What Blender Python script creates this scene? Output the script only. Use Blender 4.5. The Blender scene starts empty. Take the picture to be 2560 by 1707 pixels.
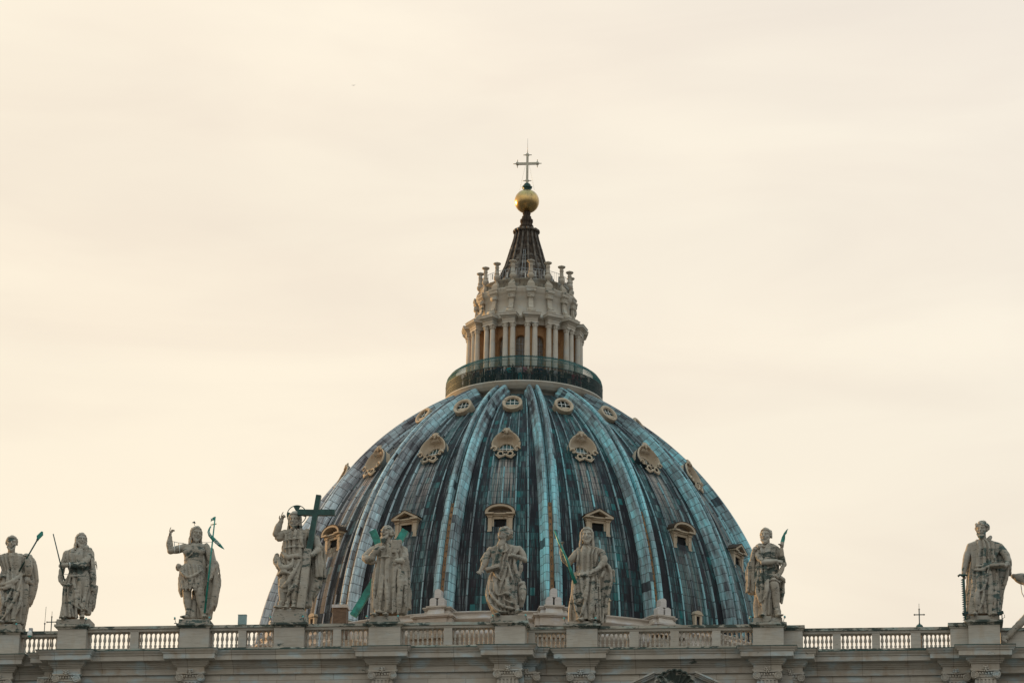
import bpy, bmesh, math, random
import numpy as np
from mathutils import Vector, Matrix
S = bpy.context.scene
COL = S.collection
rad = math.radians
PI = math.pi

# ------------------------------------------------------------------ camera
cam_d = bpy.data.cameras.new('camera')
cam_d.lens = 36 * 8163 / 2560
cam_d.sensor_width = 36
cam_d.clip_start = 1
cam_d.clip_end = 20000
cam = bpy.data.objects.new('camera', cam_d)
COL.objects.link(cam)
YAW, PITCH, ROLL = rad(6.7362), rad(18.7179), rad(0.9)
_f = Vector((-math.sin(YAW) * math.cos(PITCH), math.cos(YAW) * math.cos(PITCH), math.sin(PITCH)))
_r = Vector((math.cos(YAW), math.sin(YAW), 0))
_u = _r.cross(_f)
_R = _r * math.cos(ROLL) + _u * math.sin(ROLL)
_U = -_r * math.sin(ROLL) + _u * math.cos(ROLL)
cam.matrix_world = Matrix(((_R.x, _U.x, -_f.x, 34.4), (_R.y, _U.y, -_f.y, -190.0), (_R.z, _U.z, -_f.z, 0.0), (0, 0, 0, 1)))
S.camera = cam
S.render.resolution_x, S.render.resolution_y = 1024, 682

# ------------------------------------------------------------------ sun, sky, exposure
SUN_AZ, SUN_EL = rad(-60), rad(7)            # azimuth from +Y, negative to the left; behind the dome
sund = Vector((math.sin(SUN_AZ) * math.cos(SUN_EL), math.cos(SUN_AZ) * math.cos(SUN_EL), math.sin(SUN_EL)))
sl = bpy.data.lights.new('sun', 'SUN')
sl.energy = 5.0
sl.angle = rad(0.5)
sl.color = (1.0, 0.56, 0.2)
so = bpy.data.objects.new('sun', sl)
so.rotation_euler = (-sund).to_track_quat('-Z', 'Y').to_euler()
so.location = (-60, 60, 120)
COL.objects.link(so)
S.view_settings.view_transform = 'Standard'
S.view_settings.look = 'None'
S.view_settings.exposure = 0.0
S.view_settings.gamma = 1.0

W = bpy.data.worlds.new('World')
S.world = W
W.use_nodes = True
nt = W.node_tree
nt.nodes.clear()


def N(nt, t, **kw):
    n = nt.nodes.new(t)
    for k, v in kw.items():
        if k.startswith('i_'):
            key = k[2:]
            n.inputs[int(key) if key.isdigit() else key].default_value = v
        else:
            setattr(n, k, v)
    return n


def LK(nt, a, b):
    nt.links.new(a, b)


def mth(nt, op, a, b=None, c=None, clamp=False):
    n = nt.nodes.new('ShaderNodeMath')
    n.operation = op
    n.use_clamp = clamp
    for i, v in enumerate((a, b, c)):
        if v is None:
            continue
        if isinstance(v, (int, float)):
            n.inputs[i].default_value = v
        else:
            nt.links.new(v, n.inputs[i])
    return n.outputs[0]


def vmth(nt, op, a, b=None, s=None):
    n = nt.nodes.new('ShaderNodeVectorMath')
    n.operation = op
    for i, v in enumerate((a, b)):
        if v is None:
            continue
        if isinstance(v, (tuple, list)):
            n.inputs[i].default_value = v
        else:
            nt.links.new(v, n.inputs[i])
    return n.outputs['Value'] if op == 'DOT_PRODUCT' else n.outputs[0]


def mixc(nt, f, a, b, mode='MIX'):
    n = nt.nodes.new('ShaderNodeMix')
    n.data_type = 'RGBA'
    n.blend_type = mode
    n.clamp_factor = True
    for sock, v in ((n.inputs[0], f), (n.inputs[6], a), (n.inputs[7], b)):
        if isinstance(v, (int, float)):
            sock.default_value = v
        elif isinstance(v, tuple):
            sock.default_value = v if len(v) == 4 else (*v, 1)
        else:
            nt.links.new(v, sock)
    return n.outputs[2]


def mrange(nt, v, a, b, c=0.0, d=1.0, smooth=False):
    n = nt.nodes.new('ShaderNodeMapRange')
    n.interpolation_type = 'SMOOTHSTEP' if smooth else 'LINEAR'
    n.clamp = True
    nt.links.new(v, n.inputs[0])
    for i, q in enumerate((a, b, c, d)):
        n.inputs[i + 1].default_value = q
    return n.outputs[0]


def noise(nt, vec, scale, detail=4.0, rough=0.55, dist=0.0):
    n = nt.nodes.new('ShaderNodeTexNoise')
    nt.links.new(vec, n.inputs['Vector'])
    n.inputs['Scale'].default_value = scale
    n.inputs['Detail'].default_value = detail
    n.inputs['Roughness'].default_value = rough
    n.inputs['Distortion'].default_value = dist
    return n.outputs['Fac']


def sep(nt, vec):
    n = nt.nodes.new('ShaderNodeSeparateXYZ')
    nt.links.new(vec, n.inputs[0])
    return n.outputs


def comb(nt, x, y, z):
    n = nt.nodes.new('ShaderNodeCombineXYZ')
    for i, v in enumerate((x, y, z)):
        if isinstance(v, (int, float)):
            n.inputs[i].default_value = v
        else:
            nt.links.new(v, n.inputs[i])
    return n.outputs[0]


sky = N(nt, 'ShaderNodeTexSky', sky_type='NISHITA', sun_disc=False, sun_elevation=SUN_EL, sun_rotation=SUN_AZ)
tc = N(nt, 'ShaderNodeTexCoord')
d = tc.outputs['Generated']
dx, dy, dz = sep(nt, d)
hs = Vector((math.sin(SUN_AZ), math.cos(SUN_AZ), 0))
toward = vmth(nt, 'DOT_PRODUCT', d, tuple(hs))
warm = mrange(nt, toward, -0.5, 0.95, smooth=True)
up = mrange(nt, dz, 0.12, 0.50)
up2 = mrange(nt, dz, 0.46, 0.95, smooth=True)
# a thin veil of high cloud lit from behind: cream towards the sun, cooler away from it
low = mixc(nt, warm, (0.50, 0.50, 0.48), (1.06, 0.925, 0.705))
high = mixc(nt, warm, (1.22, 1.24, 1.20), (0.885, 0.782, 0.635))
veil = mixc(nt, up2, mixc(nt, up, low, high), (0.74, 1.02, 1.10))
# brighter low on the left, greyer above
n1 = noise(nt, comb(nt, mth(nt, 'MULTIPLY', dx, 7.0), mth(nt, 'MULTIPLY', dy, 7.0), mth(nt, 'MULTIPLY', dz, 30.0)), 1.0, 5, 0.5, 0.6)
n2 = noise(nt, comb(nt, mth(nt, 'MULTIPLY', dx, 3.0), mth(nt, 'MULTIPLY', dy, 3.0), mth(nt, 'MULTIPLY', dz, 9.0)), 1.3, 3, 0.5, 0.4)
veil = mixc(nt, mrange(nt, n1, 0.38, 0.68), veil, mixc(nt, 1.0, veil, (0.935, 0.92, 0.93), 'MULTIPLY'))
veil = mixc(nt, mrange(nt, n2, 0.40, 0.62), veil, mixc(nt, 1.0, veil, (1.07, 1.065, 1.05), 'MULTIPLY'))
glow = mth(nt, 'MULTIPLY', mrange(nt, toward, 0.80, 0.97, smooth=True), mrange(nt, dz, 0.42, 0.12))
veil = mixc(nt, 1.0, veil, mixc(nt, glow, (0, 0, 0), (0.14, 0.125, 0.07)), 'ADD')
rt = mth(nt, 'MULTIPLY', mrange(nt, dx, -0.22, 0.05), mrange(nt, dz, 0.28, 0.50))
veil = mixc(nt, rt, veil, mixc(nt, 1.0, veil, (0.925, 0.925, 0.94), 'MULTIPLY'))
nish = mixc(nt, 1.0, sky.outputs[0], (0.006, 0.006, 0.006), 'MULTIPLY')
tot = mixc(nt, 1.0, veil, nish, 'ADD')
bg = N(nt, 'ShaderNodeBackground')
LK(nt, tot, bg.inputs['Color'])
bg.inputs['Strength'].default_value = 1.0
wo = N(nt, 'ShaderNodeOutputWorld')
LK(nt, bg.outputs[0], wo.inputs['Surface'])

# ------------------------------------------------------------------ materials
MATS = {}


def newmat(name):
    m = bpy.data.materials.new(name)
    m.use_nodes = True
    nt = m.node_tree
    b = nt.nodes['Principled BSDF']
    MATS[name] = m
    return m, nt, b


def plain(name, col, rough=0.6, metal=0.0, var=0.12, scale=6.0, spec=0.3):
    m, nt, b = newmat(name)
    tc = N(nt, 'ShaderNodeTexCoord')
    f = noise(nt, tc.outputs['Object'], scale, 4)
    c = mixc(nt, mrange(nt, f, 0.3, 0.7), tuple(x * (1 - var) for x in col), tuple(min(1, x * (1 + var)) for x in col))
    LK(nt, c, b.inputs['Base Color'])
    b.inputs['Roughness'].default_value = rough
    b.inputs['Metallic'].default_value = metal
    b.inputs['Specular IOR Level'].default_value = spec
    return m


def stone(name, ca, cb, lichen=0.3, lcol=(0.035, 0.06, 0.055), streak=True, joints=None, stain=(0.30, 0.20, 0.11), stain_amt=0.25, cool=(0.36, 0.42, 0.43), cool_amt=0.3, bump=0.25, fine=1.0, drip=0.0, bedding=0.55, pits=0.0):
    """weathered travertine: two tones, fine bedding, stains, lichen patches of their own outline, optional ashlar joints"""
    m, nt, b = newmat(name)
    tc = N(nt, 'ShaderNodeTexCoord')
    oi = N(nt, 'ShaderNodeObjectInfo')
    off = vmth(nt, 'SCALE', comb(nt, oi.outputs['Random'], oi.outputs['Random'], oi.outputs['Random']))
    off.node.inputs[3].default_value = 37.0
    p = vmth(nt, 'ADD', tc.outputs['Object'], off)
    x, y, z = sep(nt, p)
    f1 = noise(nt, p, 0.55, 5, 0.6)
    c = mixc(nt, mrange(nt, f1, 0.35, 0.65), ca, cb)
    # bedding planes
    if streak:
        bed = noise(nt, comb(nt, mth(nt, 'MULTIPLY', x, 1.2), mth(nt, 'MULTIPLY', y, 1.2), mth(nt, 'MULTIPLY', z, 16.0)), 1.0 * fine, 3, 0.6)
        c = mixc(nt, mrange(nt, bed, 0.42, 0.75, 0, bedding), c, tuple(v * 0.62 for v in ca))
    # cool patches and warm stains
    f2 = noise(nt, comb(nt, mth(nt, 'MULTIPLY', x, 0.8), mth(nt, 'MULTIPLY', y, 0.8), mth(nt, 'MULTIPLY', z, 1.6)), 1.0, 3, 0.5)
    c = mixc(nt, mrange(nt, f2, 0.52, 0.68, 0, cool_amt), c, cool)
    f3 = noise(nt, comb(nt, mth(nt, 'MULTIPLY', x, 2.2), mth(nt, 'MULTIPLY', y, 2.2), mth(nt, 'MULTIPLY', z, 0.7)), 0.9, 4, 0.6)
    c = mixc(nt, mrange(nt, f3, 0.54, 0.74, 0, stain_amt), c, stain)
    if joints:
        br = N(nt, 'ShaderNodeTexBrick')
        LK(nt, comb(nt, x, z, 0.0) if not isinstance(joints, str) else comb(nt, x, z, 0.0), br.inputs['Vector'])
        br.inputs['Scale'].default_value = 1.0
        br.inputs['Brick Width'].default_value = joints[0]
        br.inputs['Row Height'].default_value = joints[1]
        br.inputs['Mortar Size'].default_value = 0.018
        br.inputs['Color1'].default_value = (1.06, 1.05, 1.02, 1)
        br.inputs['Color2'].default_value = (0.86, 0.88, 0.90, 1)
        br.inputs['Mortar'].default_value = (0.5, 0.46, 0.42, 1)
        c = mixc(nt, 0.75, c, br.outputs['Color'], 'MULTIPLY')
    # lichen and soot patches
    lv = noise(nt, comb(nt, mth(nt, 'MULTIPLY', x, 1.5), mth(nt, 'MULTIPLY', y, 1.5), mth(nt, 'MULTIPLY', z, 3.4)), 1.0, 8, 0.72, 0.3)
    lo = noise(nt, p, 0.45, 3, 0.5)
    lm = mth(nt, 'ADD', lv, mth(nt, 'MULTIPLY', mth(nt, 'SUBTRACT', lo, 0.5), 0.55))
    t = 0.72 - 0.24 * lichen
    c = mixc(nt, mrange(nt, lm, t, t + 0.05, 0, 0.88), c, lcol)
    if pits:
        pv = noise(nt, comb(nt, mth(nt, 'MULTIPLY', x, 4.5), mth(nt, 'MULTIPLY', y, 4.5), mth(nt, 'MULTIPLY', z, 15.0)), 1.0, 5, 0.68, 0.4)
        pr = noise(nt, comb(nt, x, y, mth(nt, 'ADD', z, 9.0)), 1.1, 3, 0.5)
        c = mixc(nt, mth(nt, 'MULTIPLY', mrange(nt, pv, 0.55, 0.61), mrange(nt, pr, 0.44, 0.58, 0, pits)), c, (0.045, 0.05, 0.045))
    if drip:
        dv = noise(nt, comb(nt, mth(nt, 'MULTIPLY', x, 5.0), mth(nt, 'MULTIPLY', y, 5.0), mth(nt, 'MULTIPLY', z, 0.35)), 1.0, 5, 0.65)
        c = mixc(nt, mrange(nt, dv, 0.53, 0.66, 0, drip), c, (0.055, 0.05, 0.042))
    LK(nt, c, b.inputs['Base Color'])
    b.inputs['Roughness'].default_value = 0.92
    b.inputs['Specular IOR Level'].default_value = 0.15
    bp = N(nt, 'ShaderNodeBump')
    bp.inputs['Strength'].default_value = bump
    bp.inputs['Distance'].default_value = 0.05
    LK(nt, noise(nt, comb(nt, x, y, mth(nt, 'MULTIPLY', z, 2.5)), 5.0, 5, 0.65), bp.inputs['Height'])
    LK(nt, bp.outputs[0], b.inputs['Normal'])
    return m


TR_A, TR_B = (0.395, 0.36, 0.305), (0.465, 0.43, 0.375)
M_STAT = stone('statue_travertine', (0.325, 0.288, 0.235), (0.395, 0.355, 0.295), lichen=0.58, cool_amt=0.15, stain_amt=0.3, bedding=0.22, pits=0.85)
M_STAT_D = stone('statue_travertine_mossy', (0.30, 0.268, 0.222), (0.37, 0.333, 0.28), lichen=0.70, bedding=0.25, pits=0.9, lcol=(0.05, 0.09, 0.085), cool_amt=0.15)
M_WALL = stone('wall_travertine', TR_A, TR_B, bedding=0.35, lichen=0.04, joints=(2.3, 0.62), cool=(0.40, 0.50, 0.53), cool_amt=0.8, bump=0.15)
M_CORN = stone('cornice_travertine', TR_A, TR_B, bedding=0.3, lichen=0.16, joints=(2.7, 30.0), cool=(0.42, 0.52, 0.55), cool_amt=0.75, stain_amt=0.45, bump=0.15)
M_PED = stone('pedestal_travertine', (0.36, 0.325, 0.275), (0.42, 0.385, 0.33), lichen=0.12, cool_amt=0.3)
M_CAP = stone('coping_stone', (0.30, 0.275, 0.23), (0.40, 0.37, 0.31), lichen=0.95, lcol=(0.03, 0.05, 0.045), cool=(0.28, 0.40, 0.38), cool_amt=0.5)
M_BAL = stone('baluster_travertine', (0.37, 0.335, 0.285), (0.43, 0.395, 0.34), lichen=0.1, cool_amt=0.2)
M_LANT = stone('lantern_stone', (0.43, 0.385, 0.315), (0.52, 0.475, 0.405), lichen=0.14, cool_amt=0.35, stain_amt=0.35, bedding=0.12, bump=0.12)
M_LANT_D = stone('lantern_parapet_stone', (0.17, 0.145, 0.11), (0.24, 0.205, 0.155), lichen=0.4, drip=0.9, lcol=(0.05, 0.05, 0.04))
M_OCHRE = stone('ochre_plaster', (0.44, 0.245, 0.115), (0.52, 0.31, 0.16), lichen=0.0, cool_amt=0.0, stain_amt=0.4, stain=(0.22, 0.11, 0.05))
M_DORM = stone('dormer_stone', (0.37, 0.295, 0.21), (0.45, 0.37, 0.275), lichen=0.42, bedding=0.15, cool_amt=0.12, stain_amt=0.6, stain=(0.25, 0.14, 0.07))
M_ATTIC = stone('attic_stone', (0.27, 0.215, 0.165), (0.36, 0.30, 0.24), lichen=0.25, joints=(1.6, 0.8), cool_amt=0.3)
M_LANT_W = stone('weathered_lantern_stone', (0.35, 0.305, 0.245), (0.45, 0.40, 0.325), lichen=0.5, bedding=0.1, cool_amt=0.3, stain_amt=0.4)
M_CAND = stone('candelabrum_stone', (0.33, 0.285, 0.225), (0.42, 0.37, 0.30), lichen=0.42, bedding=0.1)
M_DRUM = stone('drum_stone', (0.40, 0.345, 0.29), (0.48, 0.425, 0.37), lichen=0.05, cool=(0.48, 0.50, 0.54), cool_amt=0.5, stain_amt=0.3)
M_FIN = stone('finial_stone', (0.46, 0.42, 0.39), (0.54, 0.50, 0.47), lichen=0.0, cool_amt=0.1, stain_amt=0.1)
M_BRICK = None
M_BRONZE = plain('green_bronze', (0.015, 0.20, 0.155), 0.45, 0.1, 0.5, 3.0, 0.5)
M_BRONZE_D = plain('dark_bronze', (0.012, 0.05, 0.042), 0.45, 0.3, 0.4, 3.0, 0.5)
M_GOLD = None
M_IRON = plain('dark_green_iron', (0.012, 0.035, 0.034), 0.5, 0.2, 0.3)
M_NET = plain('wire_rail', (0.02, 0.11, 0.105), 0.5, 0.2, 0.3)
M_VOID = plain('dark_interior', (0.008, 0.008, 0.008), 0.9, 0, 0.1)
M_WHITE = plain('pale_paint', (0.62, 0.62, 0.58), 0.5, 0, 0.06)
M_GREYMET = plain('grey_metal', (0.30, 0.31, 0.31), 0.45, 0.4, 0.1)
M_CROSSMET = plain('tarnished_cross_metal', (0.36, 0.33, 0.26), 0.45, 0.55, 0.2)
M_CONDUIT = plain('copper_brown_strip', (0.24, 0.13, 0.06), 0.7, 0.0, 0.35, 2.0)
M_CONDUIT_D = plain('dark_channel', (0.03, 0.05, 0.05), 0.7, 0.0, 0.4, 2.0)
M_BOX = plain('blue_grey_box', (0.20, 0.31, 0.33), 0.5, 0, 0.08)
M_TEALBULB = plain('teal_glass', (0.05, 0.35, 0.33), 0.2, 0, 0.1)


def brick_mat():
    m, nt, b = newmat('old_brick')
    tc = N(nt, 'ShaderNodeTexCoord')
    x, y, z = sep(nt, tc.outputs['Object'])
    br = N(nt, 'ShaderNodeTexBrick')
    LK(nt, comb(nt, mth(nt, 'ADD', x, y), z, 0.0), br.inputs['Vector'])
    br.inputs['Scale'].default_value = 1.0
    br.inputs['Brick Width'].default_value = 0.30
    br.inputs['Row Height'].default_value = 0.085
    br.inputs['Mortar Size'].default_value = 0.012
    br.inputs['Color1'].default_value = (0.10, 0.055, 0.03, 1)
    br.inputs['Color2'].default_value = (0.16, 0.095, 0.055, 1)
    br.inputs['Mortar'].default_value = (0.09, 0.07, 0.055, 1)
    f = noise(nt, tc.outputs['Object'], 2.0, 5, 0.6)
    c = mixc(nt, mrange(nt, f, 0.45, 0.7, 0, 0.6), br.outputs['Color'], (0.10, 0.06, 0.035))
    LK(nt, c, b.inputs['Base Color'])
    b.inputs['Roughness'].default_value = 0.9
    return m


M_BRICK = brick_mat()


def gold_mat():
    m, nt, b = newmat('worn_gilding')
    tc = N(nt, 'ShaderNodeTexCoord')
    p = tc.outputs['Object']
    x, y, z = sep(nt, p)
    f = noise(nt, p, 2.2, 6, 0.65)
    f2 = noise(nt, comb(nt, mth(nt, 'MULTIPLY', x, 6), mth(nt, 'MULTIPLY', y, 6), z), 1.0, 4, 0.6)
    c = mixc(nt, mrange(nt, f, 0.35, 0.68), (0.55, 0.36, 0.13), (0.36, 0.26, 0.13))
    c = mixc(nt, mrange(nt, f2, 0.58, 0.72, 0, 0.7), c, (0.10, 0.07, 0.03))
    LK(nt, c, b.inputs['Base Color'])
    b.inputs['Metallic'].default_value = 0.9
    LK(nt, mrange(nt, f, 0.3, 0.7, 0.2, 0.36), b.inputs['Roughness'])
    return m


M_GOLD = gold_mat()


def glass_mat():
    m, nt, b = newmat('window_glass')
    b.inputs['Base Color'].default_value = (0.02, 0.06, 0.055, 1)
    b.inputs['Roughness'].default_value = 0.12
    b.inputs['Specular IOR Level'].default_value = 0.6
    return m


M_GLASS = glass_mat()


def glass_clear():
    m, nt, b = newmat('lantern_glass')
    b.inputs['Base Color'].default_value = (0.75, 0.72, 0.62, 1)
    b.inputs['Roughness'].default_value = 0.25
    b.inputs['Transmission Weight'].default_value = 0.75
    b.inputs['IOR'].default_value = 1.05
    return m


M_CLEAR = glass_clear()


def lead_mat(name, rib=False, shift=0.0):
    """lead sheets: one tint per sheet, vertical runs of patina, dark seams; UV u counts sheets, v counts courses"""
    m, nt, b = newmat(name)
    uv = N(nt, 'ShaderNodeUVMap')
    oi = N(nt, 'ShaderNodeObjectInfo')
    geo = N(nt, 'ShaderNodeTexCoord')
    u, v, _ = sep(nt, uv.outputs[0])
    rnd = mth(nt, 'MULTIPLY', oi.outputs['Random'], 53.0)
    # courses step a little from column to column
    fu = mth(nt, 'FLOOR', u)
    wc = N(nt, 'ShaderNodeTexWhiteNoise', noise_dimensions='2D')
    LK(nt, comb(nt, fu, rnd, 0.0), wc.inputs['Vector'])
    vs = v
    fv = mth(nt, 'FLOOR', vs)
    wn = N(nt, 'ShaderNodeTexWhiteNoise', noise_dimensions='3D')
    LK(nt, comb(nt, fu, fv, rnd), wn.inputs['Vector'])
    r1 = wn.outputs['Value']
    r2 = sep(nt, wn.outputs['Color'])[1]
    # streaks running down, broken at each course
    st = noise(nt, comb(nt, mth(nt, 'MULTIPLY', u, 5.0), mth(nt, 'ADD', mth(nt, 'MULTIPLY', v, 0.40), mth(nt, 'MULTIPLY', r1, 9.0)), rnd), 1.0, 4, 0.7)
    st2 = noise(nt, comb(nt, mth(nt, 'MULTIPLY', u, 2.6), mth(nt, 'MULTIPLY', v, 0.16), rnd), 1.0, 3, 0.6)
    big = noise(nt, comb(nt, mth(nt, 'MULTIPLY', u, 0.35), mth(nt, 'MULTIPLY', v, 0.12), rnd), 1.0, 3, 0.55)
    stc = mrange(nt, st, 0.34, 0.66)
    st2c = mrange(nt, st2, 0.34, 0.66)
    bigc = mrange(nt, big, 0.36, 0.64)
    if rib:
        val = mth(nt, 'ADD', mth(nt, 'MULTIPLY', stc, 0.30), mth(nt, 'ADD', mth(nt, 'MULTIPLY', st2c, 0.25), mth(nt, 'MULTIPLY', bigc, 0.35)))
        val = mth(nt, 'ADD', val, mth(nt, 'MULTIPLY', r1, 0.14))
        val = mth(nt, 'SUBTRACT', val, mrange(nt, v, 20.0, 36.0, 0.0, 0.14))
    else:
        val = mth(nt, 'ADD', mth(nt, 'MULTIPLY', stc, 0.42), mth(nt, 'ADD', mth(nt, 'MULTIPLY', st2c, 0.26), mth(nt, 'MULTIPLY', bigc, 0.30)))
        val = mth(nt, 'ADD', val, mth(nt, 'MULTIPLY', mth(nt, 'SUBTRACT', r1, 0.5), 0.17))
    if shift:
        val = mth(nt, 'ADD', val, shift)
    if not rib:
        # each panel: dark lead and painted-in shade next to the ribs, pale runs below the stone windows
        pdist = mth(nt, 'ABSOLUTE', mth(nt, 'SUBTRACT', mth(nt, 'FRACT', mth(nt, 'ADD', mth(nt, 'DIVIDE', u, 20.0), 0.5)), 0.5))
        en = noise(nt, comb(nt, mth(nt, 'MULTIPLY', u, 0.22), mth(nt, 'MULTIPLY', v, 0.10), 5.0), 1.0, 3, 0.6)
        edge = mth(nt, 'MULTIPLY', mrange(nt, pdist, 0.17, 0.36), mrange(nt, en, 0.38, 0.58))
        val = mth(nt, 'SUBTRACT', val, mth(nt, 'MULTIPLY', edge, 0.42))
        rows = mth(nt, 'MULTIPLY', mrange(nt, r2, 0.55, 0.95), mrange(nt, en, 0.62, 0.42))
        val = mth(nt, 'SUBTRACT', val, mth(nt, 'MULTIPLY', rows, 0.18))
    cr = N(nt, 'ShaderNodeValToRGB')
    LK(nt, val, cr.inputs[0])
    e = cr.color_ramp.elements
    if rib:
        pts = [(0.0, (0.022, 0.019, 0.026)), (0.18, (0.075, 0.085, 0.095)), (0.36, (0.17, 0.22, 0.23)), (0.56, (0.23, 0.42, 0.45)), (0.78, (0.26, 0.62, 0.68))]
    else:
        pts = [(0.0, (0.006, 0.005, 0.007)), (0.30, (0.011, 0.010, 0.013)), (0.50, (0.014, 0.044, 0.047)), (0.64, (0.030, 0.105, 0.108)), (0.80, (0.13, 0.20, 0.195)), (0.97, (0.27, 0.35, 0.345))]
    while len(e) < len(pts):
        e.new(0.5)
    for el, (pp, cc) in zip(e, pts):
        el.position = pp
        el.color = (*cc, 1)
    c = cr.outputs[0]
    # odd sheets: bare dark lead, or strong verdigris
    c = mixc(nt, mrange(nt, r2, 0.965 if rib else 0.91, 0.97 if rib else 0.915, 0, 0.82), c, (0.016, 0.012, 0.017))
    if not rib:
        c = mixc(nt, mrange(nt, r2, 0.03, 0.025, 0, 0.8), c, (0.008, 0.115, 0.115))
    dr = noise(nt, comb(nt, mth(nt, 'MULTIPLY', u, 8.0), mth(nt, 'MULTIPLY', v, 0.22), mth(nt, 'ADD', rnd, 4.0)), 1.0, 3, 0.6)
    drm = noise(nt, comb(nt, mth(nt, 'MULTIPLY', u, 0.5), mth(nt, 'MULTIPLY', v, 0.25), 17.0), 1.0, 2, 0.5)
    c = mixc(nt, mth(nt, 'MULTIPLY', mrange(nt, dr, 0.54, 0.66, 0, 0.65), mrange(nt, drm, 0.44, 0.60)), c, (0.27, 0.33, 0.33) if not rib else (0.36, 0.46, 0.47))
    dk = noise(nt, comb(nt, mth(nt, 'MULTIPLY', u, 6.0), mth(nt, 'MULTIPLY', v, 0.30), mth(nt, 'ADD', rnd, 8.0)), 1.0, 4, 0.65)
    c = mixc(nt, mrange(nt, dk, 0.55 if not rib else 0.53, 0.68, 0, 0.78 if not rib else 0.6), c, (0.014, 0.012, 0.015))
    if not rib:
        fine = noise(nt, comb(nt, mth(nt, 'MULTIPLY', u, 2.4), mth(nt, 'MULTIPLY', v, 0.10), 9.0), 1.0, 4, 0.6)
        run1 = mth(nt, 'MULTIPLY', mrange(nt, pdist, 0.15, 0.11), mth(nt, 'MULTIPLY', mrange(nt, v, 15.0, 21.5), mrange(nt, v, 25.6, 25.0)))
        c = mixc(nt, mth(nt, 'MULTIPLY', run1, mrange(nt, fine, 0.45, 0.58, 0, 0.8)), c, (0.31, 0.27, 0.235))
        run2 = mth(nt, 'MULTIPLY', mrange(nt, pdist, 0.14, 0.11), mth(nt, 'MULTIPLY', mrange(nt, v, 4.0, 9.0), mrange(nt, v, 14.0, 13.4)))
        c = mixc(nt, mth(nt, 'MULTIPLY', run2, mrange(nt, fine, 0.42, 0.60, 0, 0.6)), c, (0.19, 0.20, 0.18))
    # sky sheen put into the colour: left of the dome greyer and more violet, the right greener
    gx, gy, gz = sep(nt, N(nt, 'ShaderNodeNewGeometry').outputs['Position'])
    side = mrange(nt, gx, -20.0, 4.0, smooth=True)
    hs = N(nt, 'ShaderNodeHueSaturation')
    LK(nt, c, hs.inputs['Color'])
    hs.inputs['Saturation'].default_value = 0.42
    hs.inputs['Value'].default_value = 0.95
    grey = mixc(nt, 1.0, hs.outputs[0], (1.30, 1.14, 1.16), 'MULTIPLY')
    c = mixc(nt, side, grey, c)
    # seams
    du = mth(nt, 'ABSOLUTE', mth(nt, 'SUBTRACT', mth(nt, 'FRACT', u), 0.5))
    dv = mth(nt, 'ABSOLUTE', mth(nt, 'SUBTRACT', mth(nt, 'FRACT', vs), 0.5))
    seam = mth(nt, 'MAXIMUM', mrange(nt, du, 0.462, 0.478), mrange(nt, dv, 0.455, 0.472))
    c = mixc(nt, mth(nt, 'MULTIPLY', seam, 0.75), c, (0.015, 0.014, 0.016))
    LK(nt, c, b.inputs['Base Color'])
    b.inputs['Metallic'].default_value = 0.0
    LK(nt, mrange(nt, st, 0.3, 0.7, 0.42, 0.7), b.inputs['Roughness'])
    b.inputs['Specular IOR Level'].default_value = 0.16
    bp = N(nt, 'ShaderNodeBump')
    bp.inputs['Strength'].default_value = 0.35
    bp.inputs['Distance'].default_value = 0.04
    hgt = mth(nt, 'SUBTRACT', mth(nt, 'MULTIPLY', r1, 0.5), mth(nt, 'ADD', seam, mth(nt, 'MULTIPLY', mth(nt, 'FRACT', vs), 0.4)))
    LK(nt, hgt, bp.inputs['Height'])
    LK(nt, bp.outputs[0], b.inputs['Normal'])
    return m


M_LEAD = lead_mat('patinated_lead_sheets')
M_RIBLEAD = lead_mat('pale_patinated_lead', True)
M_ROLLS = lead_mat('weathered_lead_rolls', True, -0.14)
M_ROLL = plain('lead_roll', (0.17, 0.29, 0.30), 0.5, 0, 0.6, 0.7, 0.4)


def cone_mat():
    m, nt, b = newmat('streaked_cone_lead')
    uv = N(nt, 'ShaderNodeUVMap')
    u, v, _ = sep(nt, uv.outputs[0])
    f = noise(nt, comb(nt, mth(nt, 'MULTIPLY', u, 40), mth(nt, 'MULTIPLY', v, 1.6), 0.0), 1.0, 5, 0.65)
    f2 = noise(nt, comb(nt, mth(nt, 'MULTIPLY', u, 9), mth(nt, 'MULTIPLY', v, 2.5), 3.0), 1.0, 4, 0.6)
    c = mixc(nt, mrange(nt, f, 0.40, 0.62), (0.022, 0.016, 0.013), (0.080, 0.058, 0.042))
    c = mixc(nt, mth(nt, 'MULTIPLY', mrange(nt, f2, 0.50, 0.62, 0, 0.85), mrange(nt, v, 113.0, 109.0)), c, (0.33, 0.30, 0.26))
    LK(nt, c, b.inputs['Base Color'])
    b.inputs['Roughness'].default_value = 0.85
    b.inputs['Specular IOR Level'].default_value = 0.1
    return m


M_CONE = cone_mat()


def ground_mat():
    m, nt, b = newmat('cobbled_ground')
    tc = N(nt, 'ShaderNodeTexCoord')
    p = tc.outputs['Object']
    vo = N(nt, 'ShaderNodeTexVoronoi')
    LK(nt, p, vo.inputs['Vector'])
    vo.inputs['Scale'].default_value = 6.0
    f = noise(nt, p, 0.03, 5)
    c = mixc(nt, mrange(nt, f, 0.3, 0.7), (0.09, 0.085, 0.08), (0.14, 0.13, 0.12))
    c = mixc(nt, mrange(nt, vo.outputs['Distance'], 0.3, 0.6, 0, 0.5), c, (0.05, 0.05, 0.05))
    LK(nt, c, b.inputs['Base Color'])
    b.inputs['Roughness'].default_value = 0.9
    return m


M_GROUND = ground_mat()


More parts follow.
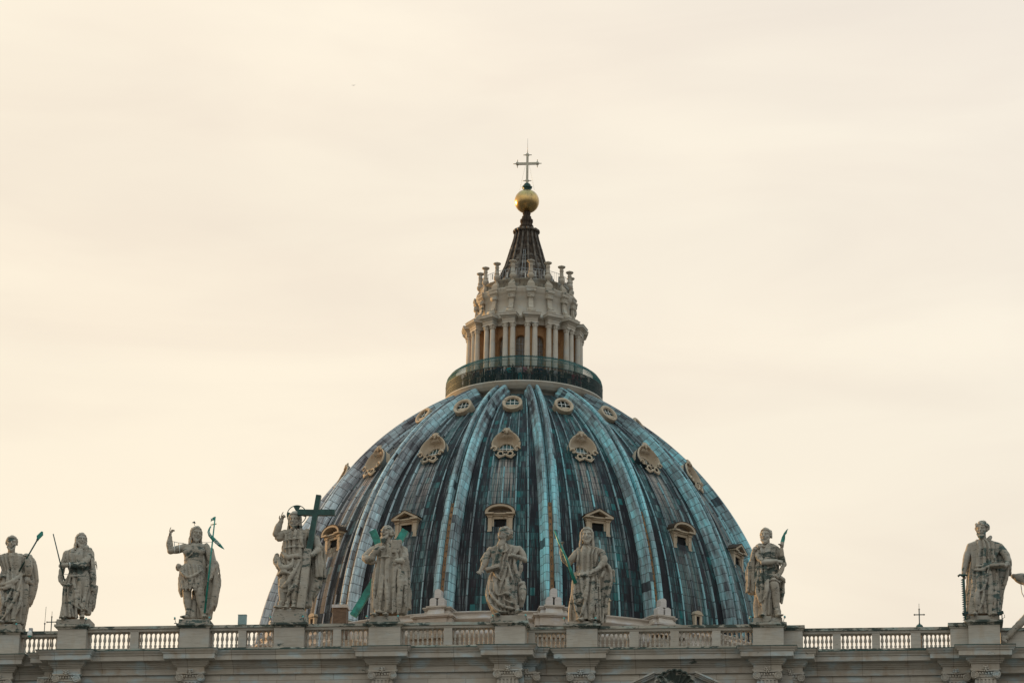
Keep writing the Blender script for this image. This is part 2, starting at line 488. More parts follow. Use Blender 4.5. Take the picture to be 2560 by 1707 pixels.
def roof_mat():
    m, nt, b = newmat('roof_tiles')
    tc = N(nt, 'ShaderNodeTexCoord')
    f = noise(nt, tc.outputs['Object'], 0.5, 5)
    c = mixc(nt, mrange(nt, f, 0.3, 0.7), (0.22, 0.15, 0.10), (0.34, 0.27, 0.20))
    LK(nt, c, b.inputs['Base Color'])
    b.inputs['Roughness'].default_value = 0.9
    return m


M_ROOF = roof_mat()

# ------------------------------------------------------------------ mesh helpers


class MB:
    """collects faces, then links them as one mesh object"""

    def __init__(s):
        s.v, s.f, s.uv, s.sm, s.mi = [], [], [], [], []

    def add(s, verts, faces, uvs=None, smooth=False, mi=0):
        o = len(s.v)
        s.v.extend([tuple(map(float, p)) for p in verts])
        for i, fc in enumerate(faces):
            s.f.append([o + q for q in fc])
            s.uv.append(uvs[i] if uvs else None)
            s.sm.append(smooth)
            s.mi.append(mi)
        return s

    def box(s, x0, x1, y0, y1, z0, z1, M=None):
        v = [(x0, y0, z0), (x1, y0, z0), (x1, y1, z0), (x0, y1, z0), (x0, y0, z1), (x1, y0, z1), (x1, y1, z1), (x0, y1, z1)]
        if M is not None:
            v = [M @ Vector(p) for p in v]
        return s.add(v, [(0, 3, 2, 1), (4, 5, 6, 7), (0, 1, 5, 4), (1, 2, 6, 5), (2, 3, 7, 6), (3, 0, 4, 7)])

    def frustum(s, b0, b1, z0, z1):
        """b = (x0,x1,y0,y1) at bottom and top"""
        v = [(b0[0], b0[2], z0), (b0[1], b0[2], z0), (b0[1], b0[3], z0), (b0[0], b0[3], z0), (b1[0], b1[2], z1), (b1[1], b1[2], z1), (b1[1], b1[3], z1), (b1[0], b1[3], z1)]
        return s.add(v, [(0, 3, 2, 1), (4, 5, 6, 7), (0, 1, 5, 4), (1, 2, 6, 5), (2, 3, 7, 6), (3, 0, 4, 7)])

    def beam(s, a, b, w, h, upv=(0, 0, 1), w2=None, h2=None):
        """box beam from a to b, w across, h along the other axis"""
        a, b = Vector(a), Vector(b)
        dd = (b - a).normalized()
        upv = Vector(upv)
        side = dd.cross(upv)
        if side.length < 1e-4:
            side = dd.cross(Vector((0, 1, 0)))
        side.normalize()
        u2 = side.cross(dd).normalized()
        w2 = w if w2 is None else w2
        h2 = h if h2 is None else h2
        v = [a - side * w / 2 - u2 * h / 2, a + side * w / 2 - u2 * h / 2, a + side * w / 2 + u2 * h / 2, a - side * w / 2 + u2 * h / 2,
             b - side * w2 / 2 - u2 * h2 / 2, b + side * w2 / 2 - u2 * h2 / 2, b + side * w2 / 2 + u2 * h2 / 2, b - side * w2 / 2 + u2 * h2 / 2]
        return s.add(v, [(0, 3, 2, 1), (4, 5, 6, 7), (0, 1, 5, 4), (1, 2, 6, 5), (2, 3, 7, 6), (3, 0, 4, 7)])

    def tube(s, pts, r, n=8, cap=True, smooth=True, closed=False):
        pts = [Vector(p) for p in pts]
        m = len(pts)
        rr = r if isinstance(r, (list, tuple)) else [r] * m
        rings = []
        prev = None
        for i in range(m):
            if closed:
                t = pts[(i + 1) % m] - pts[i - 1]
            else:
                t = pts[min(i + 1, m - 1)] - pts[max(i - 1, 0)]
            t.normalize()
            if prev is None:
                q = t.cross(Vector((0, 0, 1)))
                if q.length < 0.05:
                    q = t.cross(Vector((0, 1, 0)))
                q.normalize()
            else:
                q = prev - t * prev.dot(t)
                q.normalize()
            prev = q
            w = t.cross(q)
            rings.append([pts[i] + (q * math.cos(2 * PI * k / n) + w * math.sin(2 * PI * k / n)) * rr[i] for k in range(n)])
        v = [p for rg in rings for p in rg]
        f = []
        for i in range(m if closed else m - 1):
            j = (i + 1) % m
            for k in range(n):
                f.append((i * n + k, i * n + (k + 1) % n, j * n + (k + 1) % n, j * n + k))
        if cap and not closed:
            f.append(tuple(reversed(range(n))))
            f.append(tuple((m - 1) * n + k for k in range(n)))
        return s.add(v, f, smooth=smooth)

    def lathe(s, prof, c=(0, 0, 0), n=24, a0=0.0, a1=2 * PI, smooth=True, uvs=None, M=None):
        """prof: (r, z) list, from bottom to top"""
        full = abs(a1 - a0 - 2 * PI) < 1e-6
        cols = n if full else n + 1
        v = []
        for (r, z) in prof:
            for k in range(cols):
                a = a0 + (a1 - a0) * k / n
                p = Vector((c[0] + r * math.cos(a), c[1] + r * math.sin(a), c[2] + z))
                v.append(M @ p if M is not None else p)
        f, uvl = [], []
        for i in range(len(prof) - 1):
            for k in range(n):
                k2 = (k + 1) % cols
                f.append((i * cols + k, i * cols + k2, (i + 1) * cols + k2, (i + 1) * cols + k))
                uvl.append([(k / n, prof[i][1]), ((k + 1) / n, prof[i][1]), ((k + 1) / n, prof[i + 1][1]), (k / n, prof[i + 1][1])])
        s.add(v, f, uvs=uvl, smooth=smooth)
        if full:
            o = []
            if prof[0][0] > 1e-4:
                s.add(v[:cols], [tuple(reversed(range(cols)))])
            if prof[-1][0] > 1e-4:
                s.add(v[-cols:], [tuple(range(cols))])
        return s

    def prism(s, poly, y0, y1, M=None, smooth=False):
        """poly in (x,z), extruded along y"""
        n = len(poly)
        v = [(x, y0, z) for x, z in poly] + [(x, y1, z) for x, z in poly]
        if M is not None:
            v = [M @ Vector(p) for p in v]
        f = [tuple(range(n)), tuple(reversed(range(n, 2 * n)))]
        s.add(v, f)
        s.add(v, [(i, i + n, (i + 1) % n + n, (i + 1) % n) for i in range(n)], smooth=smooth)
        return s

    def sweep(s, prof, plan, closed_prof=True):
        """moulding: prof (o,z) swept along plan polyline (x,y); o is measured to the right of travel (towards -Y when going +X)"""
        P = [Vector((a, b2)) for a, b2 in plan]
        m = len(P)
        offs = []
        for i in range(m):
            dirs = []
            if i > 0:
                dirs.append((P[i] - P[i - 1]).normalized())
            if i < m - 1:
                dirs.append((P[i + 1] - P[i]).normalized())
            ns = [Vector((q.y, -q.x)) for q in dirs]
            if len(ns) == 1:
                offs.append(ns[0])
            else:
                b = ns[0] + ns[1]
                b /= max(1e-6, b.dot(ns[0]))
                offs.append(b)
        k = len(prof)
        v = []
        for i in range(m):
            for (o, z) in prof:
                q = P[i] + offs[i] * o
                v.append((q.x, q.y, z))
        f = []
        for i in range(m - 1):
            for j in range(k if closed_prof else k - 1):
                j2 = (j + 1) % k
                f.append((i * k + j, (i + 1) * k + j, (i + 1) * k + j2, i * k + j2))
        s.add(v, f)
        if closed_prof:
            s.add(v[:k], [tuple(range(k))])
            s.add(v[-k:], [tuple(reversed(range(k)))])
        return s

    def mesh(s, name, mats):
        me = bpy.data.meshes.new(name)
        me.from_pydata(s.v, [], s.f)
        if any(u for u in s.uv):
            ul = me.uv_layers.new(name='UVMap')
            i = 0
            buf = []
            for fc, u in zip(s.f, s.uv):
                if u:
                    for q in u:
                        buf.extend(q)
                else:
                    buf.extend([0.5, 0.5] * len(fc))
            ul.data.foreach_set('uv', buf)
        me.polygons.foreach_set('use_smooth', s.sm)
        me.polygons.foreach_set('material_index', s.mi)
        for m in (mats if isinstance(mats, (list, tuple)) else [mats]):
            me.materials.append(m)
        me.update()
        return me

    def build(s, name, mats, parent=None, loc=None, rotz=None):
        o = bpy.data.objects.new(name, s.mesh(name, mats))
        COL.objects.link(o)
        if parent:
            o.parent = parent
        if loc is not None:
            o.location = loc
        if rotz is not None:
            o.rotation_euler = (0, 0, rotz)
        return o


def tag(o, label=None, cat=None, group=None, kind=None):
    if label:
        o['label'] = label
    if cat:
        o['category'] = cat
    if group:
        o['group'] = group
    if kind:
        o['kind'] = kind
    return o


def thing(name, label, cat, loc=(0, 0, 0), rotz=0.0, group=None):
    o = bpy.data.objects.new(name, None)
    o.empty_display_size = 0.5
    COL.objects.link(o)
    o.location = loc
    o.rotation_euler = (0, 0, rotz)
    return tag(o, label, cat, group)


def inst(src, parent, loc=(0, 0, 0), rotz=0.0):
    """a linked copy of a part (and its own parts) under another parent"""
    c = src.copy()
    COL.objects.link(c)
    c.parent = parent
    c.location = loc
    c.rotation_euler = (0, 0, rotz)
    for ch in list(src.children):
        g = ch.copy()
        COL.objects.link(g)
        g.parent = c
    return c


def ellpts(cx, cz, rx, rz, a0, a1, n):
    return [(cx + rx * math.cos(a0 + (a1 - a0) * i / n), cz + rz * math.sin(a0 + (a1 - a0) * i / n)) for i in range(n + 1)]

# ================================================================== SETTING: ground
g = MB()
g.add([(-6000, -6000, 0), (6000, -6000, 0), (6000, 6000, 0), (-6000, 6000, 0)], [(0, 1, 2, 3)])
tag(g.build('ground', M_GROUND, loc=(0, 0, -1.7)), kind='structure')

# ================================================================== FACADE
facade = thing('basilica_facade', 'long pale travertine church front with heavy cornice and scrolled pilaster capitals', 'building')
SEC = [('L', -46, 1.0), ('A', -15.7, 0.0), ('B', 12.89, 1.1), ('C', 29.3, 2.2)]
PIL = [(-19.35, 0.65), (-14.87, -0.35), (-7.23, -0.35), (4.49, -0.35), (12.06, -0.35), (16.33, 0.75), (27.49, 0.75), (40.35, 1.35)]
hw = 0.83
plan = [(-46, 1.15), (-19.35 - hw, 1.15), (-19.35 - hw, 0.65), (-19.35 + hw, 0.65), (-19.35 + hw, 1.15), (-14.87 - hw - .75, 1.15), (-14.87 - hw - .75, .4), (-14.87 - hw, 0.4), (-14.87 - hw, -0.35), (-14.87 + hw, -0.35), (-14.87 + hw, 0.15)]
for c in (-7.23, 4.49):
    plan += [(c - hw, 0.15), (c - hw, -0.35), (c + hw, -0.35), (c + hw, 0.15)]
plan += [(12.06 - hw, 0.15), (12.06 - hw, -0.35), (12.06 + hw, -0.35), (12.06 + hw, 0.55), (13.6, 0.55), (13.6, 1.25)]
plan += [(16.33 - hw, 1.25), (16.33 - hw, 0.75), (16.33 + hw, 0.75), (16.33 + hw, 1.25)]
plan += [(27.49 - hw, 1.25), (27.49 - hw, 0.75), (27.49 + hw, 0.75), (27.49 + hw, 1.5), (29.55, 1.5), (29.55, 2.35)]
plan += [(37.85, 2.35), (37.85, 1.8), (40.35 - hw, 1.8), (40.35 - hw, 1.35 - .25), (40.35 + hw, 1.1), (40.35 + hw, 2.0), (60, 2.0)]
prof = [(0, 44.05), (0.06, 44.05), (0.07, 44.13), (0.0, 44.16), (0, 44.42), (0.09, 44.44), (0.11, 44.50), (0.19, 44.53), (0.21, 44.60), (0.29, 44.62), (0.31, 44.79), (0.72, 44.79), (0.74, 45.08), (0.80, 45.10), (0.82, 45.16), (0.90, 45.24), (0.945, 45.30), (0.95, 45.36), (0, 45.42), (-0.6, 45.42), (-0.6, 44.05)]
m = MB()
m.sweep(prof, plan)
m.build('cornice', M_CORN, facade)
# lead drip strip with small black brackets on the cornice edge
m = MB()
m.sweep([(0.955, 45.34), (0.975, 45.34), (0.975, 45.385), (0.955, 45.385)], plan)
m.build('cornice_flashing', M_BRONZE_D, facade)
wplan = [(-46, 1.2), (-15.75, 1.2), (-15.75, 0.2), (13.0, 0.2), (13.0, 1.3), (29.0, 1.3), (29.0, 2.4), (60, 2.4)]
m = MB()
m.sweep([(-0.05, -1.7), (-0.05, 44.06), (-0.6, 44.06), (-0.6, -1.7)], wplan)
m.build('wall', M_WALL, facade)

# ionic capital, built once
cp = MB()
cp.box(-0.86, 0.86, -0.16, 0.3, 43.985, 44.05)
cp.box(-0.80, 0.80, -0.10, 0.3, 43.94, 43.985)
cp.box(-0.62, 0.62, -0.07, 0.3, 43.62, 43.94)
for sx in (-1, 1):
    Mx = Matrix.Translation((sx * 0.63, -0.17, 43.74)) @ Matrix.Rotation(PI / 2, 4, 'X')
    cp.lathe([(0.0, -0.40), (0.235, -0.40), (0.24, 0.0), (0.0, 0.02)], n=20, M=Mx)
    sp = []
    for i in range(40):
        a = i / 39 * 4.6 * PI
        r = 0.235 * (1 - i / 39 * 0.86)
        sp.append((sx * 0.63 + sx * math.sin(a) * r, -0.19, 43.74 + math.cos(a) * r))
    cp.tube(sp, [0.036 * (1 - 0.5 * i / 39) for i in range(40)], n=6)
cp.tube([(-0.63, -0.19, 43.97), (0.63, -0.19, 43.97)], 0.034, n=6)
for k in range(5):
    x = -0.34 + k * 0.17
    cp.lathe([(0.0, -0.10), (0.055, -0.06), (0.07, 0.0), (0.05, 0.07), (0.0, 0.09)], c=(x, -0.12, 43.83), n=8)
for (x, z, r) in [(0, 44.12, 0.07), (-0.09, 44.16, 0.055), (0.09, 44.16, 0.055), (-0.11, 44.06, 0.05), (0.11, 44.06, 0.05), (0, 44.02, 0.08), (-0.05, 43.94, 0.05), (0.05, 43.94, 0.05)]:
    r *= 1.25
    cp.lathe([(0.0, -r), (r * .8, -r * .5), (r, 0), (r * .8, r * .5), (0, r)], c=(x * 1.25, -0.24, 44.1 + (z - 44.1) * 1.2 + .03), n=8)
cap_me = cp.mesh('capital', M_CORN)
sh = MB()
fl = []
x = -0.60
sh.box(-0.62, 0.62, 0.06, 0.4, 30, 43.62)
for k in range(6):
    xx = -0.60 + k * 0.224
    sh.box(xx - 0.035 + 0.0, xx + 0.075, 0.0, 0.06, 30, 43.50)
sh.box(-0.62, 0.62, -0.01, 0.06, 43.50, 43.62)
pil_me = sh.mesh('pilaster', M_CORN)
for (c, y) in PIL + [(-15.98, 0.42), (13.05, 0.55), (28.82, 1.5), (38.62, 1.8)]:
    p = bpy.data.objects.new('pilaster', pil_me)
    COL.objects.link(p)
    p.parent = facade
    yy = y + 0.03 if c != 40.35 else 1.13
    p.location = (c, yy, 0)
    q = bpy.data.objects.new('capital', cap_me)
    COL.objects.link(q)
    q.parent = p

# attic window with a scalloped shell between two halves of a broken pediment
WX, WY = 21.95, 1.2
aw = MB()
aw.box(WX - 1.3, WX - 1.0, WY - 0.25, WY + 0.2, 38, 42.8)
aw.box(WX + 1.0, WX + 1.3, WY - 0.25, WY + 0.2, 38, 42.8)
win = aw.build('attic_window', M_CORN, facade)
sm = MB()
lob, nt_, na = 11, 10, 132
vv, ff = [], []
for i in range(nt_ + 1):
    t = i / nt_
    for j in range(na + 1):
        a = PI * j / na
        lobe = abs(math.sin(lob * a))
        R = 1.22 * t * (0.93 + 0.09 * lobe * t)
        y = WY + 0.05 - 0.62 * t ** 1.7 + 0.10 * lobe * t
        vv.append((WX - R * math.cos(a), y, 42.93 + R * math.sin(a)))
for i in range(nt_):
    for j in range(na):
        ff.append((i * (na + 1) + j, i * (na + 1) + j + 1, (i + 1) * (na + 1) + j + 1, (i + 1) * (na + 1) + j))
sm.add(vv, ff, smooth=True)
rim = []
for j in range(na + 1):
    a = PI * j / na
    R = 1.24 * (0.93 + 0.09 * abs(math.sin(lob * a)))
    rim.append((WX - R * math.cos(a), WY - 0.53, 42.93 + R * math.sin(a)))
sm.tube(rim, 0.055, n=6)
sm.build('shell', M_CAP, win)
for sx in (-1, 1):
    pm = MB()
    for (o, w, h) in ((0.0, 0.55, 0.10), (-0.10, 0.42, 0.10), (-0.2, 0.30, 0.10)):
        pm.beam((WX + sx * 1.22, WY - w / 2 + 0.15, 44.06 + o), (WX + sx * 2.75, WY - w / 2 + 0.15, 43.36 + o), w, h, upv=(0, 0, 1))
    pm.build('pediment_half', M_CORN, win)

# roof terrace behind the balustrade and the long nave roof up to the dome
roof = thing('nave_roof', 'low tiled roof of the church between the front balustrade and the dome', 'roof')
r = MB()
r.box(-45, 60, 3.1, 14, 44.7, 45.3)
r.build('terrace', M_ROOF, roof)
r = MB()
r.add([(-18, 14, 45.3), (18, 14, 45.3), (0, 14, 49.5), (-18, 86, 45.3), (18, 86, 45.3), (0, 86, 49.5)], [(0, 1, 2), (0, 2, 5, 3), (1, 4, 5, 2), (3, 5, 4)])
r.build('gable', M_ROOF, roof)
r = MB()
r.box(-18, 18, 14.02, 86, -1.7, 45.29)
r.build('side_wall', M_DRUM, roof)

# ================================================================== PEDESTALS
PED = {  # key: (x0, x1, section y, cap top z, label)
    'P1': (-20.05, -18.24, 1.0, 47.09, 'stone pedestal at the left edge, under the statue with the lance'),
    'P2': (-15.60, -13.82, 0.0, 47.13, 'stone pedestal under the cloaked statue holding a thin stick'),
    'P3': (-8.03, -6.21, 0.0, 47.10, 'stone pedestal under the statue in a short fur skirt'),
    'P4': (-2.22, -0.37, 0.0, 47.08, 'stone pedestal under the haloed statue with the tall cross'),
    'P5': (3.57, 5.50, 0.0, 47.04, 'stone pedestal under the bearded statue with diagonal cross beams'),
    'P6': (11.23, 13.04, 0.0, 47.00, 'stone pedestal under the statue looking up with an eagle'),
    'P7': (15.44, 17.30, 1.1, 47.04, 'stone pedestal under the long-haired statue with a green club'),
    'P8': (26.63, 28.46, 1.1, 46.98, 'stone pedestal under the statue raising a curved knife'),
    'P9': (39.42, 41.28, 1.5, 47.08, 'stone pedestal under the statue with a book and a long saw'),
}
for key, (x0, x1, ys, zt, lab) in PED.items():
    t = thing('pedestal', lab, 'pedestal', ((x0 + x1) / 2, ys, 45.42), group='statue pedestals on the balustrade')
    w = (x1 - x0) / 2
    h = zt - 45.42
    b = MB()
    b.box(-w, w, -0.30, 1.15, 0.16, h - 0.26)
    b.build('die', M_PED, t)
    b = MB()
    b.box(-w - 0.09, w + 0.09, -0.39, 1.2, 0.0, 0.10)
    b.frustum((-w - 0.09, w + 0.09, -0.39, 1.2), (-w - 0.003, w + 0.003, -0.303, 1.153), 0.10, 0.17)
    b.build('base', M_CAP, t)
    b = MB()
    b.box(-w - 0.05, w + 0.05, -0.35, 1.2, h - 0.27, h - 0.20)
    b.frustum((-w - 0.06, w + 0.06, -0.36, 1.2), (-w - 0.17, w + 0.17, -0.47, 1.3), h - 0.20, h - 0.13)
    b.box(-w - 0.20, w + 0.20, -0.50, 1.3, h - 0.13, h)
    b.build('cap', M_CAP, t)

# ================================================================== BALUSTRADES
bal = MB()
bp = [(0.125, 0.0), (0.125, 0.055), (0.085, 0.075), (0.10, 0.13), (0.115, 0.19), (0.10, 0.25), (0.062, 0.31), (0.056, 0.335), (0.085, 0.35), (0.085, 0.385), (0.06, 0.40), (0.095, 0.46), (0.128, 0.53), (0.132, 0.58), (0.115, 0.65), (0.085, 0.75), (0.066, 0.84), (0.062, 0.88), (0.09, 0.895), (0.09, 0.925), (0.07, 0.94), (0.10, 0.965)]
bal.lathe([(r * 0.76, z) for r, z in bp], n=12)
bal.box(-0.098, 0.098, -0.098, 0.098, -0.03, 0.03)
bal.box(-0.092, 0.092, -0.092, 0.092, 0.965, 1.035)
bal_me = bal.mesh('baluster', M_BAL)


def bay(x0, x1, ys, segs, piers, lab, zt=47.05):
    """segs: (xa, xb, n) baluster runs; piers: (xa, xb)"""
    t = thing('balustrade', lab, 'balustrade', (x0, ys, 45.42), group='balustrade runs between the statues')
    L = x1 - x0
    b = MB()
    b.box(0, L, -0.12, 0.62, zt - 45.42 - 0.17, zt - 45.42)
    b.build('coping', M_CAP, t)
    b = MB()
    b.box(0, L, -0.03, 0.53, zt - 45.42 - 0.29, zt - 45.42 - 0.17)
    b.frustum((0, L, -0.0, 0.50), (0, L, -0.03, 0.53), zt - 45.42 - 0.34, zt - 45.42 - 0.29)
    b.build('rail', M_BAL, t)
    b = MB()
    b.box(0, L, -0.08, 0.58, 0, 0.20)
    b.box(0, L, -0.04, 0.54, 0.20, 0.255)
    b.build('base_course', M_CAP, t)
    for (a, c) in piers:
        b = MB()
        b.box(a - x0, c - x0, -0.025, 0.525, 0.255, zt - 45.42 - 0.34)
        b.build('pier', M_BAL, t)
    hh = zt - 45.42 - 0.34 - 0.255
    for (a, c, n) in segs:
        for k in range(n):
            o = bpy.data.objects.new('baluster', bal_me)
            COL.objects.link(o)
            o.parent = t
            o.location = (a + (c - a) * (k + 0.5) / n - x0, 0.25, 0.255)
            o.scale = (1, 1, hh / 1.035)
            o.rotation_euler = (0, 0, random.Random(k * 7 + int(a * 10)).uniform(-.02, .02))
    return t


bay(-18.2, -15.6, 1.0, [(-18.15, -15.6, 9)], [], 'short balustrade run between the lance statue and the stick statue')
bay(-13.82, -8.03, 0, [(-13.8, -11.15, 9), (-10.63, -8.03, 9)], [(-11.15, -10.63)], 'balustrade run between the stick statue and the fur-skirted statue')
bay(-6.21, -2.22, 0, [(-6.21, -4.47, 6), (-3.98, -2.22, 6)], [(-4.47, -3.98)], 'balustrade run between the fur-skirted statue and the haloed statue')
bay(-0.37, 3.57, 0, [(-0.37, 1.35, 6), (1.84, 3.57, 6)], [(1.35, 1.84)], 'balustrade run between the haloed statue and the diagonal-cross statue')
bay(5.50, 11.23, 0, [(5.5, 8.10, 9), (8.61, 11.23, 9)], [(8.10, 8.61)], 'balustrade run between the diagonal-cross statue and the eagle statue')
bay(13.04, 15.44, 1.1, [(13.5, 15.44, 7)], [(13.1, 13.5)], 'shortest balustrade run, between the eagle statue and the club statue', 46.97)
bay(17.30, 26.63, 1.1, [(17.3, 19.22, 7), (19.78, 21.68, 7), (22.19, 24.18, 7), (24.69, 26.63, 7)], [(19.22, 19.78), (21.68, 22.19), (24.18, 24.69)], 'balustrade run between the club statue and the knife statue, below the dome', 46.96)
bay(29.57, 38.36, 2.2, [(29.6, 31.36, 7), (31.84, 33.70, 7), (34.18, 36.01, 7), (36.6, 38.36, 7)], [(31.36, 31.84), (33.70, 34.18), (36.01, 36.6)], 'balustrade run with open sky behind, between the knife statue and the saw statue', 46.93)
# solid piers flanking the knife and the saw statues
for (a, c, y, z, lab) in [(28.46, 29.57, 1.75, 47.0, 'plain solid stone pier right of the knife statue pedestal'), (38.36, 39.42, 1.75, 47.03, 'plain solid stone pier left of the saw statue pedestal')]:
    t = thing('pier_block', lab, 'pier', ((a + c) / 2, y, 45.42), group='solid piers at the ends of the balustrade')
    w = (c - a) / 2
    b = MB()
    b.box(-w, w, -0.1, 1.0, 0, z - 45.42 - 0.30)
    b.build('die', M_BAL, t)
    b = MB()
    b.box(-w - .06, w + .06, -0.16, 1.0, z - 45.42 - 0.30, z - 45.42 - 0.18)
    b.box(-w - .14, w + .14, -0.24, 1.05, z - 45.42 - 0.18, z - 45.42)
    b.build('cap', M_CAP, t)
# gable of the clock at the right edge of the picture
t = thing('clock_gable', 'stone gable block at the right edge below the reclining winged figure', 'gable', (41.9, 2.4, 45.42))
b = MB()
b.box(-0.55, 6, 0.0, 1.2, 0, 1.28)
b.build('wall', M_BAL, t)
b = MB()
b.box(-0.6, 6, -0.12, 1.3, 1.28, 1.45)
b.build('coping', M_CAP, t)
b = MB()
b.lathe([(0.0, -0.25), (1.3, -0.25), (1.35, 0.0), (0.0, 0.0)], n=32, M=Matrix.Translation((3.6, -0.0, 0.9)) @ Matrix.Rotation(PI / 2, 4, 'X'))
b.build('clock_face', M_CORN, t)

# ================================================================== SMALL THINGS ON THE BALUSTRADE AND THE ROOF
sp_pole = MB()
sp_pole.tube([(0.12, 0, 0), (0.02, 0, 0.34)], 0.022, n=6)
sp_pole.box(-0.02, 0.2, -0.07, 0.07, 0.0, 0.03)
pole_me = sp_pole.mesh('stem', M_IRON)
sp_b = MB()
sp_b.lathe([(0, -0.08), (0.06, -0.06), (0.085, 0.0), (0.06, 0.07), (0.0, 0.09)], c=(0, 0, 0.42), n=10)
bulb_me = sp_b.mesh('lamp_head', M_TEALBULB)
sp_c = MB()
sp_c.lathe([(0.045, -0.02), (0.09, 0.0), (0.075, 0.05)], c=(0, 0, 0.33), n=10)
col_me = sp_c.mesh('collar', M_GREYMET)
LAMPS = [(-18.45, .55, 47.09, 1, 'lance statue, right corner'), (-13.85, -.42, 47.13, -1, 'stick statue, right corner'), (-8.35, -.42, 47.10, 1, 'fur-skirted statue, left corner'), (-6.2, -.42, 47.10, 1, 'fur-skirted statue, right corner'),
         (-2.45, -.42, 47.08, 1, 'haloed statue, left corner'), (-0.45, -.42, 47.08, 1, 'haloed statue, right corner'), (3.45, -.42, 47.04, 1, 'diagonal-cross statue, left corner'), (5.35, -.42, 47.04, 1, 'diagonal-cross statue, right corner'),
         (11.1, -.42, 47.0, 1, 'eagle statue, left corner'), (13.08, -.42, 47.0, 1, 'eagle statue, right corner'), (15.3, .68, 47.04, 1, 'club statue, left corner'), (17.2, .68, 47.04, 1, 'club statue, right corner'), (26.5, .68, 46.98, 1, 'knife statue, left corner'), (28.55, .68, 46.98, -1, 'knife statue, right corner')]
for (x, y, z, s, lab) in LAMPS:
    t = thing('spotlight', 'small teal-headed spotlight on the pedestal of the ' + lab, 'spotlight', (x, y, z), 0, 'spotlights on the pedestals')
    t.scale = (s * .8, .8, .8)
    for nm, me in (('stem', pole_me), ('lamp_head', bulb_me), ('collar', col_me)):
        o = bpy.data.objects.new(nm, me)
        COL.objects.link(o)
        o.parent = t
for (x, lab) in [(39.35, 'left'), (41.42, 'right')]:
    t = thing('floodlight', 'dark box floodlight on a short stand, %s of the saw statue' % lab, 'floodlight', (x, 1.15, 47.08), 0, 'floodlights by the saw statue')
    b = MB()
    b.tube([(0, 0, 0), (0, 0, 0.32)], 0.03, n=6)
    b.tube([(0, 0, 0.06), (0.16, 0, 0.15), (0.15, 0, 0.32)], 0.018, n=6)
    b.build('stand', M_IRON, t)
    b = MB()
    b.box(-0.16, 0.20, -0.12, 0.1, 0.34, 0.50, M=Matrix.Rotation(-0.25, 4, 'Y'))
    b.build('lamp_head', M_IRON, t)

t = thing('security_camera', 'white dome security camera on the rail beside the lance statue', 'camera', (-17.62, 0.86, 46.88))
b = MB()
b.box(-0.09, 0.13, -0.07, 0.1, 0.15, 0.36)
b.build('bracket', M_GREYMET, t)
b = MB()
b.lathe([(0.17, -0.14), (0.17, 0.0), (0.13, 0.10), (0.08, 0.18), (0.0, 0.2)], c=(0, -0.1, 0), n=14)
b.build('housing', M_WHITE, t)
b = MB()
b.lathe([(0.0, -0.25), (0.09, -0.22), (0.13, -0.15), (0.13, -0.14)], c=(0, -0.1, 0), n=14)
b.build('lens_dome', M_TEALBULB, t)

t = thing('metal_box', 'blue-grey square metal cabinet on a post behind the balustrade', 'cabinet', (-5.88, 8.0, 45.3))
b = MB()
b.tube([(0, 0, 0), (0, 0, 3.8)], 0.09, n=8)
b.build('post', M_GREYMET, t)
b = MB()
b.box(-0.26, 0.26, -0.15, 0.15, 3.75, 4.36)
b.box(-0.275, 0.275, -0.165, 0.165, 4.36, 4.39)
b.build('cabinet', M_BOX, t)
t.scale = (1, 1, 1)

t = thing('brick_chimney', 'square brown brick chimney with a pale cap in front of the dome', 'chimney', (-5.09, 40, 48.2))
b = MB()
b.box(-0.50, 0.50, -0.5, 0.5, -1.5, 9.85)
b.build('stack', M_BRICK, t)
b = MB()
b.box(-0.58, 0.58, -0.58, 0.58, 9.85, 10.08)
b.build('cap', M_DRUM, t)
t = thing('roof_gable', 'small pale gabled roof peeking over the rail beside the chimney', 'roof', (-2.9, 40, 48.0))
b = MB()
b.prism([(-1.4, 0), (1.4, 0), (1.4, 8.3), (0, 8.75), (-1.4, 8.3)], -0.3, 0.9)
b.build('gable_wall', M_DRUM, t)
t = thing('round_hood', 'small round metal hood glowing at the rim left of the chimney', 'vent', (-6.6, 40, 48.0))
b = MB()
b.tube([(0, 0, 0), (0, 0, 8.4)], 0.12, n=8)
b.build('pipe', M_GREYMET, t)
b = MB()
b.tube([(0.5 * math.cos(a * PI / 10), 0, 8.5 + 0.32 * math.sin(a * PI / 10)) for a in range(11)], 0.05, n=6)
b.build('hood', M_CROSSMET, t)

# masts and roof crosses seen above the rail
t = thing('antenna_mast', 'thin upright antenna rod left of the stick statue', 'antenna', (-18.26, 6.5, 45.3))
b = MB()
b.tube([(0, 0, 0), (0, 0, 3.66)], 0.026, n=6)
b.tube([(0, 0, 3.66), (0.02, 0, 4.72)], 0.014, n=6)
b.build('mast', M_IRON, t)
b = MB()
b.tube([(-0.04, 0, 3.62), (0.04, 0, 3.62)], 0.05, n=6)
b.build('clamp', M_IRON, t)


def finial_cross(name, lab, loc, hgt, arm, ball=False, rodtop=0.35):
    t = thing(name, lab, 'cross', loc)
    b = MB()
    b.tube([(0, 0, 0), (0, 0, hgt)], 0.035, n=6)
    b.build('shaft', M_IRON, t)
    b = MB()
    b.tube([(-arm, 0, hgt - 0.34), (arm, 0, hgt - 0.34)], 0.032, n=6)
    for s in (-1, 1):
        b.lathe([(0, -0.065), (0.065, 0), (0, 0.065)], c=(s * arm, 0, hgt - 0.34), n=8)
    b.lathe([(0, -0.065), (0.065, 0), (0, 0.065)], c=(0, 0, hgt), n=8)
    b.build('crossbar', M_IRON, t)
    b = MB()
    b.tube([(0, 0, hgt), (0, 0, hgt + rodtop)], 0.014, n=5)
    b.build('lightning_rod', M_IRON, t)
    return t


